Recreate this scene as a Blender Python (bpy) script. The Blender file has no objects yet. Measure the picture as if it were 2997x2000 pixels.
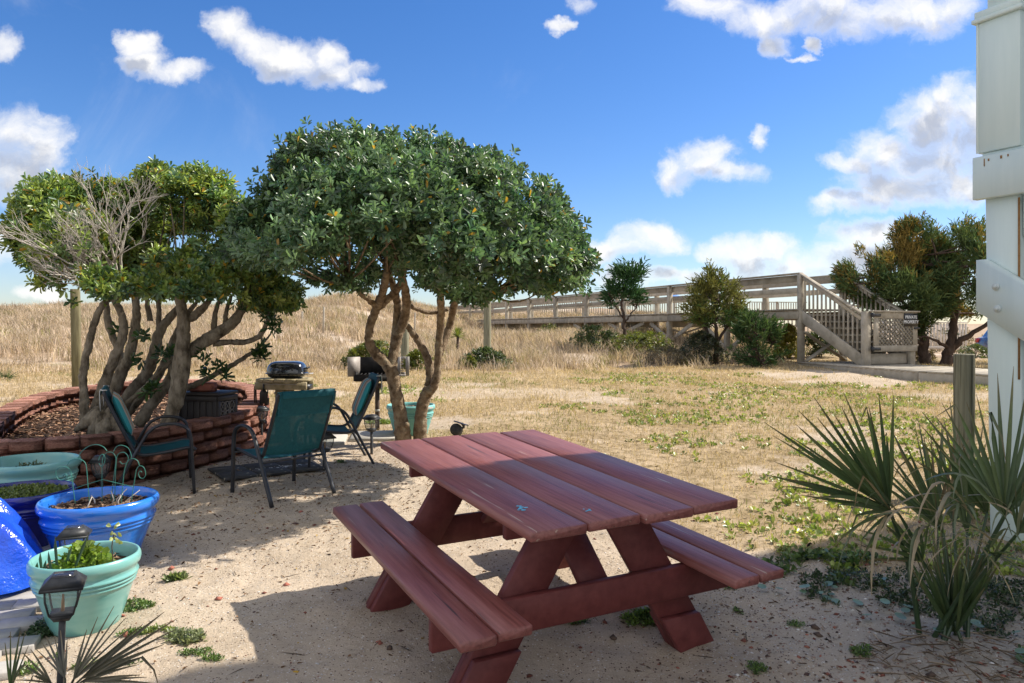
import bpy, math, random
import numpy as np
from mathutils import Vector, Matrix

# ------------------------------------------------------------------ camera, sky, sun, exposure
sc = bpy.context.scene
C = sc.collection
F, XC, YH, HC = 2170.0, 1498.5, 963.0, 1.425        # focal length / horizon of the photograph in its own pixels, eye height
cam_d = bpy.data.cameras.new('camera')
cam = bpy.data.objects.new('camera', cam_d)
C.objects.link(cam)
cam.location = (0, 0, HC)
cam.rotation_euler = (math.radians(90), 0, 0)
cam_d.sensor_width = 36.0
cam_d.lens = 36.0 * F / 2997.0
cam_d.shift_y = (YH - 1000.0) / 2997.0
cam_d.clip_start = 0.05
cam_d.clip_end = 3000.0
sc.camera = cam

SUN = Vector((0.93, 0.36, 1.0)).normalized()
SUN_EL = math.asin(SUN.z)
SUN_AZ = math.atan2(SUN.x, SUN.y)
sun_d = bpy.data.lights.new('sun', 'SUN')
sun_d.energy = 3.15
sun_d.angle = math.radians(0.55)
sun_d.color = (1.0, 0.93, 0.82)
sun = bpy.data.objects.new('sun', sun_d)
C.objects.link(sun)
sun.rotation_euler = SUN.to_track_quat('Z', 'Y').to_euler()
sun.location = (20, 8, 30)

sc.view_settings.view_transform = 'Standard'
sc.view_settings.look = 'None'
sc.view_settings.exposure = 1.2
sc.view_settings.gamma = 1.0
sc.view_settings.use_curve_mapping = False
sc.cycles.use_denoising = True
sc.cycles.max_bounces = 6
sc.cycles.diffuse_bounces = 3
sc.cycles.glossy_bounces = 2
sc.cycles.transmission_bounces = 4
sc.cycles.transparent_max_bounces = 8
sc.cycles.caustics_reflective = False
sc.cycles.caustics_refractive = False

# clouds: centre x, y and radii as the photograph shows them (pixels of a 2350 px wide view) -> slopes x/y, z/y of the sight line
CLOUDS = [
 (45,300,105,62),(112,330,52,62),(20,385,125,70),(60,440,80,34),(0,560,80,45),(98,668,60,22),(0,100,38,40),(1395,580,50,24),
 (328,92,40,32),(338,135,48,34),(398,165,72,24),
 (512,72,46,44),(575,108,72,46),(668,130,95,46),(744,112,52,44),(770,160,90,36),(838,192,62,18),
 (1330,18,30,26),(1278,64,26,13),
 (1625,5,80,36),(1760,35,130,46),(1910,20,150,52),(2060,40,160,58),(2180,20,70,44),(1770,100,44,34),(1868,96,22,16),(1835,125,34,10),
 (1560,392,60,42),(1625,355,72,46),(1690,398,56,28),(1735,325,20,26),
 (2120,270,95,62),(2190,240,75,52),(2240,255,80,70),(2060,345,110,52),(1950,382,66,26),(2200,330,130,76),(2080,430,170,44),(1960,470,90,30),(2210,420,130,56),
 (1495,552,88,36),(1440,572,60,22),(1690,582,105,42),(1785,572,55,26),(1860,606,120,36),(2005,548,100,42),(1960,590,130,36),(1640,636,230,22),(1420,632,60,18),(2150,590,100,40),
]
world = bpy.data.worlds.new('World')
sc.world = world
world.use_nodes = True
wt = world.node_tree
wt.nodes.clear()


def N(t, typ, **kw):
    n = t.nodes.new(typ)
    for k, v in kw.items():
        setattr(n, k, v)
    return n


def L(t, a, b):
    t.links.new(a, b)


def MATH(t, op, a, b=None, c=None, clamp=False):
    n = t.nodes.new('ShaderNodeMath')
    n.operation = op
    n.use_clamp = clamp
    for i, v in enumerate((a, b, c)):
        if v is None:
            continue
        if isinstance(v, (int, float)):
            n.inputs[i].default_value = v
        else:
            t.links.new(v, n.inputs[i])
    return n.outputs[0]


def MAPR(t, v, a, b, c=0.0, d=1.0, smooth=True):
    n = t.nodes.new('ShaderNodeMapRange')
    n.interpolation_type = 'SMOOTHSTEP' if smooth else 'LINEAR'
    t.links.new(v, n.inputs['Value'])
    for k, x in (('From Min', a), ('From Max', b), ('To Min', c), ('To Max', d)):
        n.inputs[k].default_value = x
    return n.outputs['Result']


def MIXC(t, f, a, b, mode='MIX'):
    n = t.nodes.new('ShaderNodeMix')
    n.data_type = 'RGBA'
    n.blend_type = mode
    for s, v in ((n.inputs['Factor'], f), (n.inputs['A'], a), (n.inputs['B'], b)):
        pass
    ins = [i for i in n.inputs if i.enabled]
    for s, v in zip((n.inputs[0], n.inputs[6], n.inputs[7]), (f, a, b)):
        if isinstance(v, (int, float)):
            s.default_value = v
        elif isinstance(v, (tuple, list)):
            s.default_value = (v[0], v[1], v[2], 1.0)
        else:
            t.links.new(v, s)
    return n.outputs[2]


def NOISE(t, vec, scale, detail=4.0, rough=0.55, dist=0.0):
    n = t.nodes.new('ShaderNodeTexNoise')
    n.inputs['Scale'].default_value = scale
    n.inputs['Detail'].default_value = detail
    n.inputs['Roughness'].default_value = rough
    n.inputs['Distortion'].default_value = dist
    if vec is not None:
        t.links.new(vec, n.inputs['Vector'])
    return n


def cloud_group():
    g = bpy.data.node_groups.new('cloud_density', 'ShaderNodeTree')
    g.interface.new_socket('Vector', in_out='INPUT', socket_type='NodeSocketVector')
    g.interface.new_socket('Value', in_out='OUTPUT', socket_type='NodeSocketFloat')
    gi = g.nodes.new('NodeGroupInput')
    go = g.nodes.new('NodeGroupOutput')
    vec = gi.outputs[0]
    nz = NOISE(g, vec, 8.0, 8.0, 0.62)
    sub = N(g, 'ShaderNodeVectorMath', operation='SUBTRACT')
    L(g, nz.outputs['Color'], sub.inputs[0])
    sub.inputs[1].default_value = (0.5, 0.5, 0.5)
    mad = N(g, 'ShaderNodeVectorMath', operation='MULTIPLY_ADD')
    L(g, sub.outputs[0], mad.inputs[0])
    mad.inputs[1].default_value = (0.115, 0.085, 0)
    L(g, vec, mad.inputs[2])
    p = mad.outputs[0]
    acc = None
    k = 2997.0 / 2350.0
    for (x, y, a, b) in CLOUDS:
        cu, cv = (x * k - XC) / F, (YH - y * k) / F
        ia, ib = F / (a * k * 1.12), F / (b * k * 1.12)
        m = N(g, 'ShaderNodeVectorMath', operation='MULTIPLY_ADD')
        L(g, p, m.inputs[0])
        m.inputs[1].default_value = (ia, ib, 0)
        m.inputs[2].default_value = (-cu * ia, -cv * ib, 0)
        d = N(g, 'ShaderNodeVectorMath', operation='DOT_PRODUCT')
        L(g, m.outputs[0], d.inputs[0])
        L(g, m.outputs[0], d.inputs[1])
        if acc is None:
            acc = d.outputs['Value']
        else:
            acc = MATH(g, 'SMOOTH_MIN', acc, d.outputs['Value'], 0.35)
    nz2 = NOISE(g, p, 17.0, 9.0, 0.62, 0.3)
    dens = MATH(g, 'SUBTRACT', 1.05, acc)
    dens = MATH(g, 'ADD', dens, MATH(g, 'MULTIPLY', MATH(g, 'SUBTRACT', nz2.outputs['Fac'], 0.5), 2.6))
    L(g, dens, go.inputs[0])
    return g


tc = N(wt, 'ShaderNodeTexCoord')
sx = N(wt, 'ShaderNodeSeparateXYZ')
L(wt, tc.outputs['Generated'], sx.inputs[0])
ysafe = MATH(wt, 'MAXIMUM', sx.outputs['Y'], 0.05)
u = MATH(wt, 'DIVIDE', sx.outputs['X'], ysafe)
v = MATH(wt, 'DIVIDE', sx.outputs['Z'], ysafe)
uv = N(wt, 'ShaderNodeCombineXYZ')
L(wt, u, uv.inputs[0])
L(wt, v, uv.inputs[1])
cg = cloud_group()
g1 = N(wt, 'ShaderNodeGroup', node_tree=cg)
L(wt, uv.outputs[0], g1.inputs[0])
sh = N(wt, 'ShaderNodeVectorMath', operation='ADD')
L(wt, uv.outputs[0], sh.inputs[0])
sh.inputs[1].default_value = (0.012, 0.034, 0)
g2 = N(wt, 'ShaderNodeGroup', node_tree=cg)
L(wt, sh.outputs[0], g2.inputs[0])
front = MAPR(wt, sx.outputs['Y'], 0.12, 0.35)
above = MAPR(wt, sx.outputs['Z'], -0.02, 0.03)
alpha_f = MATH(wt, 'MULTIPLY', MAPR(wt, g1.outputs[0], -0.25, 1.35), front)
# elsewhere in the sky: denser cumulus out of view, added to whiten the fill light
rn = NOISE(wt, tc.outputs['Generated'], 3.2, 7.0, 0.55)
alpha_r = MATH(wt, 'MULTIPLY', MAPR(wt, rn.outputs['Fac'], 0.36, 0.54), MATH(wt, 'SUBTRACT', 1.0, front))
wn = NOISE(wt, uv.outputs[0], 3.6, 8.0, 0.62, 0.8)
wisp = MATH(wt, 'MULTIPLY', MATH(wt, 'MULTIPLY', MAPR(wt, wn.outputs['Fac'], 0.55, 0.85), 0.20), front)
alpha = MATH(wt, 'MULTIPLY', MATH(wt, 'MULTIPLY', MATH(wt, 'MAXIMUM', MATH(wt, 'MAXIMUM', alpha_f, wisp), alpha_r), above), 0.95)
shade = MATH(wt, 'MULTIPLY', MAPR(wt, g2.outputs[0], 0.1, 1.2), MAPR(wt, g1.outputs[0], 0.2, 1.0))
ccol = MIXC(wt, shade, (1.0, 0.985, 0.96), (0.50, 0.53, 0.61))
sky = N(wt, 'ShaderNodeTexSky', sky_type='NISHITA')
sky.sun_disc = False
sky.sun_elevation = SUN_EL
sky.sun_rotation = SUN_AZ
sky.air_density = 1.0
sky.dust_density = 0.3
sky.ozone_density = 2.2
SKY_STRENGTH = 0.15
hs = N(wt, 'ShaderNodeHueSaturation')
hs.inputs['Saturation'].default_value = 1.3
hs.inputs['Value'].default_value = 1.0
L(wt, sky.outputs[0], hs.inputs['Color'])
skyc = MIXC(wt, 1.0, hs.outputs[0], (0.375, 0.385, 0.47), 'MULTIPLY')
cscale = N(wt, 'ShaderNodeVectorMath', operation='SCALE')
L(wt, ccol, cscale.inputs[0])
cscale.inputs['Scale'].default_value = 0.475 / SKY_STRENGTH
mixs = MIXC(wt, alpha, skyc, cscale.outputs[0])
bg = N(wt, 'ShaderNodeBackground')
bg.inputs['Strength'].default_value = SKY_STRENGTH
L(wt, mixs, bg.inputs['Color'])
wo = N(wt, 'ShaderNodeOutputWorld')
L(wt, bg.outputs[0], wo.inputs['Surface'])

# ------------------------------------------------------------------ helpers
rng = np.random.default_rng(11)
random.seed(11)
PI = math.pi


def ss(t):
    t = np.clip(t, 0, 1)
    return t * t * (3 - 2 * t)


_lat = np.random.default_rng(5).random((256, 256))


def vnoise(x, y, seed=0):
    x = np.asarray(x, float) + seed * 17.31
    y = np.asarray(y, float) + seed * 9.77
    xi, yi = np.floor(x).astype(int), np.floor(y).astype(int)
    fx, fy = x - xi, y - yi
    fx, fy = fx * fx * (3 - 2 * fx), fy * fy * (3 - 2 * fy)
    a = _lat[xi & 255, yi & 255]
    b = _lat[(xi + 1) & 255, yi & 255]
    c = _lat[xi & 255, (yi + 1) & 255]
    d = _lat[(xi + 1) & 255, (yi + 1) & 255]
    return (a * (1 - fx) + b * fx) * (1 - fy) + (c * (1 - fx) + d * fx) * fy


def fbm(x, y, seed=0, o=4):
    s, a, t = 0.0, 0.5, 0.0
    for i in range(o):
        s = s + a * vnoise(x * 2 ** i, y * 2 ** i, seed + i * 3)
        t += a
        a *= 0.5
    return s / t - 0.5


def vnoise3(p, scale, seed=0):
    p = np.asarray(p) * scale
    return (vnoise(p[:, 0], p[:, 1] + 3.7 * np.floor(p[:, 2]), seed) * (1 - (p[:, 2] % 1)) +
            vnoise(p[:, 0], p[:, 1] + 3.7 * (np.floor(p[:, 2]) + 1), seed) * (p[:, 2] % 1))


def base_plane(y):
    return -0.133 + 0.037 * np.minimum(y, 18.6)


YB_X = np.array([-30, -6, -4, -2.5, -1.3, -0.5, 0.0, 0.9, 1.6, 2.1, 2.6, 4, 30])
YB_Y = np.array([6.6, 6.9, 8.0, 8.6, 8.3, 7.2, 6.1, 4.95, 4.55, 4.1, 3.8, 3.4, 3.2])


def sand_mask(x, y):
    s = (np.interp(x, YB_X, YB_Y) - y) + 0.9 * fbm(x * 1.3, y * 1.3, 21) + 0.5 * fbm(x * 6, y * 6, 22)
    m = ss(s / 0.5 + 0.5)
    def blob(cx, cy, rx, ry):
        d = ((x - cx) / rx) ** 2 + ((y - cy) / ry) ** 2
        return ss((1.15 - d) + 2.0 * fbm(x * 1.7, y * 1.7, 31))
    p = np.maximum.reduce([blob(-0.6, 12.6, 2.6, 0.8) * 0.62, blob(6.4, 15.2, 1.6, 1.8) * 0.9, blob(8.5, 12.2, 2.5, 0.7) * 0.7,
                           blob(3.6, 7.6, 0.8, 0.6) * 0.5, blob(-1.6, 9.6, 1.6, 0.4) * 0.6])
    pat = 0.75 * ss((fbm(x * 0.9, y * 0.9, 41) + 0.30 * (fbm(x * 4, y * 4, 42)) - 0.12) / 0.12)
    return np.maximum(m, np.maximum(p, np.where(y < 15.5, pat, 0) * ss((y - 3) / 2)))


def dune_bare(x, y):
    f = fbm(x * .33, y * .33, 81) + .4 * fbm(x * 1.1, y * 1.1, 82)
    for (cx, cy, rx, ry) in ((-13.5, 33, 3.2, 2.2), (-9.5, 35, 2.5, 2.5), (-6.0, 24.5, 2.2, .9), (-3.5, 35, 1.8, 3), (-11, 22, 2.5, .8), (-15.5, 24, 2.5, 1.0)):
        f = f + .24 * np.exp(-(((x - cx) / rx) ** 2 + ((y - cy) / ry) ** 2))
    return f


def dune_w(x, y):
    return np.clip(ss((y - np.interp(x, [-30, -4, 0, 6, 12], [15.0, 15.6, 15.5, 17.0, 26.0])) / 3.0), 0, 1)


def ground_z(x, y, micro=True):
    x = np.asarray(x, float)
    y = np.asarray(y, float)
    b = base_plane(y)
    wl = 1 - ss((x + 8.8) / 6.0)
    wr = ss((x - 8.5) / 6.0)
    left = 0.2 * ss((y - 15.5) / 4) + 1.62 * np.clip((y - 16.5) / 21.0, 0, 1) + 0.25 * ss((y - 36) / 8)
    mid = 0.52 * ss((y - 18) / 10) + 1.15 * ss((y - 35) / 12) + 0.7 * ss((y - 46) / 12)
    right = -0.5 * ss((y - 20) / 14) + 1.7 * ss((y - 44) / 20)
    hump = 0.55 * np.exp(-(((x + 8.5) / 2.6) ** 2 + ((y - 38) / 5.0) ** 2)) + 0.5 * np.exp(-(((x + 5.6) / 2.0) ** 2 + ((y - 42) / 4.0) ** 2)) \
        - 0.25 * np.exp(-(((x + 17) / 5) ** 2 + ((y - 38) / 6) ** 2))
    d = wl * left + (1 - wl) * ((1 - wr) * mid + wr * right) + hump
    dw = dune_w(x, y)
    z = b + d + dw * (0.55 * fbm(x * 0.22, y * 0.22, 3) + 0.16 * fbm(x * 0.9, y * 0.9, 4))
    far = ss((y - 90) / 60)
    z = z * (1 - far) + far * 1.2
    if micro:
        sm = np.where((np.abs(x) < 14) & (y < 18), sand_mask(x, y), 0)
        near = ss((11 - y) / 3)
        fp = np.abs(fbm(x * 2.6, y * 2.6, 8, 3))
        z = z + near * sm * (0.085 * fbm(x * 1.1, y * 1.1, 6, 3) + 0.05 * fp - 0.004 + 0.030 * fbm(x * 8, y * 8, 9, 3) + 0.008 * fbm(x * 26, y * 26, 10, 2))
        z = z + (1 - sm) * 0.05 * fbm(x * 2.2, y * 2.2, 7, 3)
    return z


def gz(x, y):
    return float(ground_z(np.array([x]), np.array([y]))[0])


def gp(px, py):                                       # where the sight line of a photograph pixel meets the yard's plane
    Y = (HC + 0.133) / ((py - YH) / F + 0.037)
    return Vector(((px - XC) / F * Y, Y, base_plane(Y)))


def at(px, py, Y):
    return Vector(((px - XC) / F * Y, Y, HC - (py - YH) / F * Y))


K = 2997.0 / 2350.0


def atd(px, py, Y):                                   # the same for pixels of the 2350 px wide view
    return at(px * K, py * K, Y)


def mk_mesh(name, V, quads=None, tris=None, col=None, smooth=False):
    me = bpy.data.meshes.new(name)
    V = np.ascontiguousarray(V, dtype=np.float32)
    nq = 0 if quads is None else len(quads)
    nt = 0 if tris is None else len(tris)
    me.vertices.add(len(V))
    me.vertices.foreach_set('co', V.ravel())
    parts, tot = [], []
    if nq:
        parts.append(np.asarray(quads, dtype=np.int32).ravel())
        tot.append(np.full(nq, 4, np.int32))
    if nt:
        parts.append(np.asarray(tris, dtype=np.int32).ravel())
        tot.append(np.full(nt, 3, np.int32))
    li = np.concatenate(parts)
    tot = np.concatenate(tot)
    st = np.concatenate([[0], np.cumsum(tot)[:-1]]).astype(np.int32)
    me.loops.add(len(li))
    me.loops.foreach_set('vertex_index', li)
    me.polygons.add(len(tot))
    me.polygons.foreach_set('loop_start', st)
    me.polygons.foreach_set('loop_total', tot)
    if smooth:
        me.polygons.foreach_set('use_smooth', np.ones(len(tot), dtype=bool))
    if col is not None:
        a = me.color_attributes.new('Col', 'FLOAT_COLOR', 'POINT')
        c4 = np.ones((len(V), 4), np.float32)
        c4[:, :3] = col
        a.data.foreach_set('color', c4.ravel())
    me.update(calc_edges=True)
    return me


def ob(name, me, m=None, parent=None, loc=None, mw=None):
    o = bpy.data.objects.new(name, me)
    C.objects.link(o)
    if m is not None and me is not None and len(me.materials) == 0:
        me.materials.append(m)
    if parent is not None:
        o.parent = parent
    if loc is not None:
        o.location = loc
    if mw is not None:
        o.matrix_local = mw
    return o


def tag(o, label=None, cat=None, group=None, kind=None):
    if label:
        o['label'] = label
    if cat:
        o['category'] = cat
    if group:
        o['group'] = group
    if kind:
        o['kind'] = kind
    return o


def thing(name, label, cat, loc=(0, 0, 0), rz=0.0, group=None):
    o = bpy.data.objects.new(name, None)
    o.empty_display_size = 0.1
    C.objects.link(o)
    o.location = loc
    o.rotation_euler = (0, 0, rz)
    return tag(o, label, cat, group)


def dup(root, loc, rz, label=None, scale=None):
    r = root.copy()
    C.objects.link(r)
    r.location = loc
    r.rotation_euler = (0, 0, rz)
    if label:
        r['label'] = label
    if scale:
        r.scale = scale
    for ch in list(root.children):
        c = ch.copy()
        C.objects.link(c)
        c.parent = r
        for g in list(ch.children):
            d = g.copy()
            C.objects.link(d)
            d.parent = c
    return r


class MB:
    def __init__(self):
        self.v, self.q, self.t, self.n = [], [], [], 0

    def add(self, V, quads=(), tris=()):
        V = np.asarray(V, float).reshape(-1, 3)
        self.v.append(V)
        if len(quads):
            self.q.append(np.asarray(quads, int) + self.n)
        if len(tris):
            self.t.append(np.asarray(tris, int) + self.n)
        self.n += len(V)
        return self

    def box(self, c, s, R=None):
        s = np.array(s) / 2
        P = np.array([[x, y, z] for x in (-1, 1) for y in (-1, 1) for z in (-1, 1)], float) * s
        if R is not None:
            P = P @ np.array(R).T
        return self.add(P + np.array(c), [(0, 1, 3, 2), (4, 6, 7, 5), (0, 4, 5, 1), (2, 3, 7, 6), (0, 2, 6, 4), (1, 5, 7, 3)])

    def plank(self, p0, p1, w, h, up=(0, 0, 1), ch=0.004):
        p0, p1, up = Vector(p0), Vector(p1), Vector(up)
        d = (p1 - p0)
        ln = d.length
        d.normalize()
        s = d.cross(up).normalized()
        n = s.cross(d).normalized()
        ch = min(ch, w * .3, h * .3)
        a, b = w / 2, h / 2
        ring = [(-a + ch, -b), (a - ch, -b), (a, -b + ch), (a, b - ch), (a - ch, b), (-a + ch, b), (-a, b - ch), (-a, -b + ch)]
        V = []
        for (t, k) in ((0, 1), (ch, 0), (ln - ch, 0), (ln, 1)):
            for (x, y) in ring:
                fx, fy = (x, y) if not k else (x * (1 - ch / a), y * (1 - ch / b))
                V.append(p0 + d * t + s * fx + n * fy)
        q = []
        for r in range(3):
            for i in range(8):
                j = (i + 1) % 8
                q.append((r * 8 + i, r * 8 + j, r * 8 + 8 + j, r * 8 + 8 + i))
        q = [(d_, c_, b_, a_) for (a_, b_, c_, d_) in q]
        base = [(0, 1, 2, 3), (0, 3, 4, 7), (4, 5, 6, 7)]
        q += base
        q += [tuple(24 + i for i in reversed(f)) for f in base]
        return self.add([tuple(x) for x in V], q)

    def tube(self, pts, r, n=8, cap=True, jit=0.0, closed=False):
        P = [Vector(p) for p in pts]
        m = len(P)
        rr = list(r) if hasattr(r, '__len__') else [r] * m
        V = []
        prev = None
        for i in range(m):
            if closed:
                tdir = P[(i + 1) % m] - P[i - 1]
            else:
                tdir = P[min(i + 1, m - 1)] - P[max(i - 1, 0)]
            if tdir.length < 1e-9:
                tdir = Vector((0, 0, 1))
            tdir.normalize()
            if prev is None:
                ref = Vector((0, 0, 1)) if abs(tdir.z) < 0.9 else Vector((1, 0, 0))
                s = tdir.cross(ref).normalized()
            else:
                s = (prev - tdir * prev.dot(tdir))
                s = s.normalized() if s.length > 1e-6 else tdir.orthogonal().normalized()
            prev = s
            b = tdir.cross(s)
            for k in range(n):
                a = 2 * PI * k / n
                q = rr[i] * (1 + (random.uniform(-jit, jit) if jit else 0))
                V.append(P[i] + (s * math.cos(a) + b * math.sin(a)) * q)
        quads = []
        for i in range(m if closed else m - 1):
            for k in range(n):
                k2 = (k + 1) % n
                i2 = (i + 1) % m
                quads.append((i * n + k, i * n + k2, i2 * n + k2, i2 * n + k))
        tris = []
        V = [tuple(x) for x in V]
        if cap and not closed:
            V.append(tuple(P[0]))
            V.append(tuple(P[-1]))
            c0, c1 = len(V) - 2, len(V) - 1
            for k in range(n):
                k2 = (k + 1) % n
                tris.append((k2, k, c0))
                tris.append(((m - 1) * n + k, (m - 1) * n + k2, c1))
        return self.add(V, quads, tris)

    def lathe(self, prof, n=48, jit=0.0):
        V = []
        for (r, z) in prof:
            for k in range(n):
                a = 2 * PI * k / n
                V.append((r * math.cos(a), r * math.sin(a), z))
        q = []
        for i in range(len(prof) - 1):
            for k in range(n):
                k2 = (k + 1) % n
                q.append((i * n + k, i * n + k2, (i + 1) * n + k2, (i + 1) * n + k))
        return self.add(V, q)

    def prism(self, poly, z0, z1, R=None, t=(0, 0, 0)):
        n = len(poly)
        V = np.array([(x, y, z0) for x, y in poly] + [(x, y, z1) for x, y in poly], float)
        q = [(i, (i + 1) % n, n + (i + 1) % n, n + i) for i in range(n)]
        ca, cb = V[:n].mean(0), V[n:].mean(0)
        V = np.vstack([V, ca, cb])
        tr = [((i + 1) % n, i, 2 * n) for i in range(n)] + [(n + i, n + (i + 1) % n, 2 * n + 1) for i in range(n)]
        if R is not None:
            V = V @ np.array(R).T
        return self.add(V + np.array(t), q, tr)

    def mesh(self, name, origin=None, smooth=False):
        V = np.vstack(self.v)
        if origin is not None:
            V = V - np.array(origin)
        return mk_mesh(name, V, np.vstack(self.q) if self.q else None, np.vstack(self.t) if self.t else None, smooth=smooth)

    def build(self, name, m, parent=None, origin=None, smooth=False, auto=None):
        me = self.mesh(name, origin, smooth or auto is not None)
        if auto is not None:
            me.set_sharp_from_angle(angle=math.radians(auto))
        return ob(name, me, m, parent)


def crv(pts, k=6):                                     # Catmull-Rom through points (any tuple length)
    P = np.asarray([tuple(p) for p in pts], float)
    Q = np.vstack([2 * P[0] - P[1], P, 2 * P[-1] - P[-2]])
    out = []
    for i in range(1, len(Q) - 2):
        for j in range(k):
            t = j / k
            a, b, c, d = Q[i - 1], Q[i], Q[i + 1], Q[i + 2]
            out.append(0.5 * ((2 * b) + (-a + c) * t + (2 * a - 5 * b + 4 * c - d) * t * t + (-a + 3 * b - 3 * c + d) * t ** 3))
    out.append(P[-1])
    return np.array(out)


def nrm(a):
    return a / np.maximum(np.linalg.norm(a, axis=-1, keepdims=True), 1e-9)


def leaves(O, D, Nn, Ln, Wd, fold=0.2, droop=0.12, wide=0.62):
    """one folded leaf per row: 6 points, two quads"""
    O, D, Nn = np.asarray(O), nrm(np.asarray(D)), np.asarray(Nn)
    S = nrm(np.cross(D, Nn))
    Nn = np.cross(S, D)
    Ln, Wd = np.asarray(Ln)[:, None], np.asarray(Wd)[:, None]
    b = O
    l1 = O + D * Ln * (wide - 0.25) + S * Wd * 0.38 + Nn * Wd * fold * .5
    l2 = O + D * Ln * (wide + 0.2) + S * Wd * 0.42 + Nn * (Wd * fold - Ln * droop * .4)
    t = O + D * Ln - Nn * Ln * droop
    r1 = O + D * Ln * (wide - 0.25) - S * Wd * 0.38 + Nn * Wd * fold * .5
    r2 = O + D * Ln * (wide + 0.2) - S * Wd * 0.42 + Nn * (Wd * fold - Ln * droop * .4)
    V = np.stack([b, r1, r2, t, l2, l1], 1).reshape(-1, 3)
    i = np.arange(len(O))[:, None] * 6
    q = np.vstack([i + np.array([[0, 1, 2, 3]]), i + np.array([[0, 3, 4, 5]])])
    return V, q


def rep(c, k):
    return np.repeat(c, k, axis=0)


def jcol(n, a, b, j=0.15, r=None):
    r = rng if r is None else r
    t = r.random((n, 1))
    c = np.array(a)[None] * (1 - t) + np.array(b)[None] * t
    return np.clip(c * (1 + j * r.standard_normal((n, 1))), 0.003, 1)


def blades(P, H, W, lean, col, bend=0.4):
    """grass blades: 5 points, a quad and a triangle each"""
    n = len(P)
    a = rng.random(n) * 2 * PI
    S = np.stack([np.cos(a), np.sin(a), np.zeros(n)], 1)
    Dl = np.asarray(lean)
    H, W = np.asarray(H)[:, None], np.asarray(W)[:, None]
    up = np.array([[0, 0, 1.0]])
    m = P + up * H * 0.55 + Dl * H * (1 - bend) * 0.5
    t = P + up * H * (1 - 0.35 * np.linalg.norm(Dl, axis=1, keepdims=True)) + Dl * H
    V = np.stack([P - S * W / 2, P + S * W / 2, m + S * W * .4, m - S * W * .4, t], 1).reshape(-1, 3)
    i = np.arange(n)[:, None] * 5
    return V, i + np.array([[0, 1, 2, 3]]), i + np.array([[3, 2, 4]]), rep(col, 5)


def merge(parts):
    V, q, t, c, n = [], [], [], [], 0
    for p in parts:
        v, qq, tt, cc = p
        V.append(v)
        if qq is not None and len(qq):
            q.append(qq + n)
        if tt is not None and len(tt):
            t.append(tt + n)
        c.append(cc)
        n += len(v)
    return np.vstack(V), (np.vstack(q) if q else None), (np.vstack(t) if t else None), np.vstack(c)


OCT_V = np.array([(1, 0, 0), (0, 1, 0), (-1, 0, 0), (0, -1, 0), (0, 0, 1), (0, 0, -1)], float)
OCT_T = np.array([(0, 1, 4), (1, 2, 4), (2, 3, 4), (3, 0, 4), (1, 0, 5), (2, 1, 5), (3, 2, 5), (0, 3, 5)])


def pebbles(P, size, flat, col):
    n = len(P)
    a = rng.random(n) * 2 * PI
    s = np.asarray(size)[:, None, None]
    V = OCT_V[None] * (1 + 0.45 * (rng.random((n, 6, 1)) - .5)) * s
    V[:, :, 2] *= flat
    V[:, :, 0] *= (0.6 + 0.8 * rng.random(n))[:, None]
    c, d = np.cos(a)[:, None], np.sin(a)[:, None]
    x = V[:, :, 0] * c - V[:, :, 1] * d
    y = V[:, :, 0] * d + V[:, :, 1] * c
    tx, ty = 0.5 * (rng.random((n, 1)) - .5), 0.5 * (rng.random((n, 1)) - .5)
    V = np.stack([x, y, V[:, :, 2] + x * tx + y * ty], 2) + P[:, None, :]
    T = OCT_T[None] + (np.arange(n) * 6)[:, None, None]
    return V.reshape(-1, 3), None, T.reshape(-1, 3), rep(col, 6)


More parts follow.
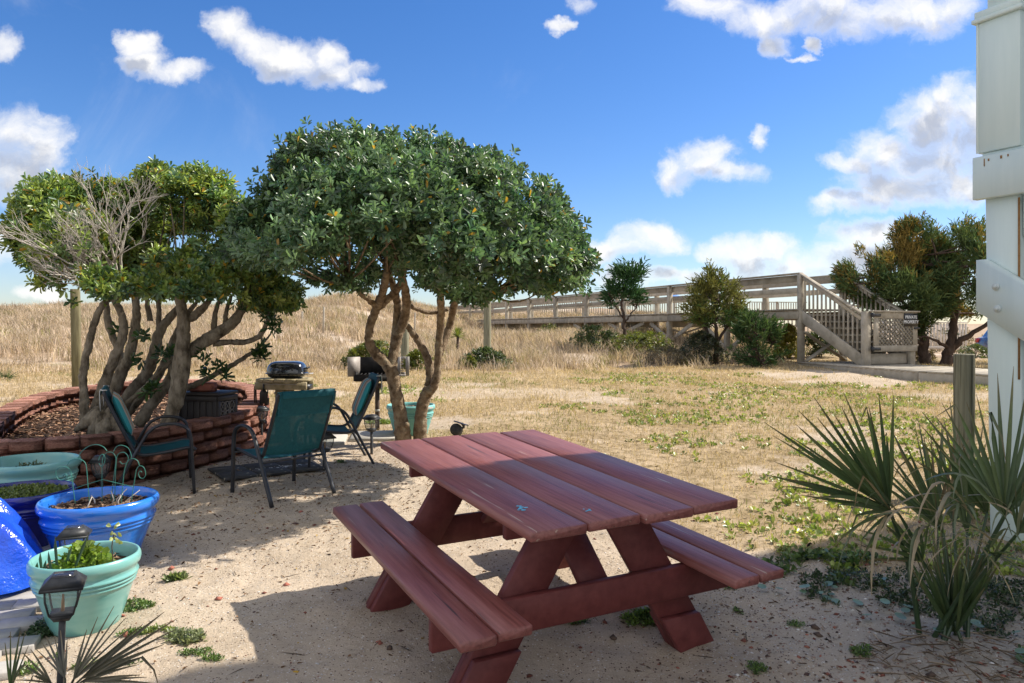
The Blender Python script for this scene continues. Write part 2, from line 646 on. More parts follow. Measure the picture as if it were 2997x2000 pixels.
# ------------------------------------------------------------------ materials
def mat(name, ramp, scale=6.0, detail=4.0, stretch=(1, 1, 1), rough=0.6, bump=0.0, bscale=40.0, bdist=0.01, spec=0.5,
        attr=False, transl=0.0, rnd=False, rval=0.0, metallic=0.0, dist=0.0, coat=0.0, spots=None, lo=0.3, hi=0.7):
    m = bpy.data.materials.new(name)
    m.use_nodes = True
    t = m.node_tree
    t.nodes.clear()
    out = N(t, 'ShaderNodeOutputMaterial')
    bs = N(t, 'ShaderNodeBsdfPrincipled')
    co = N(t, 'ShaderNodeTexCoord')
    mp = N(t, 'ShaderNodeMapping')
    L(t, co.outputs['Object'], mp.inputs['Vector'])
    mp.inputs['Scale'].default_value = stretch
    vec = mp.outputs[0]
    oi = None
    if rnd or rval:
        oi = N(t, 'ShaderNodeObjectInfo')
    if rnd:
        sc_ = MATH(t, 'MULTIPLY', oi.outputs['Random'], 37.0)
        ad = N(t, 'ShaderNodeVectorMath', operation='ADD')
        L(t, vec, ad.inputs[0])
        L(t, sc_, ad.inputs[1])
        vec = ad.outputs[0]
    nz = NOISE(t, vec, scale, detail, 0.6, dist)
    cr = N(t, 'ShaderNodeValToRGB')
    el = cr.color_ramp.elements
    for i, c in enumerate(ramp):
        p = lo + (hi - lo) * (i / max(1, len(ramp) - 1))
        e = el[i] if i < 2 else el.new(p)
        e.position = p
        e.color = (c[0], c[1], c[2], 1)
    L(t, nz.outputs['Fac'], cr.inputs[0])
    colr = cr.outputs[0]
    if attr:
        at_ = N(t, 'ShaderNodeVertexColor')
        at_.layer_name = 'Col'
        colr = MIXC(t, 1.0, colr, at_.outputs[0], 'MULTIPLY')
    if spots:
        for (sscale, th, scol) in spots:
            sn = NOISE(t, vec, sscale, 3.0, 0.5, 0.4)
            colr = MIXC(t, MAPR(t, sn.outputs['Fac'], th, th + 0.035), colr, scol)
    if rval:
        hv = N(t, 'ShaderNodeHueSaturation')
        L(t, MAPR(t, oi.outputs['Random'], 0, 1, 1 - rval, 1 + rval, False), hv.inputs['Value'])
        L(t, colr, hv.inputs['Color'])
        colr = hv.outputs[0]
    L(t, colr, bs.inputs['Base Color'])
    bs.inputs['Roughness'].default_value = rough
    bs.inputs['Metallic'].default_value = metallic
    bs.inputs['Specular IOR Level'].default_value = spec
    bs.inputs['Coat Weight'].default_value = coat
    if bump:
        bn = NOISE(t, vec, bscale, 5.0, 0.65)
        bp = N(t, 'ShaderNodeBump')
        bp.inputs['Strength'].default_value = bump
        bp.inputs['Distance'].default_value = bdist
        L(t, bn.outputs['Fac'], bp.inputs['Height'])
        L(t, bp.outputs[0], bs.inputs['Normal'])
    if transl:
        tr = N(t, 'ShaderNodeBsdfTranslucent')
        L(t, MIXC(t, 1.0, colr, (1.5, 1.5, 0.9), 'MULTIPLY'), tr.inputs['Color'])
        mx = N(t, 'ShaderNodeMixShader')
        mx.inputs[0].default_value = transl
        L(t, bs.outputs[0], mx.inputs[1])
        L(t, tr.outputs[0], mx.inputs[2])
        L(t, mx.outputs[0], out.inputs['Surface'])
    else:
        L(t, bs.outputs[0], out.inputs['Surface'])
    return m


M = {}
M['leaf'] = mat('leaf', [(0.85, 0.85, 0.85), (1.1, 1.1, 1.1)], 30, rough=0.40, attr=True, transl=0.30, spec=0.8)
M['needle'] = mat('needle', [(0.8, 0.8, 0.8), (1.1, 1.1, 1.1)], 8, rough=0.7, attr=True, transl=0.2, spec=0.2)
M['grass'] = mat('grass', [(0.85, 0.85, 0.85), (1.1, 1.1, 1.1)], 3, rough=0.75, attr=True, transl=0.25, spec=0.15)
M['litter'] = mat('litter', [(0.8, 0.8, 0.8), (1.1, 1.1, 1.1)], 60, rough=0.85, attr=True, spec=0.2)
M['bark'] = mat('bark', [(0.07, 0.055, 0.038), (0.24, 0.20, 0.145), (0.36, 0.315, 0.24)], 16, 7, (1, 1, 0.55), 0.92, 1.0, 34, 0.03, 0.15)
M['bark_tan'] = mat('bark_tan', [(0.085, 0.055, 0.033), (0.28, 0.205, 0.135), (0.40, 0.34, 0.24)], 15, 7, (1, 1, 0.8), 0.92, 1.0, 34, 0.03, 0.15)
M['dead_wood'] = mat('dead_wood', [(0.44, 0.40, 0.35), (0.62, 0.57, 0.51)], 20, rough=0.9, spec=0.1)
M['cedar_bark'] = mat('cedar_bark', [(0.05, 0.035, 0.025), (0.14, 0.10, 0.08)], 12, 5, (1, 1, .3), 0.95, 0.6, 40, 0.02, 0.1)
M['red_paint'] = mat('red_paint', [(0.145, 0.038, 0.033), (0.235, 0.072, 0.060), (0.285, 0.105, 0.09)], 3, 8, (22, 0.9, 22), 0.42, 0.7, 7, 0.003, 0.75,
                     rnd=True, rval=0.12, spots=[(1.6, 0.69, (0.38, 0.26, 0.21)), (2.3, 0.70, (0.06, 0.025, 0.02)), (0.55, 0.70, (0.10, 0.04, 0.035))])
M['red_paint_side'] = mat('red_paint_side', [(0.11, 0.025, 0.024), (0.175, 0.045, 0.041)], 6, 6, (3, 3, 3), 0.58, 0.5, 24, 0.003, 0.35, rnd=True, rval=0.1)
M['blue_splat'] = mat('blue_splat', [(0.10, 0.42, 0.62), (0.2, 0.55, 0.7)], 30, rough=0.5)
M['grey_wood'] = mat('grey_wood', [(0.29, 0.255, 0.20), (0.40, 0.355, 0.285), (0.48, 0.43, 0.35)], 2.2, 5, (2, 2, 2), 0.88, 0.25, 20, 0.006, 0.15, rnd=True, rval=0.20)
M['post_wood'] = mat('post_wood', [(0.08, 0.07, 0.038), (0.15, 0.13, 0.07), (0.20, 0.18, 0.10)], 6, 6, (6, 6, 0.5), 0.85, 0.5, 26, 0.01, 0.2, rnd=True, rval=0.15)
M['pole_wood'] = mat('pole_wood', [(0.10, 0.095, 0.06), (0.235, 0.225, 0.155), (0.35, 0.335, 0.24)], 5, 7, (9, 9, 0.35), 0.88, 0.9, 14, 0.01, 0.2, rnd=True, rval=0.1)
M['table_wood'] = mat('table_wood', [(0.16, 0.15, 0.06), (0.34, 0.28, 0.17), (0.42, 0.36, 0.25)], 7, 5, (2, 2, 2), 0.85, 0.4, 40, 0.005, 0.2, rnd=True, rval=0.12)
M['block'] = mat('block', [(0.24, 0.105, 0.08), (0.42, 0.205, 0.15), (0.54, 0.31, 0.235)], 14, 6, (1, 1, 1), 0.95, 1.0, 45, 0.02, 0.15, rnd=True, rval=0.34)
M['brick'] = mat('brick', [(0.34, 0.12, 0.085), (0.46, 0.18, 0.13)], 25, 5, rough=0.95, bump=0.7, bscale=80, bdist=0.006, spec=0.15)
M['teal_pot'] = mat('teal_pot', [(0.15, 0.40, 0.38), (0.24, 0.50, 0.46)], 3, 5, (1, 1, 5), 0.28, 0.12, 18, 0.004, 0.6, rnd=True, coat=0.3)
M['blue_pot'] = mat('blue_pot', [(0.015, 0.13, 0.60), (0.03, 0.23, 0.76)], 3, 5, (1, 1, 6), 0.2, 0.1, 18, 0.004, 0.6, coat=0.4)
M['navy_pot'] = mat('navy_pot', [(0.008, 0.010, 0.12), (0.012, 0.016, 0.20)], 4, rough=0.25, spec=0.6, coat=0.3)
M['aqua_pot'] = mat('aqua_pot', [(0.16, 0.46, 0.44), (0.22, 0.52, 0.48)], 5, 5, (1, 1, 3), 0.5, spec=0.4, spots=[(7, 0.64, (0.52, 0.50, 0.46))])
M['green_pot'] = mat('green_pot', [(0.01, 0.14, 0.09), (0.015, 0.20, 0.13)], 5, rough=0.35)
M['soil'] = mat('soil', [(0.035, 0.024, 0.018), (0.10, 0.065, 0.045)], 40, rough=0.95, bump=1.0, bscale=70, bdist=0.02, spec=0.1)
M['sling'] = mat('sling', [(0.010, 0.095, 0.125), (0.018, 0.135, 0.165)], 50, rough=0.65, bump=0.15, bscale=400, bdist=0.001, transl=0.22, spec=0.3)
M['black_metal'] = mat('black_metal', [(0.012, 0.013, 0.016), (0.028, 0.03, 0.036)], 12, rough=0.42, spec=0.5, spots=[(20, 0.72, (0.10, 0.10, 0.10))])
M['lamp_black'] = mat('lamp_black', [(0.02, 0.021, 0.023), (0.05, 0.052, 0.055)], 20, rough=0.5, spec=0.5)
M['solar'] = mat('solar', [(0.02, 0.025, 0.05), (0.04, 0.045, 0.075)], 40, rough=0.15, spec=0.7)
M['box_plastic'] = mat('box_plastic', [(0.028, 0.022, 0.020), (0.05, 0.042, 0.038)], 9, 4, (1, 1, 0.2), 0.6, 0.2, 40, 0.003, 0.4)
M['lattice_plastic'] = mat('lattice_plastic', [(0.16, 0.14, 0.13), (0.22, 0.2, 0.18)], 9, rough=0.6)
M['grill_lid'] = mat('grill_lid', [(0.008, 0.009, 0.012), (0.02, 0.022, 0.028)], 8, rough=0.16, spec=0.7, coat=0.6, spots=[(40, 0.73, (0.2, 0.2, 0.2))])
M['grill_steel'] = mat('grill_steel', [(0.30, 0.26, 0.23), (0.46, 0.43, 0.40)], 6, 5, rough=0.6, metallic=0.1, bump=0.2, bscale=30, bdist=0.003)
M['soot'] = mat('soot', [(0.008, 0.008, 0.008), (0.03, 0.026, 0.024)], 14, rough=0.8, spec=0.3)
M['rust_post'] = mat('rust_post', [(0.05, 0.035, 0.028), (0.12, 0.075, 0.05)], 16, rough=0.8)
M['white_paint'] = mat('white_paint', [(0.62, 0.73, 0.70), (0.69, 0.79, 0.755)], 3, 5, (5, 5, 0.4), 0.55, 0.12, 22, 0.004, 0.35, rnd=True,
                       spots=[(5.5, 0.775, (0.30, 0.16, 0.06))])
M['rust'] = mat('rust', [(0.22, 0.10, 0.03), (0.36, 0.2, 0.07)], 30, rough=0.9)
M['siding'] = mat('siding', [(0.30, 0.38, 0.44), (0.34, 0.42, 0.48)], 4, rough=0.6, rnd=True, rval=0.03)
M['roof_dark'] = mat('roof_dark', [(0.05, 0.05, 0.055), (0.09, 0.09, 0.09)], 6, rough=0.9)
M['paver'] = mat('paver', [(0.30, 0.285, 0.265), (0.40, 0.38, 0.355)], 14, 6, rough=0.9, bump=0.4, bscale=90, bdist=0.004, rnd=True, rval=0.1)
M['concrete'] = mat('concrete', [(0.40, 0.37, 0.32), (0.50, 0.47, 0.41)], 9, 6, rough=0.9, bump=0.3, bscale=80, bdist=0.004, rnd=True, rval=0.06)
M['rubber'] = mat('rubber', [(0.030, 0.031, 0.033), (0.07, 0.068, 0.066)], 10, 5, rough=0.85, bump=0.3, bscale=120, bdist=0.002, spots=[(18, 0.66, (0.30, 0.26, 0.2))])
M['tarp'] = mat('tarp', [(0.010, 0.060, 0.62), (0.02, 0.12, 0.74)], 4, 5, rough=0.24, bump=0.55, bscale=5.5, bdist=0.05, spec=0.8, transl=0.12)
M['wire'] = mat('wire', [(0.03, 0.16, 0.12), (0.05, 0.24, 0.18)], 10, rough=0.4)
M['sign_black'] = mat('sign_black', [(0.01, 0.01, 0.012), (0.015, 0.015, 0.017)], 9, rough=0.35)
M['sign_white'] = mat('sign_white', [(0.7, 0.72, 0.74), (0.78, 0.79, 0.8)], 9, rough=0.5)
M['fence_white'] = mat('fence_white', [(0.50, 0.46, 0.41), (0.60, 0.56, 0.5)], 4, rough=0.7, rnd=True, rval=0.12)
M['car_paint'] = mat('car_paint', [(0.012, 0.03, 0.11), (0.016, 0.04, 0.14)], 3, rough=0.25, spec=0.6, coat=0.7)
M['car_glass'] = mat('car_glass', [(0.01, 0.012, 0.015), (0.015, 0.018, 0.02)], 3, rough=0.06, spec=0.8)
M['tyre'] = mat('tyre', [(0.012, 0.012, 0.012), (0.025, 0.025, 0.025)], 9, rough=0.85)
M['rim'] = mat('rim', [(0.35, 0.35, 0.36), (0.45, 0.45, 0.46)], 9, rough=0.3, metallic=0.8)
M['taillight'] = mat('taillight', [(0.35, 0.01, 0.01), (0.45, 0.02, 0.02)], 9, rough=0.2)
M['bolt'] = mat('bolt', [(0.52, 0.58, 0.57), (0.6, 0.66, 0.64)], 9, rough=0.4)
M['bulb'] = mat('bulb', [(0.45, 0.22, 0.06), (0.5, 0.26, 0.08)], 9, rough=0.4)
M['cord'] = mat('cord', [(0.45, 0.45, 0.42), (0.55, 0.55, 0.5)], 30, rough=0.8)
M['umbrella_blue'] = mat('umbrella_blue', [(0.10, 0.22, 0.55), (0.14, 0.3, 0.62)], 3, rough=0.7)


def striped():
    m = bpy.data.materials.new('striped_cloth')
    m.use_nodes = True
    t = m.node_tree
    bs = t.nodes['Principled BSDF']
    co = N(t, 'ShaderNodeTexCoord')
    sp = N(t, 'ShaderNodeSeparateXYZ')
    L(t, co.outputs['Object'], sp.inputs[0])
    f = MATH(t, 'FRACT', MATH(t, 'ADD', MATH(t, 'MULTIPLY', sp.outputs['X'], 2.1), 0.5))
    cr = N(t, 'ShaderNodeValToRGB')
    cr.color_ramp.interpolation = 'CONSTANT'
    st = [(0, (0.03, 0.27, 0.29)), (0.12, (0.42, 0.37, 0.30)), (0.22, (0.36, 0.17, 0.09)), (0.34, (0.42, 0.37, 0.30)), (0.42, (0.05, 0.30, 0.31)),
          (0.55, (0.42, 0.36, 0.28)), (0.66, (0.40, 0.21, 0.11)), (0.80, (0.44, 0.40, 0.34)), (0.90, (0.03, 0.26, 0.28))]
    el = cr.color_ramp.elements
    for i, (p, c) in enumerate(st):
        e = el[i] if i < 2 else el.new(p)
        e.position = p
        e.color = (*c, 1)
    L(t, f, cr.inputs[0])
    nz = NOISE(t, co.outputs['Object'], 300, 2)
    bp = N(t, 'ShaderNodeBump')
    bp.inputs['Strength'].default_value = 0.3
    bp.inputs['Distance'].default_value = 0.002
    L(t, nz.outputs['Fac'], bp.inputs['Height'])
    L(t, bp.outputs[0], bs.inputs['Normal'])
    L(t, cr.outputs[0], bs.inputs['Base Color'])
    bs.inputs['Roughness'].default_value = 0.85
    return m


M['striped'] = striped()


def sling_holes(m):
    t = m.node_tree
    out = [n for n in t.nodes if n.type == 'OUTPUT_MATERIAL'][0]
    src = out.inputs['Surface'].links[0].from_socket
    tr = N(t, 'ShaderNodeBsdfTransparent')
    mx = N(t, 'ShaderNodeMixShader')
    mx.inputs[0].default_value = 0.13
    L(t, src, mx.inputs[1])
    L(t, tr.outputs[0], mx.inputs[2])
    L(t, mx.outputs[0], out.inputs['Surface'])


sling_holes(M['sling'])


def glass_mat():
    m = bpy.data.materials.new('lamp_glass')
    m.use_nodes = True
    t = m.node_tree
    t.nodes.clear()
    out = N(t, 'ShaderNodeOutputMaterial')
    a = N(t, 'ShaderNodeBsdfTransparent')
    a.inputs[0].default_value = (0.88, 0.9, 0.9, 1)
    b = N(t, 'ShaderNodeBsdfPrincipled')
    b.inputs['Base Color'].default_value = (0.6, 0.62, 0.62, 1)
    b.inputs['Roughness'].default_value = 0.2
    nz = NOISE(t, None, 25, 3)
    L(t, MAPR(t, nz.outputs['Fac'], 0.3, 0.7, 0.6, 0.75), b.inputs['Base Color'])
    mx = N(t, 'ShaderNodeMixShader')
    mx.inputs[0].default_value = 0.20
    L(t, a.outputs[0], mx.inputs[1])
    L(t, b.outputs[0], mx.inputs[2])
    L(t, mx.outputs[0], out.inputs['Surface'])
    return m


M['glass'] = glass_mat()


def ground_mat():
    m = bpy.data.materials.new('ground')
    m.use_nodes = True
    t = m.node_tree
    bs = t.nodes['Principled BSDF']
    co = N(t, 'ShaderNodeTexCoord')
    P = co.outputs['Object']
    z = N(t, 'ShaderNodeVertexColor')
    z.layer_name = 'Col'
    sp = N(t, 'ShaderNodeSeparateColor')
    L(t, z.outputs[0], sp.inputs[0])
    nb = NOISE(t, P, 1.6, 5)
    nm = NOISE(t, P, 11, 6, 0.65)
    nf = NOISE(t, P, 120, 4, 0.75)
    sand = MIXC(t, MAPR(t, nb.outputs['Fac'], .35, .65), (0.50, 0.405, 0.30), (0.585, 0.48, 0.365))
    sand = MIXC(t, MATH(t, 'MULTIPLY', MAPR(t, nm.outputs['Fac'], .46, .70), 0.45), sand, (0.37, 0.285, 0.20))
    sand = MIXC(t, MATH(t, 'MULTIPLY', MAPR(t, nf.outputs['Fac'], .55, .66), 0.6), sand, (0.25, 0.185, 0.13))
    vo = N(t, 'ShaderNodeTexVoronoi')
    vo.inputs['Scale'].default_value = 95
    L(t, P, vo.inputs['Vector'])
    vsel = N(t, 'ShaderNodeSeparateColor')
    L(t, vo.outputs['Color'], vsel.inputs[0])
    shell = MATH(t, 'MULTIPLY', MATH(t, 'LESS_THAN', vo.outputs['Distance'], 0.33), MATH(t, 'GREATER_THAN', vsel.outputs[0], 0.88))
    sand = MIXC(t, shell, sand, (0.70, 0.66, 0.60))
    darks = MATH(t, 'MULTIPLY', MATH(t, 'LESS_THAN', vo.outputs['Distance'], 0.38), MATH(t, 'LESS_THAN', vsel.outputs[0], 0.13))
    sand = MIXC(t, darks, sand, (0.10, 0.06, 0.045))
    straw = MIXC(t, MAPR(t, nb.outputs['Fac'], .35, .65), (0.38, 0.28, 0.16), (0.50, 0.38, 0.24))
    straw = MIXC(t, MAPR(t, nm.outputs['Fac'], .42, .7), straw, (0.21, 0.155, 0.075))
    dune = MIXC(t, MAPR(t, nm.outputs['Fac'], .35, .65), (0.44, 0.325, 0.225), (0.32, 0.235, 0.16))
    nd = NOISE(t, P, 0.33, 5, 0.6)
    dune = MIXC(t, sp.outputs[0], dune, (0.62, 0.53, 0.43))
    soil = MIXC(t, MAPR(t, nm.outputs['Fac'], .35, .65), (0.33, 0.30, 0.265), (0.47, 0.435, 0.39))
    c = MIXC(t, sp.outputs[0], straw, sand)
    c = MIXC(t, sp.outputs[1], c, dune)
    c = MIXC(t, MATH(t, 'MULTIPLY', sp.outputs[2], 0.75), c, soil)
    L(t, c, bs.inputs['Base Color'])
    bs.inputs['Roughness'].default_value = 0.95
    bs.inputs['Specular IOR Level'].default_value = 0.1
    h = MATH(t, 'ADD', MATH(t, 'MULTIPLY', nm.outputs['Fac'], 1.0), MATH(t, 'MULTIPLY', nf.outputs['Fac'], 0.35))
    bp = N(t, 'ShaderNodeBump')
    bp.inputs['Strength'].default_value = 0.8
    bp.inputs['Distance'].default_value = 0.035
    L(t, h, bp.inputs['Height'])
    L(t, bp.outputs[0], bs.inputs['Normal'])
    return m


M['ground'] = ground_mat()

# ------------------------------------------------------------------ ground
def axis(segs):
    out = []
    for a, b, s in segs:
        out.append(np.arange(a, b, s))
    return np.concatenate(out)


gx = np.concatenate([-np.geomspace(600, 15, 26), axis([(-14.5, -6, .16), (-6, 4.6, .036), (4.6, 14, .13), (14, 30, .5)]), np.geomspace(30, 600, 24)])
gy = np.concatenate([axis([(-12, -1, 1.0), (-1, 2.2, .2), (2.2, 8.6, .036), (8.6, 20, .1), (20, 52, .3), (52, 100, 2.0)]), np.geomspace(100, 900, 16)])
GX, GY = np.meshgrid(gx, gy)
fx, fy = GX.ravel(), GY.ravel()
V = np.stack([fx, fy, ground_z(fx, fy)], 1)
nx_, ny_ = len(gx), len(gy)
i0 = (np.arange(ny_ - 1)[:, None] * nx_ + np.arange(nx_ - 1)[None]).ravel()
quads = np.stack([i0, i0 + 1, i0 + nx_ + 1, i0 + nx_], 1)
zone = np.zeros((len(V), 3))
zone[:, 0] = np.where((np.abs(fx) < 16) & (fy < 20), sand_mask(fx, fy), 0)
zone[:, 1] = dune_w(fx, fy)
zone[:, 0] = np.where(zone[:, 1] > .5, 0.7 * ss((dune_bare(fx, fy) - .08) / .25), zone[:, 0])
zone[:, 2] = ss((fx - 0.9 + 0.6 * fbm(fx, fy, 51)) / 1.2) * ss((4.6 - fy) / 0.8) + 0.8 * ss((fx - 2.2) / .8) * ss((5.4 - fy) / 1.0)
tag(ob('ground', mk_mesh('ground', V, quads, col=np.clip(zone, 0, 1), smooth=True), M['ground']), kind='structure')

# ------------------------------------------------------------------ house corner beside the yard
EH, NH = np.array([0.889, 0.457, 0]), np.array([-0.457, 0.889, 0])


def H_(t, n, z):
    return tuple(EH * t + NH * n + np.array([0, 0, z]))


def hbox(mb, t0, t1, n0, n1, z0, z1, shift=0.0):
    P = []
    for (t, n) in ((t0, n0), (t1, n0), (t1, n1), (t0, n1)):
        P.append(H_(t, n - shift, z0))
    for (t, n) in ((t0, n0), (t1, n0), (t1, n1), (t0, n1)):
        P.append(H_(t, n, z1))
    mb.add(P, [(0, 1, 5, 4), (1, 2, 6, 5), (2, 3, 7, 6), (3, 0, 4, 7), (3, 2, 1, 0), (4, 5, 6, 7)])


house_o = Vector(H_(5.08, 2.9, 0))
house_o.z = gz(house_o.x, house_o.y)
house = thing('house', 'white beach house corner post with deck beam and bolted brace', 'house', house_o)


def hpart(name, m, boxes, shift=0.0, parent=None):
    mb = MB()
    for b in boxes:
        hbox(mb, *b, shift=shift)
    o = mb.build(name, M[m], house, origin=house_o)
    o.modifiers.new('b', 'BEVEL').width = 0.004
    return o


hpart('corner_post', 'white_paint', [(5.08, 5.29, 2.752, 2.962, -0.15, 2.30)], shift=0.034)
hpart('rim_beam', 'white_paint', [(5.02, 5.075, -6, 3.012, 2.288, 2.57)])
hpart('joist', 'white_paint', [(5.10, 5.16, -6, 2.738, 2.02, 2.286)])
hpart('deck_slab', 'white_paint', [(5.077, 9.0, -6, 2.98, 2.572, 2.60)])
hpart('railing_post', 'white_paint', [(5.06, 5.33, 2.733, 3.006, 2.602, 3.47)])
hpart('trim', 'white_paint', [(5.056, 5.062, 2.992, 3.010, 2.602, 3.47)])
cap = hpart('post_cap', 'white_paint', [(5.035, 5.36, 2.71, 3.03, 3.472, 3.50), (5.05, 5.345, 2.725, 3.018, 3.50, 3.55)])
hpart('upper_post', 'white_paint', [(5.09, 5.30, 2.755, 2.955, 3.55, 4.3)])
# brace with two bolts
mb = MB()
poly = [(2.992, 1.885), (2.992, 1.545), (1.6, 0.62), (1.6, 0.99), (2.93, 1.885)]
Vv = [H_(5.03, a, b) for a, b in poly] + [H_(5.078, a, b) for a, b in poly]
mb.add(Vv, [(i, (i + 1) % 5, 5 + (i + 1) % 5, 5 + i) for i in range(5)], [(0, 2, 1), (0, 4, 3), (0, 3, 2), (5, 6, 7), (5, 7, 8), (5, 8, 9)])
brace = mb.build('brace', M['white_paint'], house, origin=house_o)
for (a, b) in ((2.865, 1.70), (2.855, 1.555)):
    mb = MB()
    Rr = np.array([[0, 0.457, -0.889], [0, -0.889, -0.457], [-1, 0, 0]], float)
    Rr = np.column_stack([NH, [0, 0, 1], -EH])
    mb.prism([(0.024 * math.cos(k * PI / 8), 0.024 * math.sin(k * PI / 8)) for k in range(16)], 0, 0.005, Rr, H_(5.03, a, b))
    mb.prism([(0.013 * math.cos(k * PI / 3), 0.013 * math.sin(k * PI / 3)) for k in range(6)], 0.005, 0.016, Rr, H_(5.03, a, b))
    mb.build('bolt', M['bolt'], brace, origin=house_o)
mb = MB()
for (a, z0, z1, w) in ((2.742, 1.1, 2.27, 0.012),):
    hbox(mb, 5.074, 5.0795, a, a + w, z0, z1)
for (a, z0, z1, w) in ((2.93, 2.50, 2.55, .006), (2.90, 2.53, 2.545, .01), (2.82, 2.53, 2.55, .012), (2.78, 2.535, 2.55, .008)):
    hbox(mb, 5.0175, 5.0195, a, a + w, z0, z1)
mb.build('rust_stain', M['rust'], house, origin=house_o)
for k in range(21):
    z0 = 0.12 + k * 0.105
    hpart('siding_board', 'siding', [(5.93 - 0.004, 5.95, -6, 2.62, z0, z0 + 0.098)])
hpart('wall', 'siding', [(5.95, 11, -6, 2.6, -0.1, 2.29), (5.6, 12, -8, 2.65, 2.602, 6.5)])
hpart('roof', 'roof_dark', [(5.4, 12.4, -8.4, 2.67, 6.502, 6.66)])

# ------------------------------------------------------------------ boardwalk over the dune
BW0 = np.array([7.25, 18.6, 0.0])
BWw, BWp = np.array([-0.37, 0.929, 0]), np.array([0.929, 0.37, 0])
DECK, RAIL = 1.93, 2.84
bo = Vector((7.25, 18.6, 0.52))
bwk = thing('boardwalk', 'weathered grey timber boardwalk with stairs and gate crossing the dune', 'boardwalk', bo)


def B_(s, q, z):
    return BW0 + BWw * s + BWp * q + np.array([0, 0, z])


def bpart(name, segs, m='grey_wood', parent=None, ch=0.006):
    mb = MB()
    for (a, b, w, h, up) in segs:
        mb.plank(a, b, w, h, up, ch)
    return mb.build(name, M[m], parent or bwk, origin=bo)


BLEN = 34.8
WID = 1.38
posts = list(np.arange(0, BLEN + .1, 2.9))
for q in (0.0, WID):
    for s in posts:
        p = B_(s, q, 0)
        z0 = gz(p[0], p[1]) - 0.2
        if z0 > RAIL - 0.2:
            continue
        bpart('post', [(B_(s, q, z0), B_(s, q, RAIL - 0.045), 0.15, 0.12, BWw)])
    for i in range(len(posts) - 1):
        a, b = posts[i] + 0.003, posts[i + 1] - 0.003
        off = q + (0.085 if q == 0 else -0.085)
        bpart('handrail', [(B_(a, q, RAIL - 0.02), B_(b, q, RAIL - 0.02), 0.15, 0.038, (0, 0, 1))])
        dz = random.uniform(-.012, .012)
        bpart('top_rail', [(B_(a, off, RAIL - 0.135), B_(b, off, RAIL - 0.135 + dz * .3), 0.038, 0.18, (0, 0, 1))])
        bpart('middle_rail', [(B_(a, off, DECK + 0.47), B_(b, off, DECK + 0.47 + dz), 0.038, 0.14, (0, 0, 1))])
        bpart('rim_joist', [(B_(a, q + (-0.08 if q == 0 else 0.08), DECK - 0.16), B_(b, q + (-0.08 if q == 0 else 0.08), DECK - 0.16), 0.04, 0.20, (0, 0, 1))])
for s in posts[:-1]:
    bpart('girder', [(B_(s + .1, -0.05, DECK - 0.36), B_(s + .1, WID + 0.05, DECK - 0.36), 0.09, 0.19, (0, 0, 1))])
board_me = {}
for k in range(int(BLEN / 0.152)):
    s = 0.08 + k * 0.152
    v_ = k % 5
    if v_ not in board_me:
        mb = MB()
        e_ = random.uniform(0.0, 0.05)
        mb.plank(BWp * (-0.12 - e_), BWp * (WID + 0.12), 0.143, 0.04, (0, 0, 1), 0.004)
        board_me[v_] = mb.mesh('deck_board')
        board_me[v_].materials.append(M['grey_wood'])
    o = ob('deck_board', board_me[v_], None, bwk)
    o.location = Vector(B_(s, 0, DECK - 0.021 + random.uniform(-.004, .006))) - bo
for i in (1, 2, 3, 4):
    s0, s1 = posts[i], posts[i + 1] if i % 2 else posts[i]
    za = gz(*B_(posts[i], 0, 0)[:2]) + 0.08
    bpart('cross_brace', [(B_(posts[i], 0.05, za), B_(posts[i] + 1.25, 0.05, DECK - 0.30), 0.035, 0.13, (0, 0, 1))])
    bpart('cross_brace', [(B_(posts[i], 0.05, za + .02), B_(posts[i] - 1.25, 0.05, DECK - 0.30), 0.035, 0.13, (0, 0, 1))])
    bpart('cross_brace', [(B_(posts[i] + .1, 0.05, za + .1), B_(posts[i] + .1, WID - .05, DECK - 0.45), 0.035, 0.13, BWw)])
    bpart('cross_brace', [(B_(posts[i] + .14, 0.05, DECK - .5), B_(posts[i] + .14, WID - .05, za + .1), 0.035, 0.13, BWw)])
# x-brace under the stair head
bpart('cross_brace', [(B_(-0.09, 0.02, 1.35), B_(-0.09, WID, 0.62), 0.035, 0.14, BWw)])
bpart('cross_brace', [(B_(-0.14, 0.02, 0.62), B_(-0.14, WID, 1.35), 0.035, 0.14, BWw)])
# stairs: seven treads between two stringers
PLZ = 0.61
SL = 1.95
for q in (-0.02, WID + 0.02):
    bpart('stringer', [(B_(0.0, q, DECK - 0.16), B_(-SL, q, PLZ + 0.06), 0.045, 0.27, (0, 0, 1))])
for k in range(7):
    z = DECK - (k + 1) * (DECK - PLZ) / 8
    s = -(k + 0.5) * SL / 7.4
    bpart('tread', [(B_(s, 0.01, z), B_(s, WID - .01, z), 0.26, 0.038, (0, 0, 1))])
    bpart('riser', [(B_(s + .115, 0.02, z - .09), B_(s + .115, WID - .02, z - .09), 0.02, 0.135, (0, 0, 1))])
NEW = 1.82
for q in (0.0, WID):
    bpart('newel_post', [(B_(-SL - 0.05, q, 0.35), B_(-SL - 0.05, q, NEW), 0.16, 0.14, BWw)])
    bpart('stair_handrail', [(B_(0.04, q, RAIL - 0.01), B_(-SL, q, NEW - .08), 0.13, 0.038, (0, 0, 1))])
    bpart('stair_rail', [(B_(-0.08, q, RAIL - 0.13), B_(-SL + .08, q, NEW - .16), 0.036, 0.085, (0, 0, 1))])
    for k in range(14):
        f = (k + 0.8) / 14.4
        s = -SL * f
        zt = (RAIL - 0.08) * (1 - f) + (NEW - .11) * f
        zb = (DECK - 0.10) * (1 - f) + (PLZ + 0.13) * f
        bpart('baluster', [(B_(s, q + (.034 if q == 0 else -.034), zb), B_(s, q + (.034 if q == 0 else -.034), zt), 0.036, 0.036, BWw)], ch=.003)
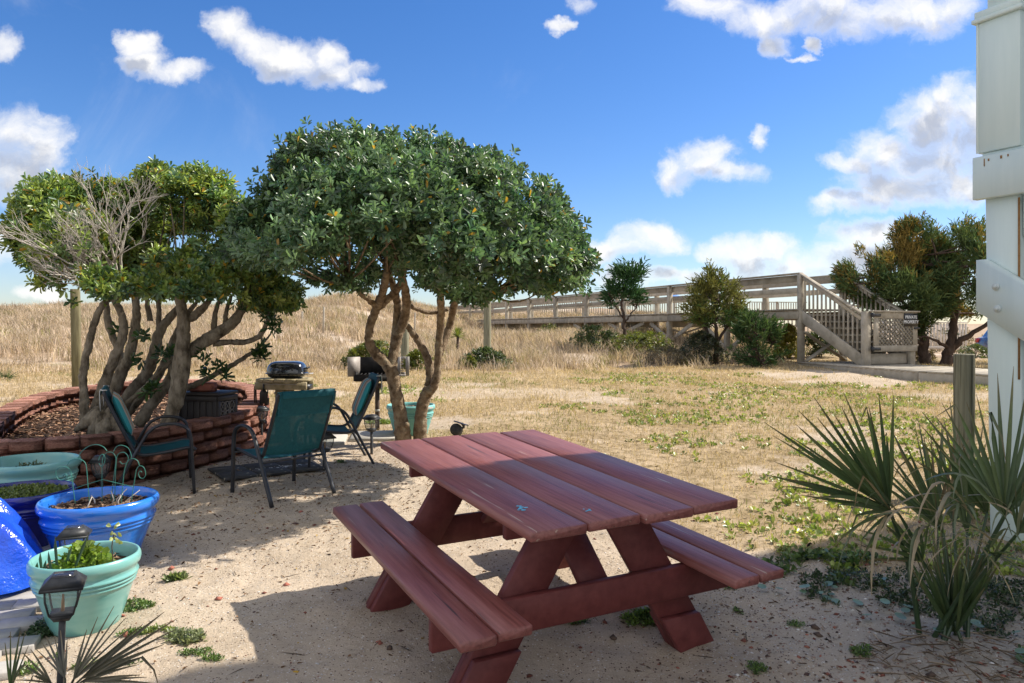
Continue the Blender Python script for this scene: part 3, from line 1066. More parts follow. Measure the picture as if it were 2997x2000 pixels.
bpart('kickboard', [(B_(-SL - .02, 0.09, PLZ + .13), B_(-SL - .02, WID - .09, PLZ + .13), 0.03, 0.24, (0, 0, 1))])
# gate across the foot of the stairs
gs = -SL - 0.17
mb = MB()
g0, g1_, gz0, gz1 = 0.10, WID + 0.06, PLZ + 0.30, NEW - 0.02
for (a, b) in (((g0, gz0 + .07), (g1_, gz0 + .07)), ((g0, gz1 - .07), (g1_, gz1 - .07))):
    mb.plank(B_(gs, a[0], a[1]), B_(gs, b[0], b[1]), 0.035, 0.14, (0, 0, 1), .005)
for a in (g0 + .07, g1_ - .07):
    mb.plank(B_(gs - .004, a, gz0 + .142), B_(gs - .004, a, gz1 - .142), 0.035, 0.14, BWp, .005)
mb.plank(B_(gs, 0.02, gz1 + .022), B_(gs, g1_ + .04, gz1 + .022), 0.13, 0.035, (0, 0, 1), .005)
gate = mb.build('gate', M['grey_wood'], bwk, origin=bo)
wq, hz = g1_ - g0 - .28, gz1 - gz0 - .28
for dsgn in (1, -1):
    for k in range(-8, 13):
        c0 = k * 0.105
        # line q = c0 + t, z = t (or hz - t) clipped to the opening
        t0, t1 = max(0, -c0), min(hz, wq - c0)
        if t1 - t0 < 0.06:
            continue
        za, zb = (t0, t1) if dsgn > 0 else (hz - t0, hz - t1)
        bpart('lattice_slat', [(B_(gs + .006 * dsgn, g0 + .14 + c0 + t0, gz0 + .14 + za), B_(gs + .006 * dsgn, g0 + .14 + c0 + t1, gz0 + .14 + zb), 0.010, 0.040, BWw)], parent=gate, ch=.001)
for z in (gz0 + .06, gz1 - .07):
    bpart('hinge', [(B_(gs - .03, 0.02, z), B_(gs - .03, 0.28, z), 0.03, 0.06, (0, 0, 1)), (B_(gs - .04, 0.03, z - .05), B_(gs - .04, 0.03, z + .05), 0.06, 0.06, (1, 0, 0))], 'black_metal', gate)
bpart('latch', [(B_(gs - .03, g1_ - .12, gz1 - .36), B_(gs - .03, g1_ + .05, gz1 - .36), 0.04, 0.05, (0, 0, 1))], 'black_metal', gate)

# sign on the gate
so_ = Vector(B_(gs - .03, g1_ - .22, gz1 - .18))
sign = thing('sign', 'small black private property sign on the stair gate', 'sign', so_)
mb = MB()
mb.plank(B_(gs - .03, g1_ - .44, gz1 - .17), B_(gs - .03, g1_ - .01, gz1 - .17), 0.008, 0.30, (0, 0, 1), .002)
mb.build('panel', M['sign_black'], sign, origin=so_)
Rs = Matrix((tuple(BWp), (0, 0, 1), tuple(-BWw))).transposed()


def text_mesh(body, size, name='lettering', extr=0.002):
    cu = bpy.data.curves.new('lettering', 'FONT')
    cu.body = body
    cu.size = size
    cu.align_x = 'CENTER'
    cu.align_y = 'CENTER'
    cu.extrude = extr
    cu.offset = size * 0.012
    tmp = bpy.data.objects.new('lettering_tmp', cu)
    C.objects.link(tmp)
    dg = bpy.context.evaluated_depsgraph_get()
    me = bpy.data.meshes.new_from_object(tmp.evaluated_get(dg))
    bpy.data.objects.remove(tmp)
    return me


for (txt, dz) in (('PRIVATE', 0.062), ('PROPERTY', -0.048)):
    o = ob('lettering', text_mesh(txt, 0.098), M['sign_white'], sign)
    o.matrix_local = Matrix.Translation(Vector(B_(gs - .037, g1_ - .225, gz1 - .17 + dz)) - so_) @ Rs.to_4x4()
# landing walkway at the foot of the stairs
lw = thing('landing_walkway', 'low grey timber walkway leading right from the stair foot', 'walkway', (7.6, 16.5, 0.45))
lo = Vector((7.6, 16.5, 0.45))


def lpart(name, segs, m='grey_wood', ch=.006):
    mb = MB()
    for (a, b, w, h, up) in segs:
        mb.plank(a, b, w, h, up, ch)
    return mb.build(name, M[m], lw, origin=lo)


A0, A1, A2 = np.array([7.10, 18.35, PLZ - .02]), np.array([7.93, 14.45, PLZ - .02]), np.array([9.4, 12.9, PLZ - .05])
A3 = np.array([14.5, 10.2, PLZ - .1])
ins = [np.array([1.75, .4, 0]), np.array([1.6, 1.15, 0]), np.array([.9, 1.6, 0]), np.array([.9, 1.6, 0])]
path = [A0, A1, A2, A3]
for i in range(3):
    a, b = path[i], path[i + 1]
    lpart('edge_beam', [(a - np.array([0, 0, .14]), b - np.array([0, 0, .14]), 0.06, 0.25, (0, 0, 1))])
    lpart('edge_beam', [(a + ins[i] - np.array([0, 0, .14]), b + ins[i + 1] - np.array([0, 0, .14]), 0.06, 0.25, (0, 0, 1))])
    ln = np.linalg.norm(b - a)
    nb_ = int(ln / 0.15)
    for k in range(nb_):
        f = (k + .5) / nb_
        p, q = a * (1 - f) + b * f, (a + ins[i]) * (1 - f) + (b + ins[i + 1]) * f
        d = (q - p) / np.linalg.norm(q - p)
        lpart('deck_board', [(p - d * .04, q + d * .04, 0.143, 0.036, (0, 0, 1))])

# neighbouring walkway with a picket railing, far behind
def far_railing(name, label, P0, P1, ztop, h, n, deck=True, m='grey_wood', pw=0.055):
    P0, P1 = np.array([*P0, 0.0]), np.array([*P1, 0.0])
    o0 = Vector((P0[0], P0[1], ztop[0] - h))
    r = thing(name, label, 'fence' if not deck else 'railing', o0)
    d = (P1 - P0)
    def pt(f, z):
        q = P0 + d * f
        return np.array([q[0], q[1], ztop[0] * (1 - f) + ztop[1] * f + z])
    mb = MB().plank(pt(0, 0), pt(1, 0), 0.1, 0.05)
    mb.build('handrail', M[m], r, origin=o0)
    MB().plank(pt(0, -h + .08), pt(1, -h + .08), 0.05, 0.1).build('bottom_rail', M[m], r, origin=o0)
    if deck:
        MB().plank(pt(0, -h - .08), pt(1, -h - .08), 0.7, 0.2).build('deck', M[m], r, origin=o0)
    me = MB().plank((0, 0, -h), (0, 0, -.02), pw, 0.03, (0, 1, 0), .003).mesh('picket')
    me.materials.append(M[m])
    for k in range(n):
        o = ob('picket', me, None, r)
        o.location = Vector(pt((k + .5) / n, -random.uniform(0, .03))) - o0
    for k in range(int(np.linalg.norm(d) / 3) + 1):
        q = pt(min(1, k * 3 / np.linalg.norm(d)), 0)
        zg = gz(q[0], q[1]) - .1
        if zg < q[2] - .2:
            MB().plank((q[0], q[1] + .06, zg), (q[0], q[1] + .06, q[2] + .04), 0.12, 0.12, (0, 1, 0)).build('post', M[m], r, origin=o0)
    return r


far_railing('picket_railing', 'far timber walkway railing of close grey pickets behind the boardwalk', (1.0, 46.5), (17.5, 44), (3.18, 3.0), 0.9, 120)
far_railing('picket_fence', 'row of tall grey pickets standing below the boardwalk by stairs', (7.6, 31.5), (14.5, 30), (1.95, 1.75), 1.15, 46, deck=False)
far_railing('picket_fence', 'pale picket fence far behind the cedars beside the gate', (16.6, 33.0), (20.4, 33.2), (1.75, 1.7), 1.2, 26, deck=False, m='fence_white', pw=.09)

# ------------------------------------------------------------------ posts and poles
def roundpost(name, label, cat, x, y, z1, r, m, sides=14, group=None, dome=True):
    z0 = gz(x, y) - 0.15
    mb = MB()
    hh = z1 - z0
    prof = [(0.001, z1 - z0), (r * .8, hh), (r * .985, hh - .012), (r, hh * .6), (r * 1.02, hh * .3), (r * 1.03, 0)]
    mb.lathe(prof[::-1], sides)
    o = mb.build(name, M[m], None, auto=35)
    o.location = (x, y, z0)
    return tag(o, label, cat, group)


roundpost('timber_pole', 'thick round greenish timber pole standing alone in the dune grass', 'pole', -0.66, 19.8, 2.32, 0.10, 'pole_wood', 20)
roundpost('timber_pole', 'round timber pole partly hidden behind the umbrella tree trunks', 'pole', -2.66, 18.4, 1.62, 0.10, 'pole_wood', 20)
mb = MB().plank((0, 0, -.2), (0.0, 0, 1.75), 0.125, 0.125, (0, 1, 0), .008)
o = mb.build('fence_post', M['post_wood'])
o.location = (-6.95, 11.85, 0.31)
o.rotation_euler = (0, math.radians(-.9), math.radians(20))
tag(o, 'tall square timber post rising behind the brick planter', 'post')
mb = MB()
mb.prism([(0.078 * math.cos(a), 0.078 * math.sin(a)) for a in np.linspace(0, 2 * PI, 17)[:-1] if True], -.2, 1.13)
o = mb.build('timber_post', M['pole_wood'], auto=60)
o.modifiers.new('b', 'BEVEL').width = .006
o.location = (3.69, 6.05, 0.09)
o.rotation_euler = (0, 0, .4)
tag(o, 'short weathered timber post beside the white house column', 'post')
for (px, py0, py1, Y, lab) in ((883, 912, 985, 27, 'thin grey stake on the dune, left of a close pair'), (946, 898, 1000, 25.5, 'thin grey stake on the dune, right of a close pair'),
                               (1213, 915, 968, 31, 'thin grey stake on the dune seen between the tree trunks'), (727, 985, 1035, 22, 'leaning thin stake on the dune behind the planter tree')):
    a = at(px, py0, Y)
    z0 = gz(a.x, Y) - .1
    o = MB().plank((0, 0, 0), (0.03, 0, a.z - z0), 0.06, 0.05, (0, 1, 0), .006).build('fence_stake', M['grey_wood'])
    o.location = (a.x, Y, z0)
    tag(o, lab, 'stake', 'stakes on the dune')

# ------------------------------------------------------------------ parked car beyond the cedars
cx, cy = 22.05, 33.6
cz = gz(cx + 1, cy) + 0.0
car = thing('parked_car', 'dark blue car parked beyond the cedar, mostly behind the house column', 'car', (cx, cy, cz))
prof = [(0.0, .42), (0.03, .75), (.10, .98), (.32, 1.04), (.62, 1.50), (1.1, 1.56), (2.2, 1.55), (2.75, 1.42), (3.35, 1.05), (4.15, .95), (4.35, .72), (4.38, .42), (3.9, .30), (.5, .30)]
mb = MB()
prof_s = crv(prof + [prof[0]], 3)[:-1]
n_ = len(prof_s)
rows = []
for (yy, k) in ((0.0, .90), (0.12, 1.0), (0.9, 1.02), (1.66, 1.0), (1.78, .90)):
    ctr = np.array([2.19, .75])
    for (x, z) in prof_s:
        kx = 1 - (1 - k) * 0.25
        tz = 1.0 if z < 1.0 else 1.0
        inset = (max(0, z - 1.0) * .32) * (1 if yy < .89 else -1 if yy > .91 else 0)
        rows.append((ctr[0] + (x - ctr[0]) * kx, yy + inset, ctr[1] + (z - ctr[1]) * (1 - (1 - k) * .3)))
q = [(r * n_ + i, r * n_ + (i + 1) % n_, (r + 1) * n_ + (i + 1) % n_, (r + 1) * n_ + i) for r in range(4) for i in range(n_)]
c0 = len(rows)
rows += [(2.2, 0.02, .8), (2.2, 1.76, .8)]
tr = [((i + 1) % n_, i, c0) for i in range(n_)] + [(4 * n_ + i, 4 * n_ + (i + 1) % n_, c0 + 1) for i in range(n_)]
mb.add(rows, q, tr)
mb.build('body', M['car_paint'], car, auto=40)
for wx in (.85, 3.5):
    for wy in (-0.02, 1.60):
        mb = MB()
        Rw = np.array([[1, 0, 0], [0, 0, 1], [0, -1, 0]], float).T
        mb.prism([(.33 * math.cos(k * PI / 12), .33 * math.sin(k * PI / 12)) for k in range(24)], 0, .2, Rw, (wx, wy + .2, .33))
        wh = mb.build('wheel', M['tyre'], car, auto=40)
        mb = MB().prism([(.20 * math.cos(k * PI / 10), .20 * math.sin(k * PI / 10)) for k in range(20)], 0, .21, Rw, (wx, wy + (.205 if wy < 1 else .215) , .33))
        mb.build('rim', M['rim'], wh)
mb = MB()
mb.add([(.42, .10, 1.08), (.66, .17, 1.42), (1.5, .19, 1.46), (1.5, .09, 1.07)], [(3, 2, 1, 0)])
mb.add([(1.56, .09, 1.07), (1.56, .19, 1.46), (2.5, .17, 1.40), (3.0, .09, 1.07)], [(3, 2, 1, 0)])
for v_ in mb.v:
    v_[:, 1] -= .105
mb.build('window', M['car_glass'], car)
MB().box((0.05, .16, .86), (.08, .22, .2)).build('taillight', M['taillight'], car)
MB().box((0.05, 1.6, .86), (.08, .22, .2)).build('taillight', M['taillight'], car)
# beach umbrella far behind the boardwalk
o = thing('beach_umbrella', 'small blue beach umbrella far behind the boardwalk rails', 'umbrella', (10.6, 48.5, gz(10.6, 48.5)))
uz = 1.425 + (963 - 862) * 48.5 / 2170 - o.location.z
mb = MB().lathe([(0.75, uz - .45), (0.55, uz - .2), (0.3, uz - .05), (0.01, uz)], 8)
mb.build('canopy', M['umbrella_blue'], o)
MB().tube([(0, 0, 0), (0, 0, uz)], .025, 6).build('pole', M['fence_white'], o)

# ------------------------------------------------------------------ picnic table
TX, TY, TYAW, TPT, TRL = 0.091, 3.627, 0.474, 0.044, -0.013
TBW, TBL, TSB, TSO, TSZ = 0.974, 1.766, 0.286, 0.756, 0.427
tbl = thing('picnic_table', 'dark red painted wooden picnic table with two attached benches', 'table', (TX, TY, 0))
tbl.rotation_euler = (Matrix.Rotation(TYAW, 3, 'Z') @ Matrix.Rotation(TPT, 3, 'X') @ Matrix.Rotation(TRL, 3, 'Y')).to_euler()
bw_ = (TBW - 3 * 0.013) / 4
for i in range(4):
    x = -TBW / 2 + bw_ / 2 + i * (bw_ + 0.013)
    e0, e1 = [(0.0, 0.0), (0.012, 0.006), (-.004, .01), (0.01, -.012)][i]
    nseg = 9
    mb = MB()
    mb.plank((x, -TBL / 2 + e0, .741), (x, TBL / 2 + e1, .741), bw_, 0.038, (0, 0, 1), .005)
    o = mb.build('top_board', M['red_paint'], tbl)
sbw = (TSB - 0.012) / 2
for sgn in (-1, 1):
    for k in range(2):
        x = sgn * (TSO - sbw / 2 - k * (sbw + .012))
        mb = MB().plank((x, -TBL / 2 + random.uniform(-.01, .01), TSZ - .02), (x, TBL / 2 + random.uniform(-.01, .01), TSZ - .02), sbw, 0.040, (0, 0, 1), .006)
        mb.build('bench_board', M['red_paint'], tbl)
for ys in (-1, 1):
    yl = ys * 0.515
    for sgn in (-1, 1):
        # leg board cut level at top and foot
        x1, x0 = sgn * 0.115, sgn * 0.600
        z1, z0 = 0.72, -0.07
        hw = 0.107
        poly = [(x0 - hw, z0), (x0 + hw, z0), (x1 + hw, z1), (x1 - hw, z1)]
        Rm = np.array([[1, 0, 0], [0, 0, -1], [0, 1, 0]], float)
        if sgn < 0:
            pass
        mb = MB().prism(poly, 0, .038, Rm, (0, yl + .019, 0))
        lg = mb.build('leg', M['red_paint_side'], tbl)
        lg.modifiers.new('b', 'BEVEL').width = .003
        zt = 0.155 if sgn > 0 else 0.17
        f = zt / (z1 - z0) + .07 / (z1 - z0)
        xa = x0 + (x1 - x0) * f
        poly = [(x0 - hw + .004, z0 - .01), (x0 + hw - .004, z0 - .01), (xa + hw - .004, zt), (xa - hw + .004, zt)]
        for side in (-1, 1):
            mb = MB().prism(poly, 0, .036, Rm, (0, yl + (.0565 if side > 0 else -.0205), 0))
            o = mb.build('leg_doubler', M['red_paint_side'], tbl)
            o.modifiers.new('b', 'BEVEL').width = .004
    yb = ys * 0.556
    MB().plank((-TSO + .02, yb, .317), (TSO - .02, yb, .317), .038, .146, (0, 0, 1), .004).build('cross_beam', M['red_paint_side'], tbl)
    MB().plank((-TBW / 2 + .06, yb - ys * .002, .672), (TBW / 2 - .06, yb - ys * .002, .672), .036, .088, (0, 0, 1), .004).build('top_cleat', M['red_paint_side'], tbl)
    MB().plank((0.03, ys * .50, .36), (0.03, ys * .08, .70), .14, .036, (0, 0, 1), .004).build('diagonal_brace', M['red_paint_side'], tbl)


def splat(cx, cy, r, seed, parent=tbl, z=.7606):
    rr = np.random.default_rng(seed)
    mb = MB()
    for k in range(9):
        a, d = rr.random() * 2 * PI, r * rr.random() ** .6
        s = r * .28 * (0.4 + rr.random())
        n = 7
        pl = [(cx + d * math.cos(a) + s * (0.6 + .7 * rr.random()) * math.cos(i * 2 * PI / n), cy + 1.1 * d * math.sin(a) + s * (0.6 + .7 * rr.random()) * math.sin(i * 2 * PI / n)) for i in range(n)]
        mb.prism(pl, z + .00015 * k, z + .0004 + .00015 * k)
    return mb.build('paint_splash', M['blue_splat'], parent)


splat(-0.385, -0.60, 0.032, 3)
splat(-0.165, -0.74, 0.018, 4)

# ------------------------------------------------------------------ sling chairs
chair_parts = {}


def sling_surface(path, halfw, sag, thick=0.004):
    n = len(path)
    V, m = [], 9
    for off in (0, -thick):
        for (y, z), i in zip(path, range(n)):
            a = path[max(i - 1, 0)]
            b = path[min(i + 1, n - 1)]
            t = np.array([b[0] - a[0], b[1] - a[1]])
            t = t / np.linalg.norm(t)
            nn = np.array([-t[1], t[0]])
            for k in range(m):
                u_ = -1 + 2 * k / (m - 1)
                s_ = sag * (1 - u_ * u_)
                V.append((u_ * halfw, y + nn[0] * (s_ + off), z + nn[1] * (s_ + off)))
    q = []
    for o_ in (0, n * m):
        for i in range(n - 1):
            for k in range(m - 1):
                f = (o_ + i * m + k, o_ + i * m + k + 1, o_ + (i + 1) * m + k + 1, o_ + (i + 1) * m + k)
                q.append(f if o_ else f[::-1])
    return V, q


def make_chair(label, loc, rz, pillow=True, ties=True):
    r = thing('sling_chair', label, 'chair', loc, rz, 'sling chairs in the yard')
    if not chair_parts:
        for sx_ in (-1, 1):
            x = sx_ * 0.292
            p = crv([(x, .285, 0), (x, .270, .30), (x, .258, .50), (x, .225, .590), (x, .14, .632), (x, .03, .632), (x, -.055, .585), (x, -.115, .49), (x, -.20, .315), (x, -.355, 0)], 5)
            mb = MB()
            # flat oval bar: wider across than thick
            V_, rr = [], []
            mb.tube(p, 0.0135, 8)
            vv = mb.v[0]
            mid = x
            vv[:, 0] = mid + (vv[:, 0] - mid) * 1.45
            chair_parts['arm_frame%d' % sx_] = ('arm_frame', mb.mesh('arm_frame', smooth=True), M['black_metal'])
        prof = [(-.395, .935), (-.37, .86), (-.285, .66), (-.205, .48), (-.165, .405), (-.11, .372), (-.03, .372), (.12, .392), (.22, .410), (.275, .405), (.295, .385)]
        pp = crv(prof, 4)
        for sx_ in (-1, 1):
            mb = MB().tube([(sx_ * .262, y, z) for y, z in pp], .0145, 8)
            chair_parts['side_rail%d' % sx_] = ('side_rail', mb.mesh('side_rail', smooth=True), M['black_metal'])
        i_s = [i for i in range(len(pp))]
        back = [tuple(x) for x in pp[:17]]
        seat = [tuple(x) for x in pp[19:]]
        V_, q = sling_surface(back, .252, -.018)
        chair_parts['backrest'] = ('backrest', mk_mesh('backrest', V_, q, smooth=True), M['sling'])
        V_, q = sling_surface(seat, .252, -.016)
        chair_parts['seat'] = ('seat', mk_mesh('seat', V_, q, smooth=True), M['sling'])
        mb = MB()
        mb.tube([(-.262, -.395, .935), (.262, -.395, .935)], .013, 8)
        chair_parts['top_bar'] = ('top_bar', mb.mesh('top_bar', smooth=True), M['black_metal'])
        mb = MB()
        mb.tube([(-.29, -.185, .345), (.29, -.185, .345)], .011, 8)
        mb.tube([(-.29, .262, .385), (.29, .262, .385)], .011, 8)
        chair_parts['stretcher'] = ('stretcher', mb.mesh('stretcher', smooth=True), M['black_metal'])
        # cushion hung over the top of the backrest
        n1, n2 = 22, 14
        V_ = []
        for a in range(n1 + 1):
            for b in range(n2 + 1):
                pass
        mb = MB()
        nu, nv = 24, 10
        for side in (1, -1):
            pts = []
            for i in range(nu + 1):
                for j in range(nv + 1):
                    a, b = -1 + 2 * i / nu, -1 + 2 * j / nv
                    e_ = (abs(a) ** 5 + abs(b) ** 5)
                    rr_ = max(1e-4, 1 - e_) if e_ < 1 else 0
                    k = max(abs(a), abs(b))
                    s5 = (abs(a) ** 5 + abs(b) ** 5) ** .2 if k > 0 else 1
                    ca, cb = (a * k / s5, b * k / s5) if s5 > 0 else (0, 0)
                    th = 0.036 * (max(0, 1 - k ** 4)) ** .5
                    pts.append((ca * .235, side * th, cb * .205))
            q = []
            for i in range(nu):
                for j in range(nv):
                    f = (i * (nv + 1) + j, (i + 1) * (nv + 1) + j, (i + 1) * (nv + 1) + j + 1, i * (nv + 1) + j + 1)
                    q.append(f if side > 0 else f[::-1])
            mb.add(pts, q)
        chair_parts['cushion'] = ('cushion', mb.mesh('cushion', smooth=True), M['striped'])
        mb = MB()
        # fold of cloth over the top bar
        fold = crv([(-.345, .74), (-.372, .86), (-.385, .925), (-.398, .952), (-.418, .94), (-.422, .90)], 4)
        V_, q = sling_surface([tuple(x) for x in fold], .235, 0, .008)
        chair_parts['cushion_flap'] = ('cushion_flap', mk_mesh('cushion_flap', V_, q, smooth=True), M['sling'])
        rr2 = random.Random(4)
        mb = MB()
        for x in (-.245,):
            for k in range(4):
                a = rr2.uniform(-1, 1)
                mb.tube(crv([(x, -.40, .94), (x + .02 * a, -.42, .952), (x + .03 * a + .01, -.425, .90), (x + .04 * a, -.42, .83 - .02 * k)], 3), .0035, 5)
            mb.tube(crv([(x - .02, -.395, .95), (x, -.42, .955), (x + .02, -.395, .95), (x, -.375, .95), (x - .02, -.395, .95)], 3), .005, 5)
        chair_parts['tie_cord'] = ('tie_cord', mb.mesh('tie_cord', smooth=True), M['cord'])
        chair_parts['tie_cord_teal'] = ('tie_cord', chair_parts['tie_cord'][1].copy(), M['sling'])
        for k_, (nm_, me_, m_) in chair_parts.items():
            me_.materials.clear()
            me_.materials.append(m_)
    for k_, (nm_, me_, m_) in chair_parts.items():
        if k_ in ('cushion', 'cushion_flap') and not pillow:
            continue
        if k_ == 'tie_cord' and not pillow:
            continue
        if k_ == 'tie_cord_teal' and pillow:
            continue
        o = ob(nm_, me_, None, r)
        if nm_ == 'tie_cord':
            o2 = ob(nm_, me_, None, r)
            o2.location = (.49, 0, 0)
        if k_ == 'cushion':
            o.location = (0, -.262, .72)
            o.rotation_euler = (math.radians(21), 0, 0)
    if not pillow:
        o = ob('cushion_flap', chair_parts['cushion_flap'][1], None, r)
        o.scale = (1.02, 1, 1)
    return r


def chair_at(x, y, fwd, label, **kw):
    rz = math.atan2(-fwd[0], fwd[1])
    make_chair(label, (x, y, gz(x, y) - .015), rz, **kw).scale = (.95, .95, .90)


chair_at(-1.86, 5.98, (-.74, .67), 'teal sling chair with its back turned, in the middle of the three', pillow=False)
chair_at(-2.94, 6.14, (.90, .44), 'teal sling chair by the block planter with striped cushion, facing right')
chair_at(-1.70, 7.14, (-.94, -.34), 'teal sling chair beside the umbrella tree with striped cushion, facing left')

# ------------------------------------------------------------------ solar lanterns
lant = {}


def frustum(mb, r0, z0, r1, z1, n=4, rot=PI / 4, cap=True):
    V_ = [(r0 * math.cos(rot + i * 2 * PI / n), r0 * math.sin(rot + i * 2 * PI / n), z0) for i in range(n)] + \
         [(r1 * math.cos(rot + i * 2 * PI / n), r1 * math.sin(rot + i * 2 * PI / n), z1) for i in range(n)]
    q = [(i, (i + 1) % n, n + (i + 1) % n, n + i) for i in range(n)]
    if cap:
        q += [(3, 2, 1, 0), (4, 5, 6, 7)] if n == 4 else []
    mb.add(V_, q)


def make_lantern(label, x, y, h, rz, lean=(0, 0)):
    r = thing('solar_lantern', label, 'lantern', (x, y, gz(x, y)), rz, 'solar path lanterns')
    r.rotation_euler = (lean[0], lean[1], rz)
    if not lant:
        s2 = math.sqrt(2)
        mb = MB()
        mb.plank((0, 0, -.62), (0, 0, -.175), .026, .026, (0, 1, 0), .002)
        lant['stake'] = (mb.mesh('stake'), M['lamp_black'])
        mb = MB()
        frustum(mb, .030 * s2, -.19, .045 * s2, -.165)
        frustum(mb, .047 * s2, -.165, .047 * s2, -.155)
        frustum(mb, .066 * s2, -.052, .066 * s2, -.044)
        for i in range(4):
            a = PI / 4 + i * PI / 2
            mb.tube([(.0465 * s2 * math.cos(a), .0465 * s2 * math.sin(a), -.16), (.062 * s2 * math.cos(a), .062 * s2 * math.sin(a), -.095), (.065 * s2 * math.cos(a), .065 * s2 * math.sin(a), -.046)], .0045, 6)
        lant['frame'] = (mb.mesh('frame'), M['lamp_black'])
        mb = MB()
        frustum(mb, .043 * s2, -.154, .059 * s2, -.095, cap=False)
        frustum(mb, .059 * s2, -.095, .062 * s2, -.052, cap=False)
        lant['glass'] = (mb.mesh('glass'), M['glass'])
        mb = MB()
        frustum(mb, .084 * s2, -.052, .084 * s2, -.040)
        frustum(mb, .083 * s2, -.040, .047 * s2, -.004)
        frustum(mb, .047 * s2, -.004, .045 * s2, 0.0)
        lant['cap'] = (mb.mesh('cap'), M['lamp_black'])
        mb = MB()
        frustum(mb, .038 * s2, 0.0005, .038 * s2, .002)
        lant['solar_panel'] = (mb.mesh('solar_panel'), M['solar'])
        mb = MB().tube([(0, 0, -.155), (0, 0, -.12), (0, 0, -.085)], [.008, .007, .005], 6)
        lant['bulb'] = (mb.mesh('bulb'), M['bulb'])
        for me_, m_ in lant.values():
            me_.materials.append(m_)
    for k_, (me_, m_) in lant.items():
        o = ob(k_, me_, None, r)
        o.location = (0, 0, h)
        o.scale = (.86, .86, .92)
    return r


make_lantern('solar lantern in front of the small seafoam pot, nearest the camera', -1.745, 2.86, .485, .42, (0, .03))
make_lantern('solar lantern whose cap shows between the seafoam and bright blue pots', -2.28, 3.86, .395, .35)
make_lantern('solar lantern against the block planter behind the wire trellis', -3.16, 5.72, .355, .3, (0, -.04))
make_lantern('solar lantern at the planter corner below the hanging spatula', -2.70, 8.0, .43, .2)
make_lantern('solar lantern just right of the middle chair back', -1.745, 6.88, .345, .9, (.02, .03))
make_lantern('solar lantern between the cushioned chair and the umbrella tree', -1.45, 7.66, .405, .75)
make_lantern('small solar lantern half hidden behind the grill stand post', -3.12, 10.0, .36, .6)

# solar spotlight on the sand behind the table
sp_o = thing('solar_spotlight', 'black solar spotlight with tilted panel behind the table', 'spotlight', (-.60, 8.45, gz(-.6, 8.45)))
mb = MB()
pr = [(0.001, -.075), (.05, -.06), (.068, -.02), (.070, .03), (.064, .06), (.001, .06)]
mb.lathe(pr, 20)
o = mb.build('lamp_head', M['lamp_black'], sp_o, smooth=True)
o.location = (-.03, 0, .095)
o.rotation_euler = (math.radians(65), math.radians(-25), 0)
mb = MB().plank((-.075, 0, 0), (.075, 0, 0), .11, .014, (0, 0, 1), .003)
o = mb.build('solar_panel', M['solar'], sp_o)
o.location = (.02, 0, .175)
o.rotation_euler = (math.radians(-12), math.radians(14), math.radians(-25))
MB().tube([(0, 0, -.1), (0, 0, .1)], .014, 8).build('stake', M['lamp_black'], sp_o)
MB().tube(crv([(-.02, 0, .10), (.05, .01, .13), (.03, 0, .17)], 3), .015, 8).build('bracket', M['lamp_black'], sp_o)

# ------------------------------------------------------------------ flower pots
def pot_profile(R, h, base=.62, lip=.06):
    p = [(R * base * .96, 0.0), (R * base, .008)]
    for f in np.linspace(.04, .55, 6):
        p.append((R * (base + (.885 - base) * f / .62), h * f))
    def rr(f):
        return R * (base + (.885 - base) * f / .62)
    for f0 in (.595, .65, .705):
        p += [(rr(f0), h * f0), (rr(f0) + .007, h * (f0 + .012)), (rr(f0) + .008, h * (f0 + .03)), (rr(f0) + .002, h * (f0 + .045))]
    p += [(R * .925, h * .79), (R * .94, h * .83), (R * .985, h * .86), (R, h * .905), (R * .995, h * .955), (R * .97, h * .99), (R * .945, h), (R * .925, h * .985), (R * .905, h * .93), (R * .86, h * .70), (R * .83, h * .62)]
    return p


def pot(label, x, y, R, h, m, base=.62, z=None, soil=.80, name='flower_pot', chips=140, tone=None):
    z = gz(x, y) - .012 if z is None else z
    r = thing(name, label, 'flower pot', (x, y, z), random.uniform(0, 6), 'flower pots')
    prof = pot_profile(R, h, base)
    mb = MB().lathe(prof, 56)
    # finer banding grooves at the foot
    mb.build('pot_body', M[m], r, smooth=True)
    rs = R * .895
    mb = MB()
    mb.lathe([(0.001, h * soil + .012), (rs * .5, h * soil + .010), (rs, h * soil)], 28)
    mb.build('soil', M['soil'], r, smooth=True)
    k = chips
    a, d = rng.random(k) * 2 * PI, rs * .95 * np.sqrt(rng.random(k))
    P = np.stack([d * np.cos(a), d * np.sin(a), np.full(k, h * soil + .012)], 1)
    b = rng.random(k) * 2 * PI
    Dd = np.stack([np.cos(b), np.sin(b), .5 * (rng.random(k) - .3)], 1)
    Nn = np.stack([rng.standard_normal(k) * .4, rng.standard_normal(k) * .4, np.ones(k)], 1)
    Vv, q = leaves(P - Dd * .02, Dd, Nn, .02 + .045 * rng.random(k), .008 + .014 * rng.random(k), .3, 0.05)
    cc = jcol(k, (.10, .06, .04), (.36, .24, .15), .25)
    o = ob('mulch', mk_mesh('mulch', Vv, q, col=rep(cc, 6)), M['litter'], r)
    o['kind'] = 'stuff'
    return r, h * soil + z


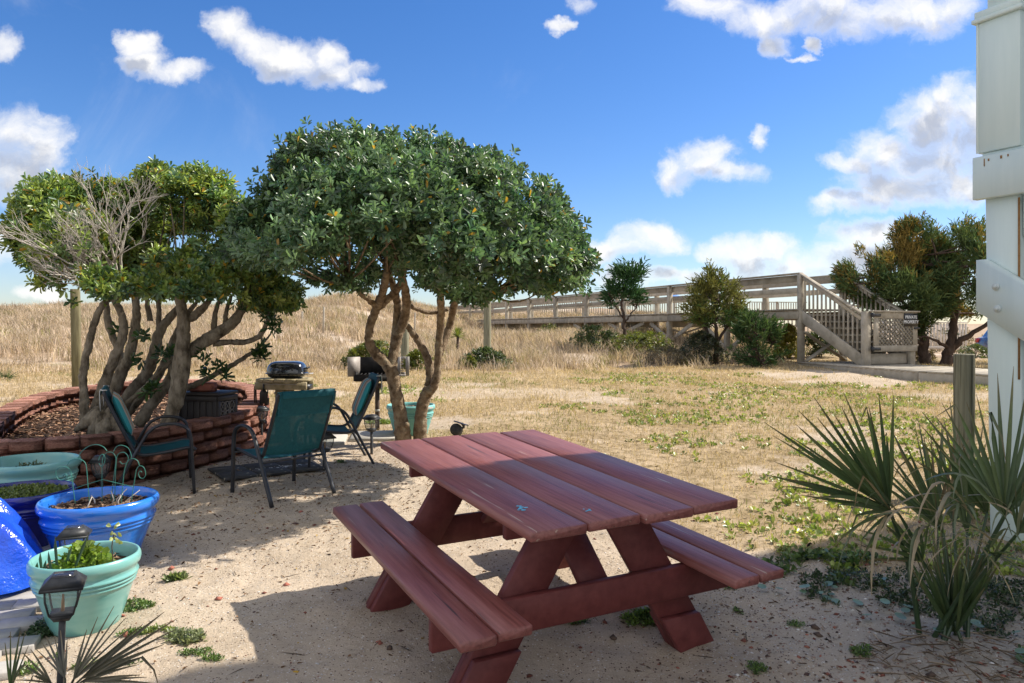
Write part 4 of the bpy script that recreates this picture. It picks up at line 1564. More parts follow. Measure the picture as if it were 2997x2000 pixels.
pot1, s1 = pot('seafoam green pot holding parsley and bulb shoots', -2.07, 3.60, .243, .352, 'teal_pot', .60)
pot2, s2_ = pot('bright blue pot with the green wire trellis', -2.46, 4.42, .325, .405, 'blue_pot', .60, soil=.84, chips=420)
pot3, s3 = pot('navy blue pot filled with low seedlings behind the tarp', -3.12, 4.72, .305, .355, 'navy_pot', .64, soil=.86, chips=40)
pot4, s4 = pot('seafoam pot with bare soil standing against the block planter', -3.52, 5.42, .325, .40, 'teal_pot', .62, soil=.74)
pot5, s5 = pot('scuffed aqua pot standing behind the umbrella tree trunks', -1.19, 8.72, .285, .365, 'aqua_pot', .66, soil=.86)
pot6, s6 = pot('dark green pot with spiky dry palm at the frame corner', -1.52, 2.36, .235, .215, 'green_pot', .66, soil=.8)

# wire trellis standing in the bright blue pot
wires = [
 ([(480, 1030), (500, 1010), (512, 1030), (490, 1055), (450, 1055), (428, 1020), (430, 985), (460, 960), (500, 958), (530, 975), (545, 1020), (560, 1130), (575, 1240)], 4.36),
 ([(510, 950), (540, 910), (590, 895), (640, 915), (660, 960), (672, 1100), (685, 1245)], 4.38),
 ([(597, 895), (620, 845), (680, 800), (740, 788), (790, 805), (818, 838)], 4.44),
 ([(752, 910), (765, 875), (785, 862), (802, 885), (797, 930), (775, 955), (755, 930)], 4.50),
 ([(780, 1250), (780, 1100), (780, 940), (790, 880), (820, 848), (860, 850), (885, 890), (880, 960), (862, 1100), (845, 1245)], 4.52),
 ([(865, 845), (890, 805), (930, 793), (980, 815), (1003, 870), (1000, 900)], 4.50),
 ([(915, 915), (935, 935), (970, 925), (980, 885), (955, 850), (920, 850), (893, 880), (885, 960), (880, 1100), (875, 1245)], 4.50),
 ([(925, 1245), (937, 1110), (950, 990), (975, 920), (1010, 895), (1050, 910), (1066, 950)], 4.42),
 ([(1085, 1000), (1070, 990), (1058, 1012), (1070, 1040), (1095, 1045), (1113, 1015), (1100, 965), (1070, 950), (1045, 975), (1030, 1050), (1000, 1240)], 4.36),
 ([(575, 1120), (680, 1087), (785, 1055)], 4.45), ([(785, 1055), (900, 1083), (1015, 1110)], 4.45),
]
tw = thing('wire_trellis', 'folding green wire trellis of loops stuck in the bright blue pot', 'trellis', (-2.44, 4.42, s2_))
for pl, Y in wires:
    P = [at(x / 2.611, 1000 + y / 2.611, Y) for x, y in pl]
    P = [Vector(p) for p in crv(P, 5)] if len(P) > 2 else P
    MB().tube(P, .0021, 6).build('wire_loop', M['wire'], tw, origin=tw.location)
# pruned twigs in the bright blue pot
tg = thing('pruned_stems', 'few bare cut stems in the bright blue pot', 'plant stems', (-2.5, 4.42, s2_))
for k in range(6):
    x, y = random.uniform(-.18, .2), random.uniform(-.12, .1)
    MB().tube([(x, y, 0), (x + random.uniform(-.03, .03), y, .035), (x + random.uniform(-.06, .06), y + .02, random.uniform(.05, .10))], [.004, .0035, .0025], 5).build('stem', M['dead_wood'], tg)

# ------------------------------------------------------------------ block planter
ring = [(-4.16, 5.92), (-3.72, 6.05), (-3.36, 6.30), (-3.08, 6.68), (-2.88, 7.2), (-2.79, 7.85), (-2.98, 8.8), (-3.4, 9.8), (-4.1, 10.5), (-5.1, 10.7), (-5.66, 9.95), (-5.72, 8.9), (-5.3, 7.7), (-4.85, 6.8), (-4.55, 6.2)]
RC = crv(ring + [ring[0]], 24)[:-1]
seg = np.linalg.norm(np.roll(RC, -1, 0) - RC, axis=1)
cum = np.concatenate([[0], np.cumsum(seg)])
tot = cum[-1]


def ring_at(s):
    s = s % tot
    i = np.searchsorted(cum, s, side='right') - 1
    i = min(i, len(RC) - 1)
    f = (s - cum[i]) / seg[i]
    a, b = RC[i], RC[(i + 1) % len(RC)]
    return a * (1 - f) + b * f, (b - a) / seg[i]


pw = thing('block_planter', 'round raised planter of red split-face wall blocks', 'planter', (-4.2, 8.3, .17))
variants = []
for v_ in range(6):
    rr = np.random.default_rng(70 + v_)
    # block: length along x, outer rough face at -y
    n1, n2 = 6, 3
    V_ = []
    for j in range(n2 + 1):
        for i in range(n1 + 1):
            a, b = -1 + 2 * i / n1, j / n2
            e_ = .042 * (abs(a) ** 9) + .005 * (abs(2 * b - 1) ** 4)
            V_.append((a * .5, -.105 + e_ + rr.uniform(-.005, .005) * (1 if 0 < i < n1 else .4), b))
    q = []
    for j in range(n2):
        for i in range(n1):
            q.append((j * (n1 + 1) + i, j * (n1 + 1) + i + 1, (j + 1) * (n1 + 1) + i + 1, (j + 1) * (n1 + 1) + i))
    m0 = len(V_)
    V_ += [(-.44, .10, 0), (.44, .10, 0), (.44, .10, 1), (-.44, .10, 1)]
    br, tr_ = n1, n2 * (n1 + 1)
    tri = []
    for i in range(n1):
        tri.append((tr_ + i, tr_ + i + 1, m0 + 2 if i >= n1 // 2 else m0 + 3))
        tri.append((i + 1, i, m0 + 1 if i >= n1 // 2 else m0))
    tri.append((tr_ + n1 // 2, m0 + 2, m0 + 3))
    tri.append((n1 // 2, m0, m0 + 1))
    for j in range(n2):
        tri.append((n1 + j * (n1 + 1), m0 + 1, n1 + (j + 1) * (n1 + 1)))
        tri.append((j * (n1 + 1), (j + 1) * (n1 + 1), m0 + 3))
    tri.append((n1 + n2 * (n1 + 1), m0 + 1, m0 + 2))
    tri.append((0, m0 + 3, m0))
    q.append((m0 + 1, m0, m0 + 3, m0 + 2))
    me_ = mk_mesh('block', V_, q, tri)
    me_.materials.append(M['block'])
    variants.append(me_)
CH = .102
NB = int(tot / .245)
for c in range(5):
    for k in range(NB):
        s = (k + (.5 if c % 2 else 0) + random.uniform(-.03, .03)) * tot / NB
        p, d = ring_at(s)
        # outward side is to the right of travel: keep outer face outwards
        out = np.array([d[1], -d[0]])
        if np.dot(out, p - np.array([-4.2, 8.3])) < 0:
            out = -out
        inner_hidden = (p[1] > 7.9 and c < 2)
        if inner_hidden and p[0] > -5.0 and p[0] < -3.3:
            continue
        zb = float(base_plane(p[1])) - .07 + c * CH
        setb = -.019 * c + .03 + random.uniform(-.018, .018)
        p = p + out * setb
        ang = math.atan2(out[1], out[0]) + PI / 2
        o = ob('block', variants[(k * 7 + c * 3) % 6], None, pw)
        hgt = CH - .005 + random.uniform(-.003, .002)
        o.location = Vector((p[0], p[1], zb)) - pw.location
        o.rotation_euler = (0, random.uniform(-.012, .012), ang + random.uniform(-.04, .04))
        o.scale = (tot / NB * .972, 1.0 if c < 4 else 1.08, hgt)
WTOP = .17 - .06 + 5 * CH
# mulch bed
bed = RC * .93 + np.array([-4.2, 8.3]) * .07
Vb = [(-4.2, 8.3, .43)] + [(x, y, .37 + .037 * (y - 8.3)) for x, y in bed]
mid_ = [(-4.2 + (x + 4.2) * .5, 8.3 + (y - 8.3) * .5, .42 + .037 * (y - 8.3) * .5) for x, y in bed]
Vb += mid_
nb = len(bed)
tri = [(0, 1 + nb + i, 1 + nb + (i + 1) % nb) for i in range(nb)]
q = [(1 + nb + i, 1 + i, 1 + (i + 1) % nb, 1 + nb + (i + 1) % nb) for i in range(nb)]
bedo = ob('soil_bed', mk_mesh('soil_bed', np.array(Vb) - np.array(pw.location), q, tri, smooth=True), M['soil'], pw)


def bed_z(x, y):
    return .405 + .037 * (y - 8.3)


k = 5200
P = []
while len(P) < k:
    x, y = random.uniform(-5.7, -2.8), random.uniform(5.9, 10.7)
    P.append((x, y))
P = np.array(P)
ctr_ = np.array([-4.2, 8.3])
ang_r = np.arctan2(bed[:, 1] - 8.3, bed[:, 0] + 4.2)
rad_r = np.linalg.norm(bed - ctr_, axis=1)
od = np.argsort(ang_r)
rl = np.interp(np.arctan2(P[:, 1] - 8.3, P[:, 0] + 4.2), ang_r[od], rad_r[od], period=2 * PI)
P = P[np.linalg.norm(P - ctr_, axis=1) < rl * .97]
k = len(P)
P3 = np.stack([P[:, 0], P[:, 1], bed_z(P[:, 0], P[:, 1]) + .015 + .02 * rng.random(k)], 1)
b = rng.random(k) * 2 * PI
Vv, q = leaves(P3, np.stack([np.cos(b), np.sin(b), .5 * (rng.random(k) - .4)], 1), np.stack([rng.standard_normal(k) * .4, rng.standard_normal(k) * .4, np.ones(k)], 1),
               .03 + .06 * rng.random(k), .012 + .02 * rng.random(k), .3, .05)
o = ob('mulch', mk_mesh('mulch', Vv - np.array(pw.location), q, col=rep(jcol(k, (.12, .06, .04), (.42, .26, .16), .25), 6)), M['litter'], pw)
o['kind'] = 'stuff'

# ------------------------------------------------------------------ storage box with a brick on it
bx = thing('storage_box', 'dark brown plastic deck box inside the planter', 'storage box', (-3.05, 7.42, .37), -.20)
bwid, bdep, bh = .44, .34, .40
mb = MB().box((0, 0, bh / 2), (bwid - .02, bdep - .02, bh))
mb.build('box_body', M['box_plastic'], bx)
for k in range(5):
    x = -bwid / 2 + .05 + (k + .5) * (bwid - .10) / 5
    MB().plank((x, -bdep / 2 + .003, .05), (x, -bdep / 2 + .003, bh - .055), (bwid - .10) / 5 - .006, .012, (0, 1, 0), .003).build('panel_board', M['box_plastic'], bx)
mb = MB()
for z in (.025, bh - .03):
    mb.plank((-bwid / 2, -bdep / 2 - .002, z), (bwid / 2, -bdep / 2 - .002, z), .024, .05, (0, 0, 1), .004)
    mb.plank((bwid / 2 + .002, -bdep / 2, z), (bwid / 2 + .002, bdep / 2, z), .024, .05, (0, 0, 1), .004)
for x in (-bwid / 2 + .022, bwid / 2 - .022):
    mb.plank((x, -bdep / 2 - .001, .03), (x, -bdep / 2 - .001, bh - .03), .044, .022, (0, 1, 0), .004)
for y in (-bdep / 2 + .022, bdep / 2 - .022):
    mb.plank((bwid / 2 + .001, y, .03), (bwid / 2 + .001, y, bh - .03), .044, .022, (1, 0, 0), .004)
mb.build('corner_frame', M['box_plastic'], bx)
mb = MB()
yy0, yy1, zz0, zz1 = -bdep / 2 + .05, bdep / 2 - .05, .06, bh - .065
for i in range(3):
    for j in range(3):
        cy_, cz_ = yy0 + (i + .5) * (yy1 - yy0) / 3, zz0 + (j + .5) * (zz1 - zz0) / 3
        ry_, rz_ = (yy1 - yy0) / 6, (zz1 - zz0) / 6
        pts = [(bwid / 2 + .002, cy_ + ry_ * math.cos(a), cz_ + rz_ * math.sin(a)) for a in np.linspace(0, 2 * PI, 17)[:-1]]
        mb.tube(pts, .006, 5, closed=True)
        mb.tube([(bwid / 2 + .003, cy_ - ry_, cz_ - rz_), (bwid / 2 + .003, cy_ + ry_, cz_ + rz_)], .004, 5)
        mb.tube([(bwid / 2 + .003, cy_ - ry_, cz_ + rz_), (bwid / 2 + .003, cy_ + ry_, cz_ - rz_)], .004, 5)
mb.build('fretwork', M['lattice_plastic'], bx, smooth=True)
MB().plank((-bwid / 2 - .015, 0, bh + .016), (bwid / 2 + .015, 0, bh + .016), bdep + .03, .03, (0, 0, 1), .008).build('lid', M['box_plastic'], bx)
o = ob('brick', variants[2].copy(), None)
o.data.materials.clear()
o.data.materials.append(M['brick'])
o.location = (-3.08, 7.40, .37 + bh + .031)
o.rotation_euler = (0, 0, -.12)
o.scale = (.25, .62, .088)
tag(o, 'single red brick lying on the dark storage box lid', 'brick')

# ------------------------------------------------------------------ kettle grill on a timber stand
gx_, gy_ = -2.55, 8.32
gg = gz(gx_, gy_)
st = thing('grill_stand', 'weathered timber stand with plank top carrying the dome grill', 'stand', (gx_, gy_, gg))
TOPZ = at(836, 1107, gy_).z - gg
MB().plank((0, 0, -.1), (0, 0, TOPZ - .03), .168, .168, (0, 1, 0), .006).build('post', M['table_wood'], st)
hx = [-.30, -.18, -.06, .06, .18, .30]
for i in range(5):
    a, b = hx[i] + .003, hx[i + 1] - .003
    def dep(x):
        return .215 if abs(x) <= .18 else .215 - (abs(x) - .18) * 1.05
    mb = MB().prism([(a, -dep(a)), (b, -dep(b)), (b, dep(b)), (a, dep(a))], TOPZ - .034 + random.uniform(-.003, .003), TOPZ + random.uniform(-.003, .003))
    o = mb.build('top_plank', M['table_wood'], st)
    o.modifiers.new('b', 'BEVEL').width = .004
mb = MB()
mb.plank((-.285, -.14, TOPZ - .078), (.285, -.14, TOPZ - .078), .036, .085, (0, 0, 1), .005)
mb.plank((-.285, .14, TOPZ - .078), (.285, .14, TOPZ - .078), .036, .085, (0, 0, 1), .005)
mb.build('apron', M['table_wood'], st)
MB().tube([(-.20, -.162, TOPZ - .055), (.18, -.168, TOPZ - .06)], .004, 6).build('hanging_rail', M['grill_steel'], st)
MB().plank((.09, 0, TOPZ - .32), (.22, 0, TOPZ - .1), .03, .03, (0, 1, 0), .004).build('support_bracket', M['black_metal'], st)
MB().box((.215, .02, TOPZ - .10), (.14, .18, .055)).build('drip_tray', M['black_metal'], st)

gr = thing('dome_grill', 'black portable grill with rounded lid on the timber stand', 'grill', (gx_ + .02, gy_ + .02, gg + TOPZ))
def superdome(mb, a, b, h, z0, nu=40, nv=9, inv=1, e=3.2):
    V_ = []
    for j in range(nv + 1):
        ph = j / nv * PI / 2
        k_, zz = max(0.0, math.cos(ph)) ** .36, math.sin(ph) ** 1.0
        for i in range(nu):
            th = 2 * PI * i / nu
            c_, s_ = math.cos(th), math.sin(th)
            V_.append((a * k_ * abs(c_) ** (2 / e) * (1 if c_ > 0 else -1), b * k_ * abs(s_) ** (2 / e) * (1 if s_ > 0 else -1), z0 + inv * h * zz))
    q = []
    for j in range(nv):
        for i in range(nu):
            f = (j * nu + i, j * nu + (i + 1) % nu, (j + 1) * nu + (i + 1) % nu, (j + 1) * nu + i)
            q.append(f if inv > 0 else f[::-1])
    mb.add(V_, q)
mb = MB()
superdome(mb, .215, .155, .128, .062, nv=12)
mb.build('lid', M['grill_lid'], gr, smooth=True)
mb = MB()
superdome(mb, .208, .15, .055, .054, inv=-1)
mb.build('bowl', M['grill_lid'], gr, smooth=True)
mb = MB()
V_, q = [], []
nu = 40
for (k_, z) in ((1.0, .054), (1.06, .052), (1.06, .06), (1.0, .064)):
    for i in range(nu):
        th = 2 * PI * i / nu
        c_, s_ = math.cos(th), math.sin(th)
        V_.append((.215 * k_ * abs(c_) ** (2 / 3.2) * (1 if c_ > 0 else -1), .155 * k_ * abs(s_) ** (2 / 3.2) * (1 if s_ > 0 else -1), z))
q = [(j * nu + i, j * nu + (i + 1) % nu, (j + 1) * nu + (i + 1) % nu, (j + 1) * nu + i) for j in range(3) for i in range(nu)]
mb.add(V_, q)
mb.build('rim', M['grill_lid'], gr, smooth=True)
MB().tube(crv([(.205, -.05, .105), (.235, -.05, .118), (.25, 0, .12), (.235, .05, .118), (.205, .05, .105)], 4), .008, 8).build('lid_handle', M['black_metal'], gr, smooth=True)
MB().tube(crv([(.21, -.07, .045), (.27, -.06, .05), (.28, 0, .05), (.27, .06, .05), (.21, .07, .045)], 4), .007, 8).build('side_handle', M['grill_steel'], gr, smooth=True)

hx0 = at(770, 1125, gy_ - .18)
sp_ = thing('spatula', 'black grill spatula hanging under the stand top', 'spatula', (hx0.x, gy_ - .165, hx0.z))
MB().tube([(0, 0, 0), (0, 0, -.07)], .010, 8).build('handle', M['black_metal'], sp_)
mb = MB().prism([(-.022, 0), (.022, 0), (.042, -.035), (.042, -.155), (-.042, -.155), (-.042, -.035)], 0, .004, np.array([[1, 0, 0], [0, 0, -1], [0, 1, 0]], float), (0, 0, -.06))
mb.build('blade', M['box_plastic'], sp_)
tn = thing('grill_tongs', 'long dark grill tongs hanging at the stand edge', 'tongs', (at(747, 1130, gy_ - .1).x, gy_ - .10, at(747, 1130, gy_).z))
for dx in (-.006, .006):
    MB().tube([(dx, 0, 0), (dx * 1.5, 0, -.12), (dx * 2 + .012, 0, -.29)], .008, 6).build('arm', M['rust_post'], tn)
MB().tube(crv([(-.005, 0, 0), (-.02, 0, .02), (0, 0, .035), (.02, 0, .02), (.005, 0, 0)], 3), .003, 6).build('hook', M['grill_steel'], tn)
br = thing('grill_brush', 'grill brush hanging beside the stand post', 'brush', (at(793, 1125, gy_).x, gy_ - .1, at(793, 1132, gy_).z))
MB().tube([(0, 0, 0), (-.01, 0, -.12)], .007, 6).build('handle', M['black_metal'], br)
MB().box((-.012, 0, -.155), (.04, .03, .08)).build('brush_head', M['lamp_black'], br)

# ------------------------------------------------------------------ park grill on a steel post
px_, py_ = -1.64, 9.03
pgz = gz(px_, py_)
pg = thing('park_grill', 'rusty steel park grill on a post behind the umbrella tree', 'grill', (px_, py_, pgz), .12)
zb = at(1106, 1116, 9.0).z - pgz
MB().tube([(0, 0, -.1), (0, 0, zb - .03)], .028, 12).build('post', M['rust_post'], pg, smooth=True)
MB().tube([(0, 0, zb - .37), (0, 0, zb - .345)], .0285, 12).build('tape_band', M['cord'], pg)
MB().box((0, 0, zb - .06), (.12, .12, .06)).build('bracket', M['rust_post'], pg)
mb = MB()
mb.box((0, .02, zb + .012), (.50, .36, .014))
mb.box((0, .19, zb + .15), (.50, .012, .27))
mb.box((-.245, .03, zb + .06), (.01, .34, .10))
mb.box((.245, .03, zb + .06), (.01, .34, .10))
mb.build('firebox', M['soot'], pg)
R1 = Matrix.Rotation(math.radians(-38), 3, 'Z')
for sx_ in (-1, 1):
    mb = MB()
    rot = np.array(Matrix.Rotation(math.radians(-34 * sx_), 3, 'Z'))
    if sx_ < 0:
        mb.box((-.245 - .045, .10, zb + .17), (.17, .008, .24), rot)
        o = mb.build('side_panel', M['grill_steel'], pg)
    else:
        pl = [(0, .05), (.17, .05), (.17, .29), (0, .29)]
        notch = [(0, .05), (.17, .05), (.17, .29), (.105, .29), (.105, .25)]
        mb.box((.245 + .012, .09, zb + .17), (.05, .008, .24), rot)
        mb.box((.245 + .115, .13, zb + .17), (.05, .008, .24), rot)
        mb.box((.245 + .063, .11, zb + .075), (.06, .008, .05), rot)
        mb.box((.245 + .063, .11, zb + .275), (.06, .008, .035), rot)
        for k in range(4):
            mb.box((.245 + .05, .105, zb + .115 + k * .042), (.03, .008, .014), rot)
        o = mb.build('side_panel', M['grill_steel'], pg)
mb = MB()
for k in range(11):
    mb.tube([(-.24 + k * .048, -.19, zb + .085), (-.24 + k * .048, .18, zb + .085)], .006, 5)
mb.tube([(-.26, -.19, zb + .085), (.30, -.19, zb + .085)], .007, 6)
mb.build('grate', M['soot'], pg)
mb = MB()
for k in range(5):
    mb.tube(crv([(.27 + k * .016, -.20, zb + .06), (.275 + k * .016, -.22, zb + .075), (.28 + k * .016, -.20, zb + .09), (.285 + k * .016, -.18, zb + .075)], 3), .004, 5)
mb.build('spring_handle', M['grill_steel'], pg)
MB().box((-.04, -.17, zb + .045), (.46, .008, .07)).build('front_lip', M['soot'], pg)

# ------------------------------------------------------------------ paving
pv = thing('paver_path', 'pale concrete paver path under the pots and blue tarp', 'path', (-2.5, 3.6, 0))
dirp = np.array([-.30, .954])
nrmp = np.array([.954, .30])
e0 = np.array([-1.86, 2.45])
pme = MB().plank((-.1165, 0, 0), (.1165, 0, 0), .118, .05, (0, 0, 1), .003).mesh('paver')
pme.materials.append(M['paver'])
for r_ in range(30):
    for c_ in range(5):
        p = e0 + dirp * (r_ * .121) - nrmp * (.125 + c_ * .236 + (.118 if r_ % 2 else 0) - .0)
        o = ob('paver', pme, None, pv)
        o.location = Vector((p[0], p[1], float(base_plane(p[1])) - .004 + random.uniform(-.0015, .0015))) - pv.location
        o.rotation_euler = (.037, 0, math.atan2(nrmp[1], nrmp[0]) + random.uniform(-.004, .004))
sl = thing('concrete_slab_path', 'flat concrete stepping slabs behind the middle chair', 'path', (-1.8, 8.4, .18))
for (x, y, w, d) in ((-2.15, 8.25, .60, .48), (-1.55, 8.52, .58, .5), (-2.75, 8.75, .5, .5)):
    p = MB().plank((-w / 2, 0, 0), (w / 2, 0, 0), d, .05, (0, 0, 1), .008).build('slab', M['concrete'], sl)
    p.location = Vector((x, y, float(base_plane(y)) + .008)) - sl.location
    p.rotation_euler = (.037, 0, random.uniform(.1, .25))
mt = thing('rubber_mat', 'black rubber tile mat lying on the sand between the chairs', 'mat', (-2.12, 6.86, gz(-2.12, 6.86)), .62)
for i in range(3):
    for j in range(2):
        o = MB().plank((-.145, 0, 0), (.145, 0, 0), .29, .022, (0, 0, 1), .004).build('mat_tile', M['rubber'], mt)
        o.location = ((i - 1.5) * .30, (j - .5) * .30, .012)
        o.rotation_euler = (0, 0, 0)
mb = MB()
rr = random.Random(9)
for k in range(46):
    x, y = rr.uniform(-.25, .25), rr.gauss(-.05, .035)
    s = rr.uniform(.006, .016)
    mb.prism([(x + s * rr.uniform(.6, 1.3) * math.cos(i * PI / 3), y + s * .6 * rr.uniform(.6, 1.3) * math.sin(i * PI / 3)) for i in range(6)], .0232, .0245)
tag(mb.build('worn_print', M['sign_white'], mt), kind='stuff')

# ------------------------------------------------------------------ blue tarp over a heap
TCX, TCY = -3.27, 3.88
na, nr = 150, 60
Vt = []
for j in range(nr + 1):
    rr_ = j / nr
    for i in range(na):
        a = 2 * PI * i / na
        ca, sa = math.cos(a), math.sin(a)
        edge = 1 + .10 * math.sin(3 * a + .6) + .06 * math.sin(7 * a + 2) + .03 * math.sin(13 * a)
        x, y = .70 * edge * rr_ * ca, .56 * edge * rr_ * sa
        top = .50 * (1 - rr_ ** 2.6) ** .8 if rr_ < 1 else 0
        fo = .050 * math.sin(9 * a + 3.2 * rr_ + 1.5 * math.sin(3 * a)) * rr_ ** 1.2 * (1 - rr_ ** 6) + .028 * math.sin(17 * a - 5 * rr_ + 2) * rr_ ** 2 * (1 - rr_ ** 8)
        Vt.append((x, y, top, fo, ca, sa))
Vt = np.array(Vt)
wr = .10 * fbm(Vt[:, 0] * 3.1, Vt[:, 1] * 3.1, 61, 4) + .05 * np.abs(fbm(Vt[:, 0] * 7 + 4, Vt[:, 1] * 7, 62, 3))
# a crease that hangs as a second fold in front
cre = -.10 * np.exp(-((Vt[:, 0] * .35 + Vt[:, 1] + .28) / .045) ** 2) + .07 * np.exp(-((Vt[:, 0] * .35 + Vt[:, 1] + .36) / .06) ** 2)
env = np.clip(Vt[:, 2] / .35, 0, 1)
Z = Vt[:, 2] + (wr + Vt[:, 3] + cre) * (0.15 + .85 * env) + .02
X_ = Vt[:, 0] + Vt[:, 4] * Vt[:, 3] * .8
Y_ = Vt[:, 1] + Vt[:, 5] * Vt[:, 3] * .8
T3 = np.stack([X_, Y_, np.maximum(Z, .015)], 1)
q = [(j * na + i, j * na + (i + 1) % na, (j + 1) * na + (i + 1) % na, (j + 1) * na + i) for j in range(nr) for i in range(na)]
o = ob('tarp', mk_mesh('tarp', T3, q, smooth=True), M['tarp'])
o.location = (TCX, TCY, float(base_plane(TCY)) + .03)
o.rotation_euler = (0, 0, .2)
tag(o, 'crumpled shiny blue plastic tarp heaped over something on the pavers', 'tarp')

# ------------------------------------------------------------------ foliage tools
def in_poly(px, py, poly):
    P = np.asarray(poly, float)
    x, y = np.asarray(px), np.asarray(py)
    ins = np.zeros(x.shape, bool)
    j = len(P) - 1
    for i in range(len(P)):
        c = ((P[i, 1] > y) != (P[j, 1] > y))
        with np.errstate(divide='ignore', invalid='ignore'):
            xx = (P[j, 0] - P[i, 0]) * (y - P[i, 1]) / (P[j, 1] - P[i, 1] + 1e-12) + P[i, 0]
        ins ^= c & (x < xx)
        j = i
    return ins


def crown_points(poly, Yc, D, n, shell=0.45, clump=2.2, thr=0.42, seed=1, front=1.0, lowthin=0.5):
    """points through a crown's volume: outline in the plane y = Yc, rounded in depth by D"""
    r = np.random.default_rng(seed)
    P = np.array([tuple(atd(x, y, Yc)) for x, y in poly])[:, (0, 2)]
    x0, z0 = P.min(0)
    x1, z1 = P.max(0)
    zs = np.linspace(z0, z1, 90)
    xs = np.linspace(x0, x1, 260)
    XX, ZZ = np.meshgrid(xs, zs)
    ins = in_poly(XX, ZZ, P)
    L0 = np.array([xs[row][0] if row.any() else np.nan for row in ins])
    L1 = np.array([xs[row][-1] if row.any() else np.nan for row in ins])
    ok = ~np.isnan(L0)
    L0 = np.interp(zs, zs[ok], L0[ok])
    L1 = np.interp(zs, zs[ok], L1[ok])
    hw = (L1 - L0) / 2
    hmax = hw.max()
    out = []
    got = 0
    while got < n:
        m = n * 3
        x = r.uniform(x0, x1, m)
        z = r.uniform(z0, z1, m)
        k = in_poly(x, z, P)
        x, z = x[k], z[k]
        xc = (np.interp(z, zs, L0) + np.interp(z, zs, L1)) / 2
        h = np.interp(z, zs, hw)
        u_ = np.clip((x - xc) / np.maximum(h, .05), -1, 1)
        dep = D * (h / hmax) ** 1.15 * np.sqrt(1 - u_ * u_)
        v_ = r.uniform(-1, 1, len(x))
        sgn = np.sign(v_)
        v_ = sgn * np.abs(v_) ** shell
        y = dep * v_ * np.where(v_ < 0, front, 1.0)
        vv = np.abs(y) / (D * max(1.0, front) * 1.0)
        z = z0 + (z - z0) * np.sqrt(np.maximum(.05, 1 - .78 * vv ** 2))
        x = xc + (x - xc) * np.sqrt(np.maximum(.05, 1 - .45 * vv ** 2))
        p = np.stack([x, Yc + y, z], 1)
        cl = vnoise3(p, clump, seed) * .65 + vnoise3(p, clump * 2.3, seed + 5) * .35
        f = (z - z0) / (z1 - z0)
        keep = cl > thr + lowthin * np.maximum(0, .35 - f) * np.maximum(0, 1 - np.abs(v_) * 1.1)
        p = p[keep]
        nv = np.stack([u_[keep], v_[keep] * .9, (f[keep] - .35) * 1.6], 1)
        out.append(np.hstack([p, nv]))
        got += len(p)
    A = np.vstack(out)[:n]
    return A[:, :3], A[:, 3:]


def rosettes(P, Nv, per, Ln, Wd, cols, r, spread=1.1, up=0.55, yellow=0.02, fold=.25):
    n = len(P)
    ax = nrm(Nv + np.array([0, 0, up]) + .55 * r.standard_normal((n, 3)))
    t1 = nrm(np.cross(ax, r.standard_normal((n, 3))))
    t2 = np.cross(ax, t1)
    a = (np.arange(per)[None] * 2.399 + r.random((n, 1)) * 6.28)
    el = spread * (0.55 + .75 * np.linspace(0, 1, per)[None]) * (1 + .2 * r.standard_normal((n, per)))
    D = (t1[:, None] * np.cos(a)[..., None] + t2[:, None] * np.sin(a)[..., None]) * np.sin(el)[..., None] + ax[:, None] * np.cos(el)[..., None]
    O = P[:, None] - ax[:, None] * (np.linspace(0, 1, per)[None, :, None] * Ln * .5) + D * .004
    D = D.reshape(-1, 3)
    O = O.reshape(-1, 3)
    Nn = np.repeat(ax, per, 0) + .25 * r.standard_normal(D.shape)
    m = len(O)
    V, q = leaves(O, D, Nn, Ln * (.7 + .5 * r.random(m)), Wd * (.75 + .5 * r.random(m)), fold, .10)
    base = np.repeat(cols, per, 0)
    c = base * (1 + .22 * r.standard_normal((m, 1)))
    old = r.random(m) < yellow
    c[old] = np.array([.50, .30, .035]) * (.7 + .6 * r.random((old.sum(), 1)))
    return V, q, np.clip(rep(c, 6), .004, .8)


def limb(mb, pts, radii, k=6, n=12, jit=.05, wob=.003):
    Q_ = np.array([tuple(q) for q in pts])
    Q_[1:-1] = .22 * Q_[:-2] + .56 * Q_[1:-1] + .22 * Q_[2:]
    P = crv(Q_, k)
    R = np.interp(np.linspace(0, 1, len(P)), np.linspace(0, 1, len(radii)), radii)
    P = P + np.random.default_rng(int(abs(P[0, 0] * 1000)) % 9999).normal(0, wob, P.shape) * np.minimum(1, np.arange(len(P)))[:, None]
    R = R * (1 + .03 * np.sin(np.arange(len(P)) * .7) + .025 * np.random.default_rng(3).standard_normal(len(P)))
    mb.tube([tuple(x) for x in P], R, n, True, jit)
    return P


def twig_web(mb, nodes, targets, r0=.016, r1=.004, n=5, rr=random):
    nodes = np.asarray(nodes)
    for t in targets:
        d = np.linalg.norm(nodes - t, axis=1) + np.maximum(0, nodes[:, 2] - t[2]) * 1.5
        a = nodes[np.argmin(d)]
        mid = (a + t) / 2 + np.array([rr.uniform(-.12, .12), rr.uniform(-.12, .12), rr.uniform(-.12, .04)])
        P = crv([a, mid, t], 4)
        mb.tube([tuple(x) for x in P], np.linspace(r0, r1, len(P)), n, True, .08)


# ------------------------------------------------------------------ umbrella tree by the table
def z3(x, y, Y):                                       # pixels of the enlarged trunk study -> place
    return np.array(at(1000 + x / 3.016, 780 + y / 3.016, Y))


def rad(px, Y, scale=3.016):
    return px / scale * Y / F


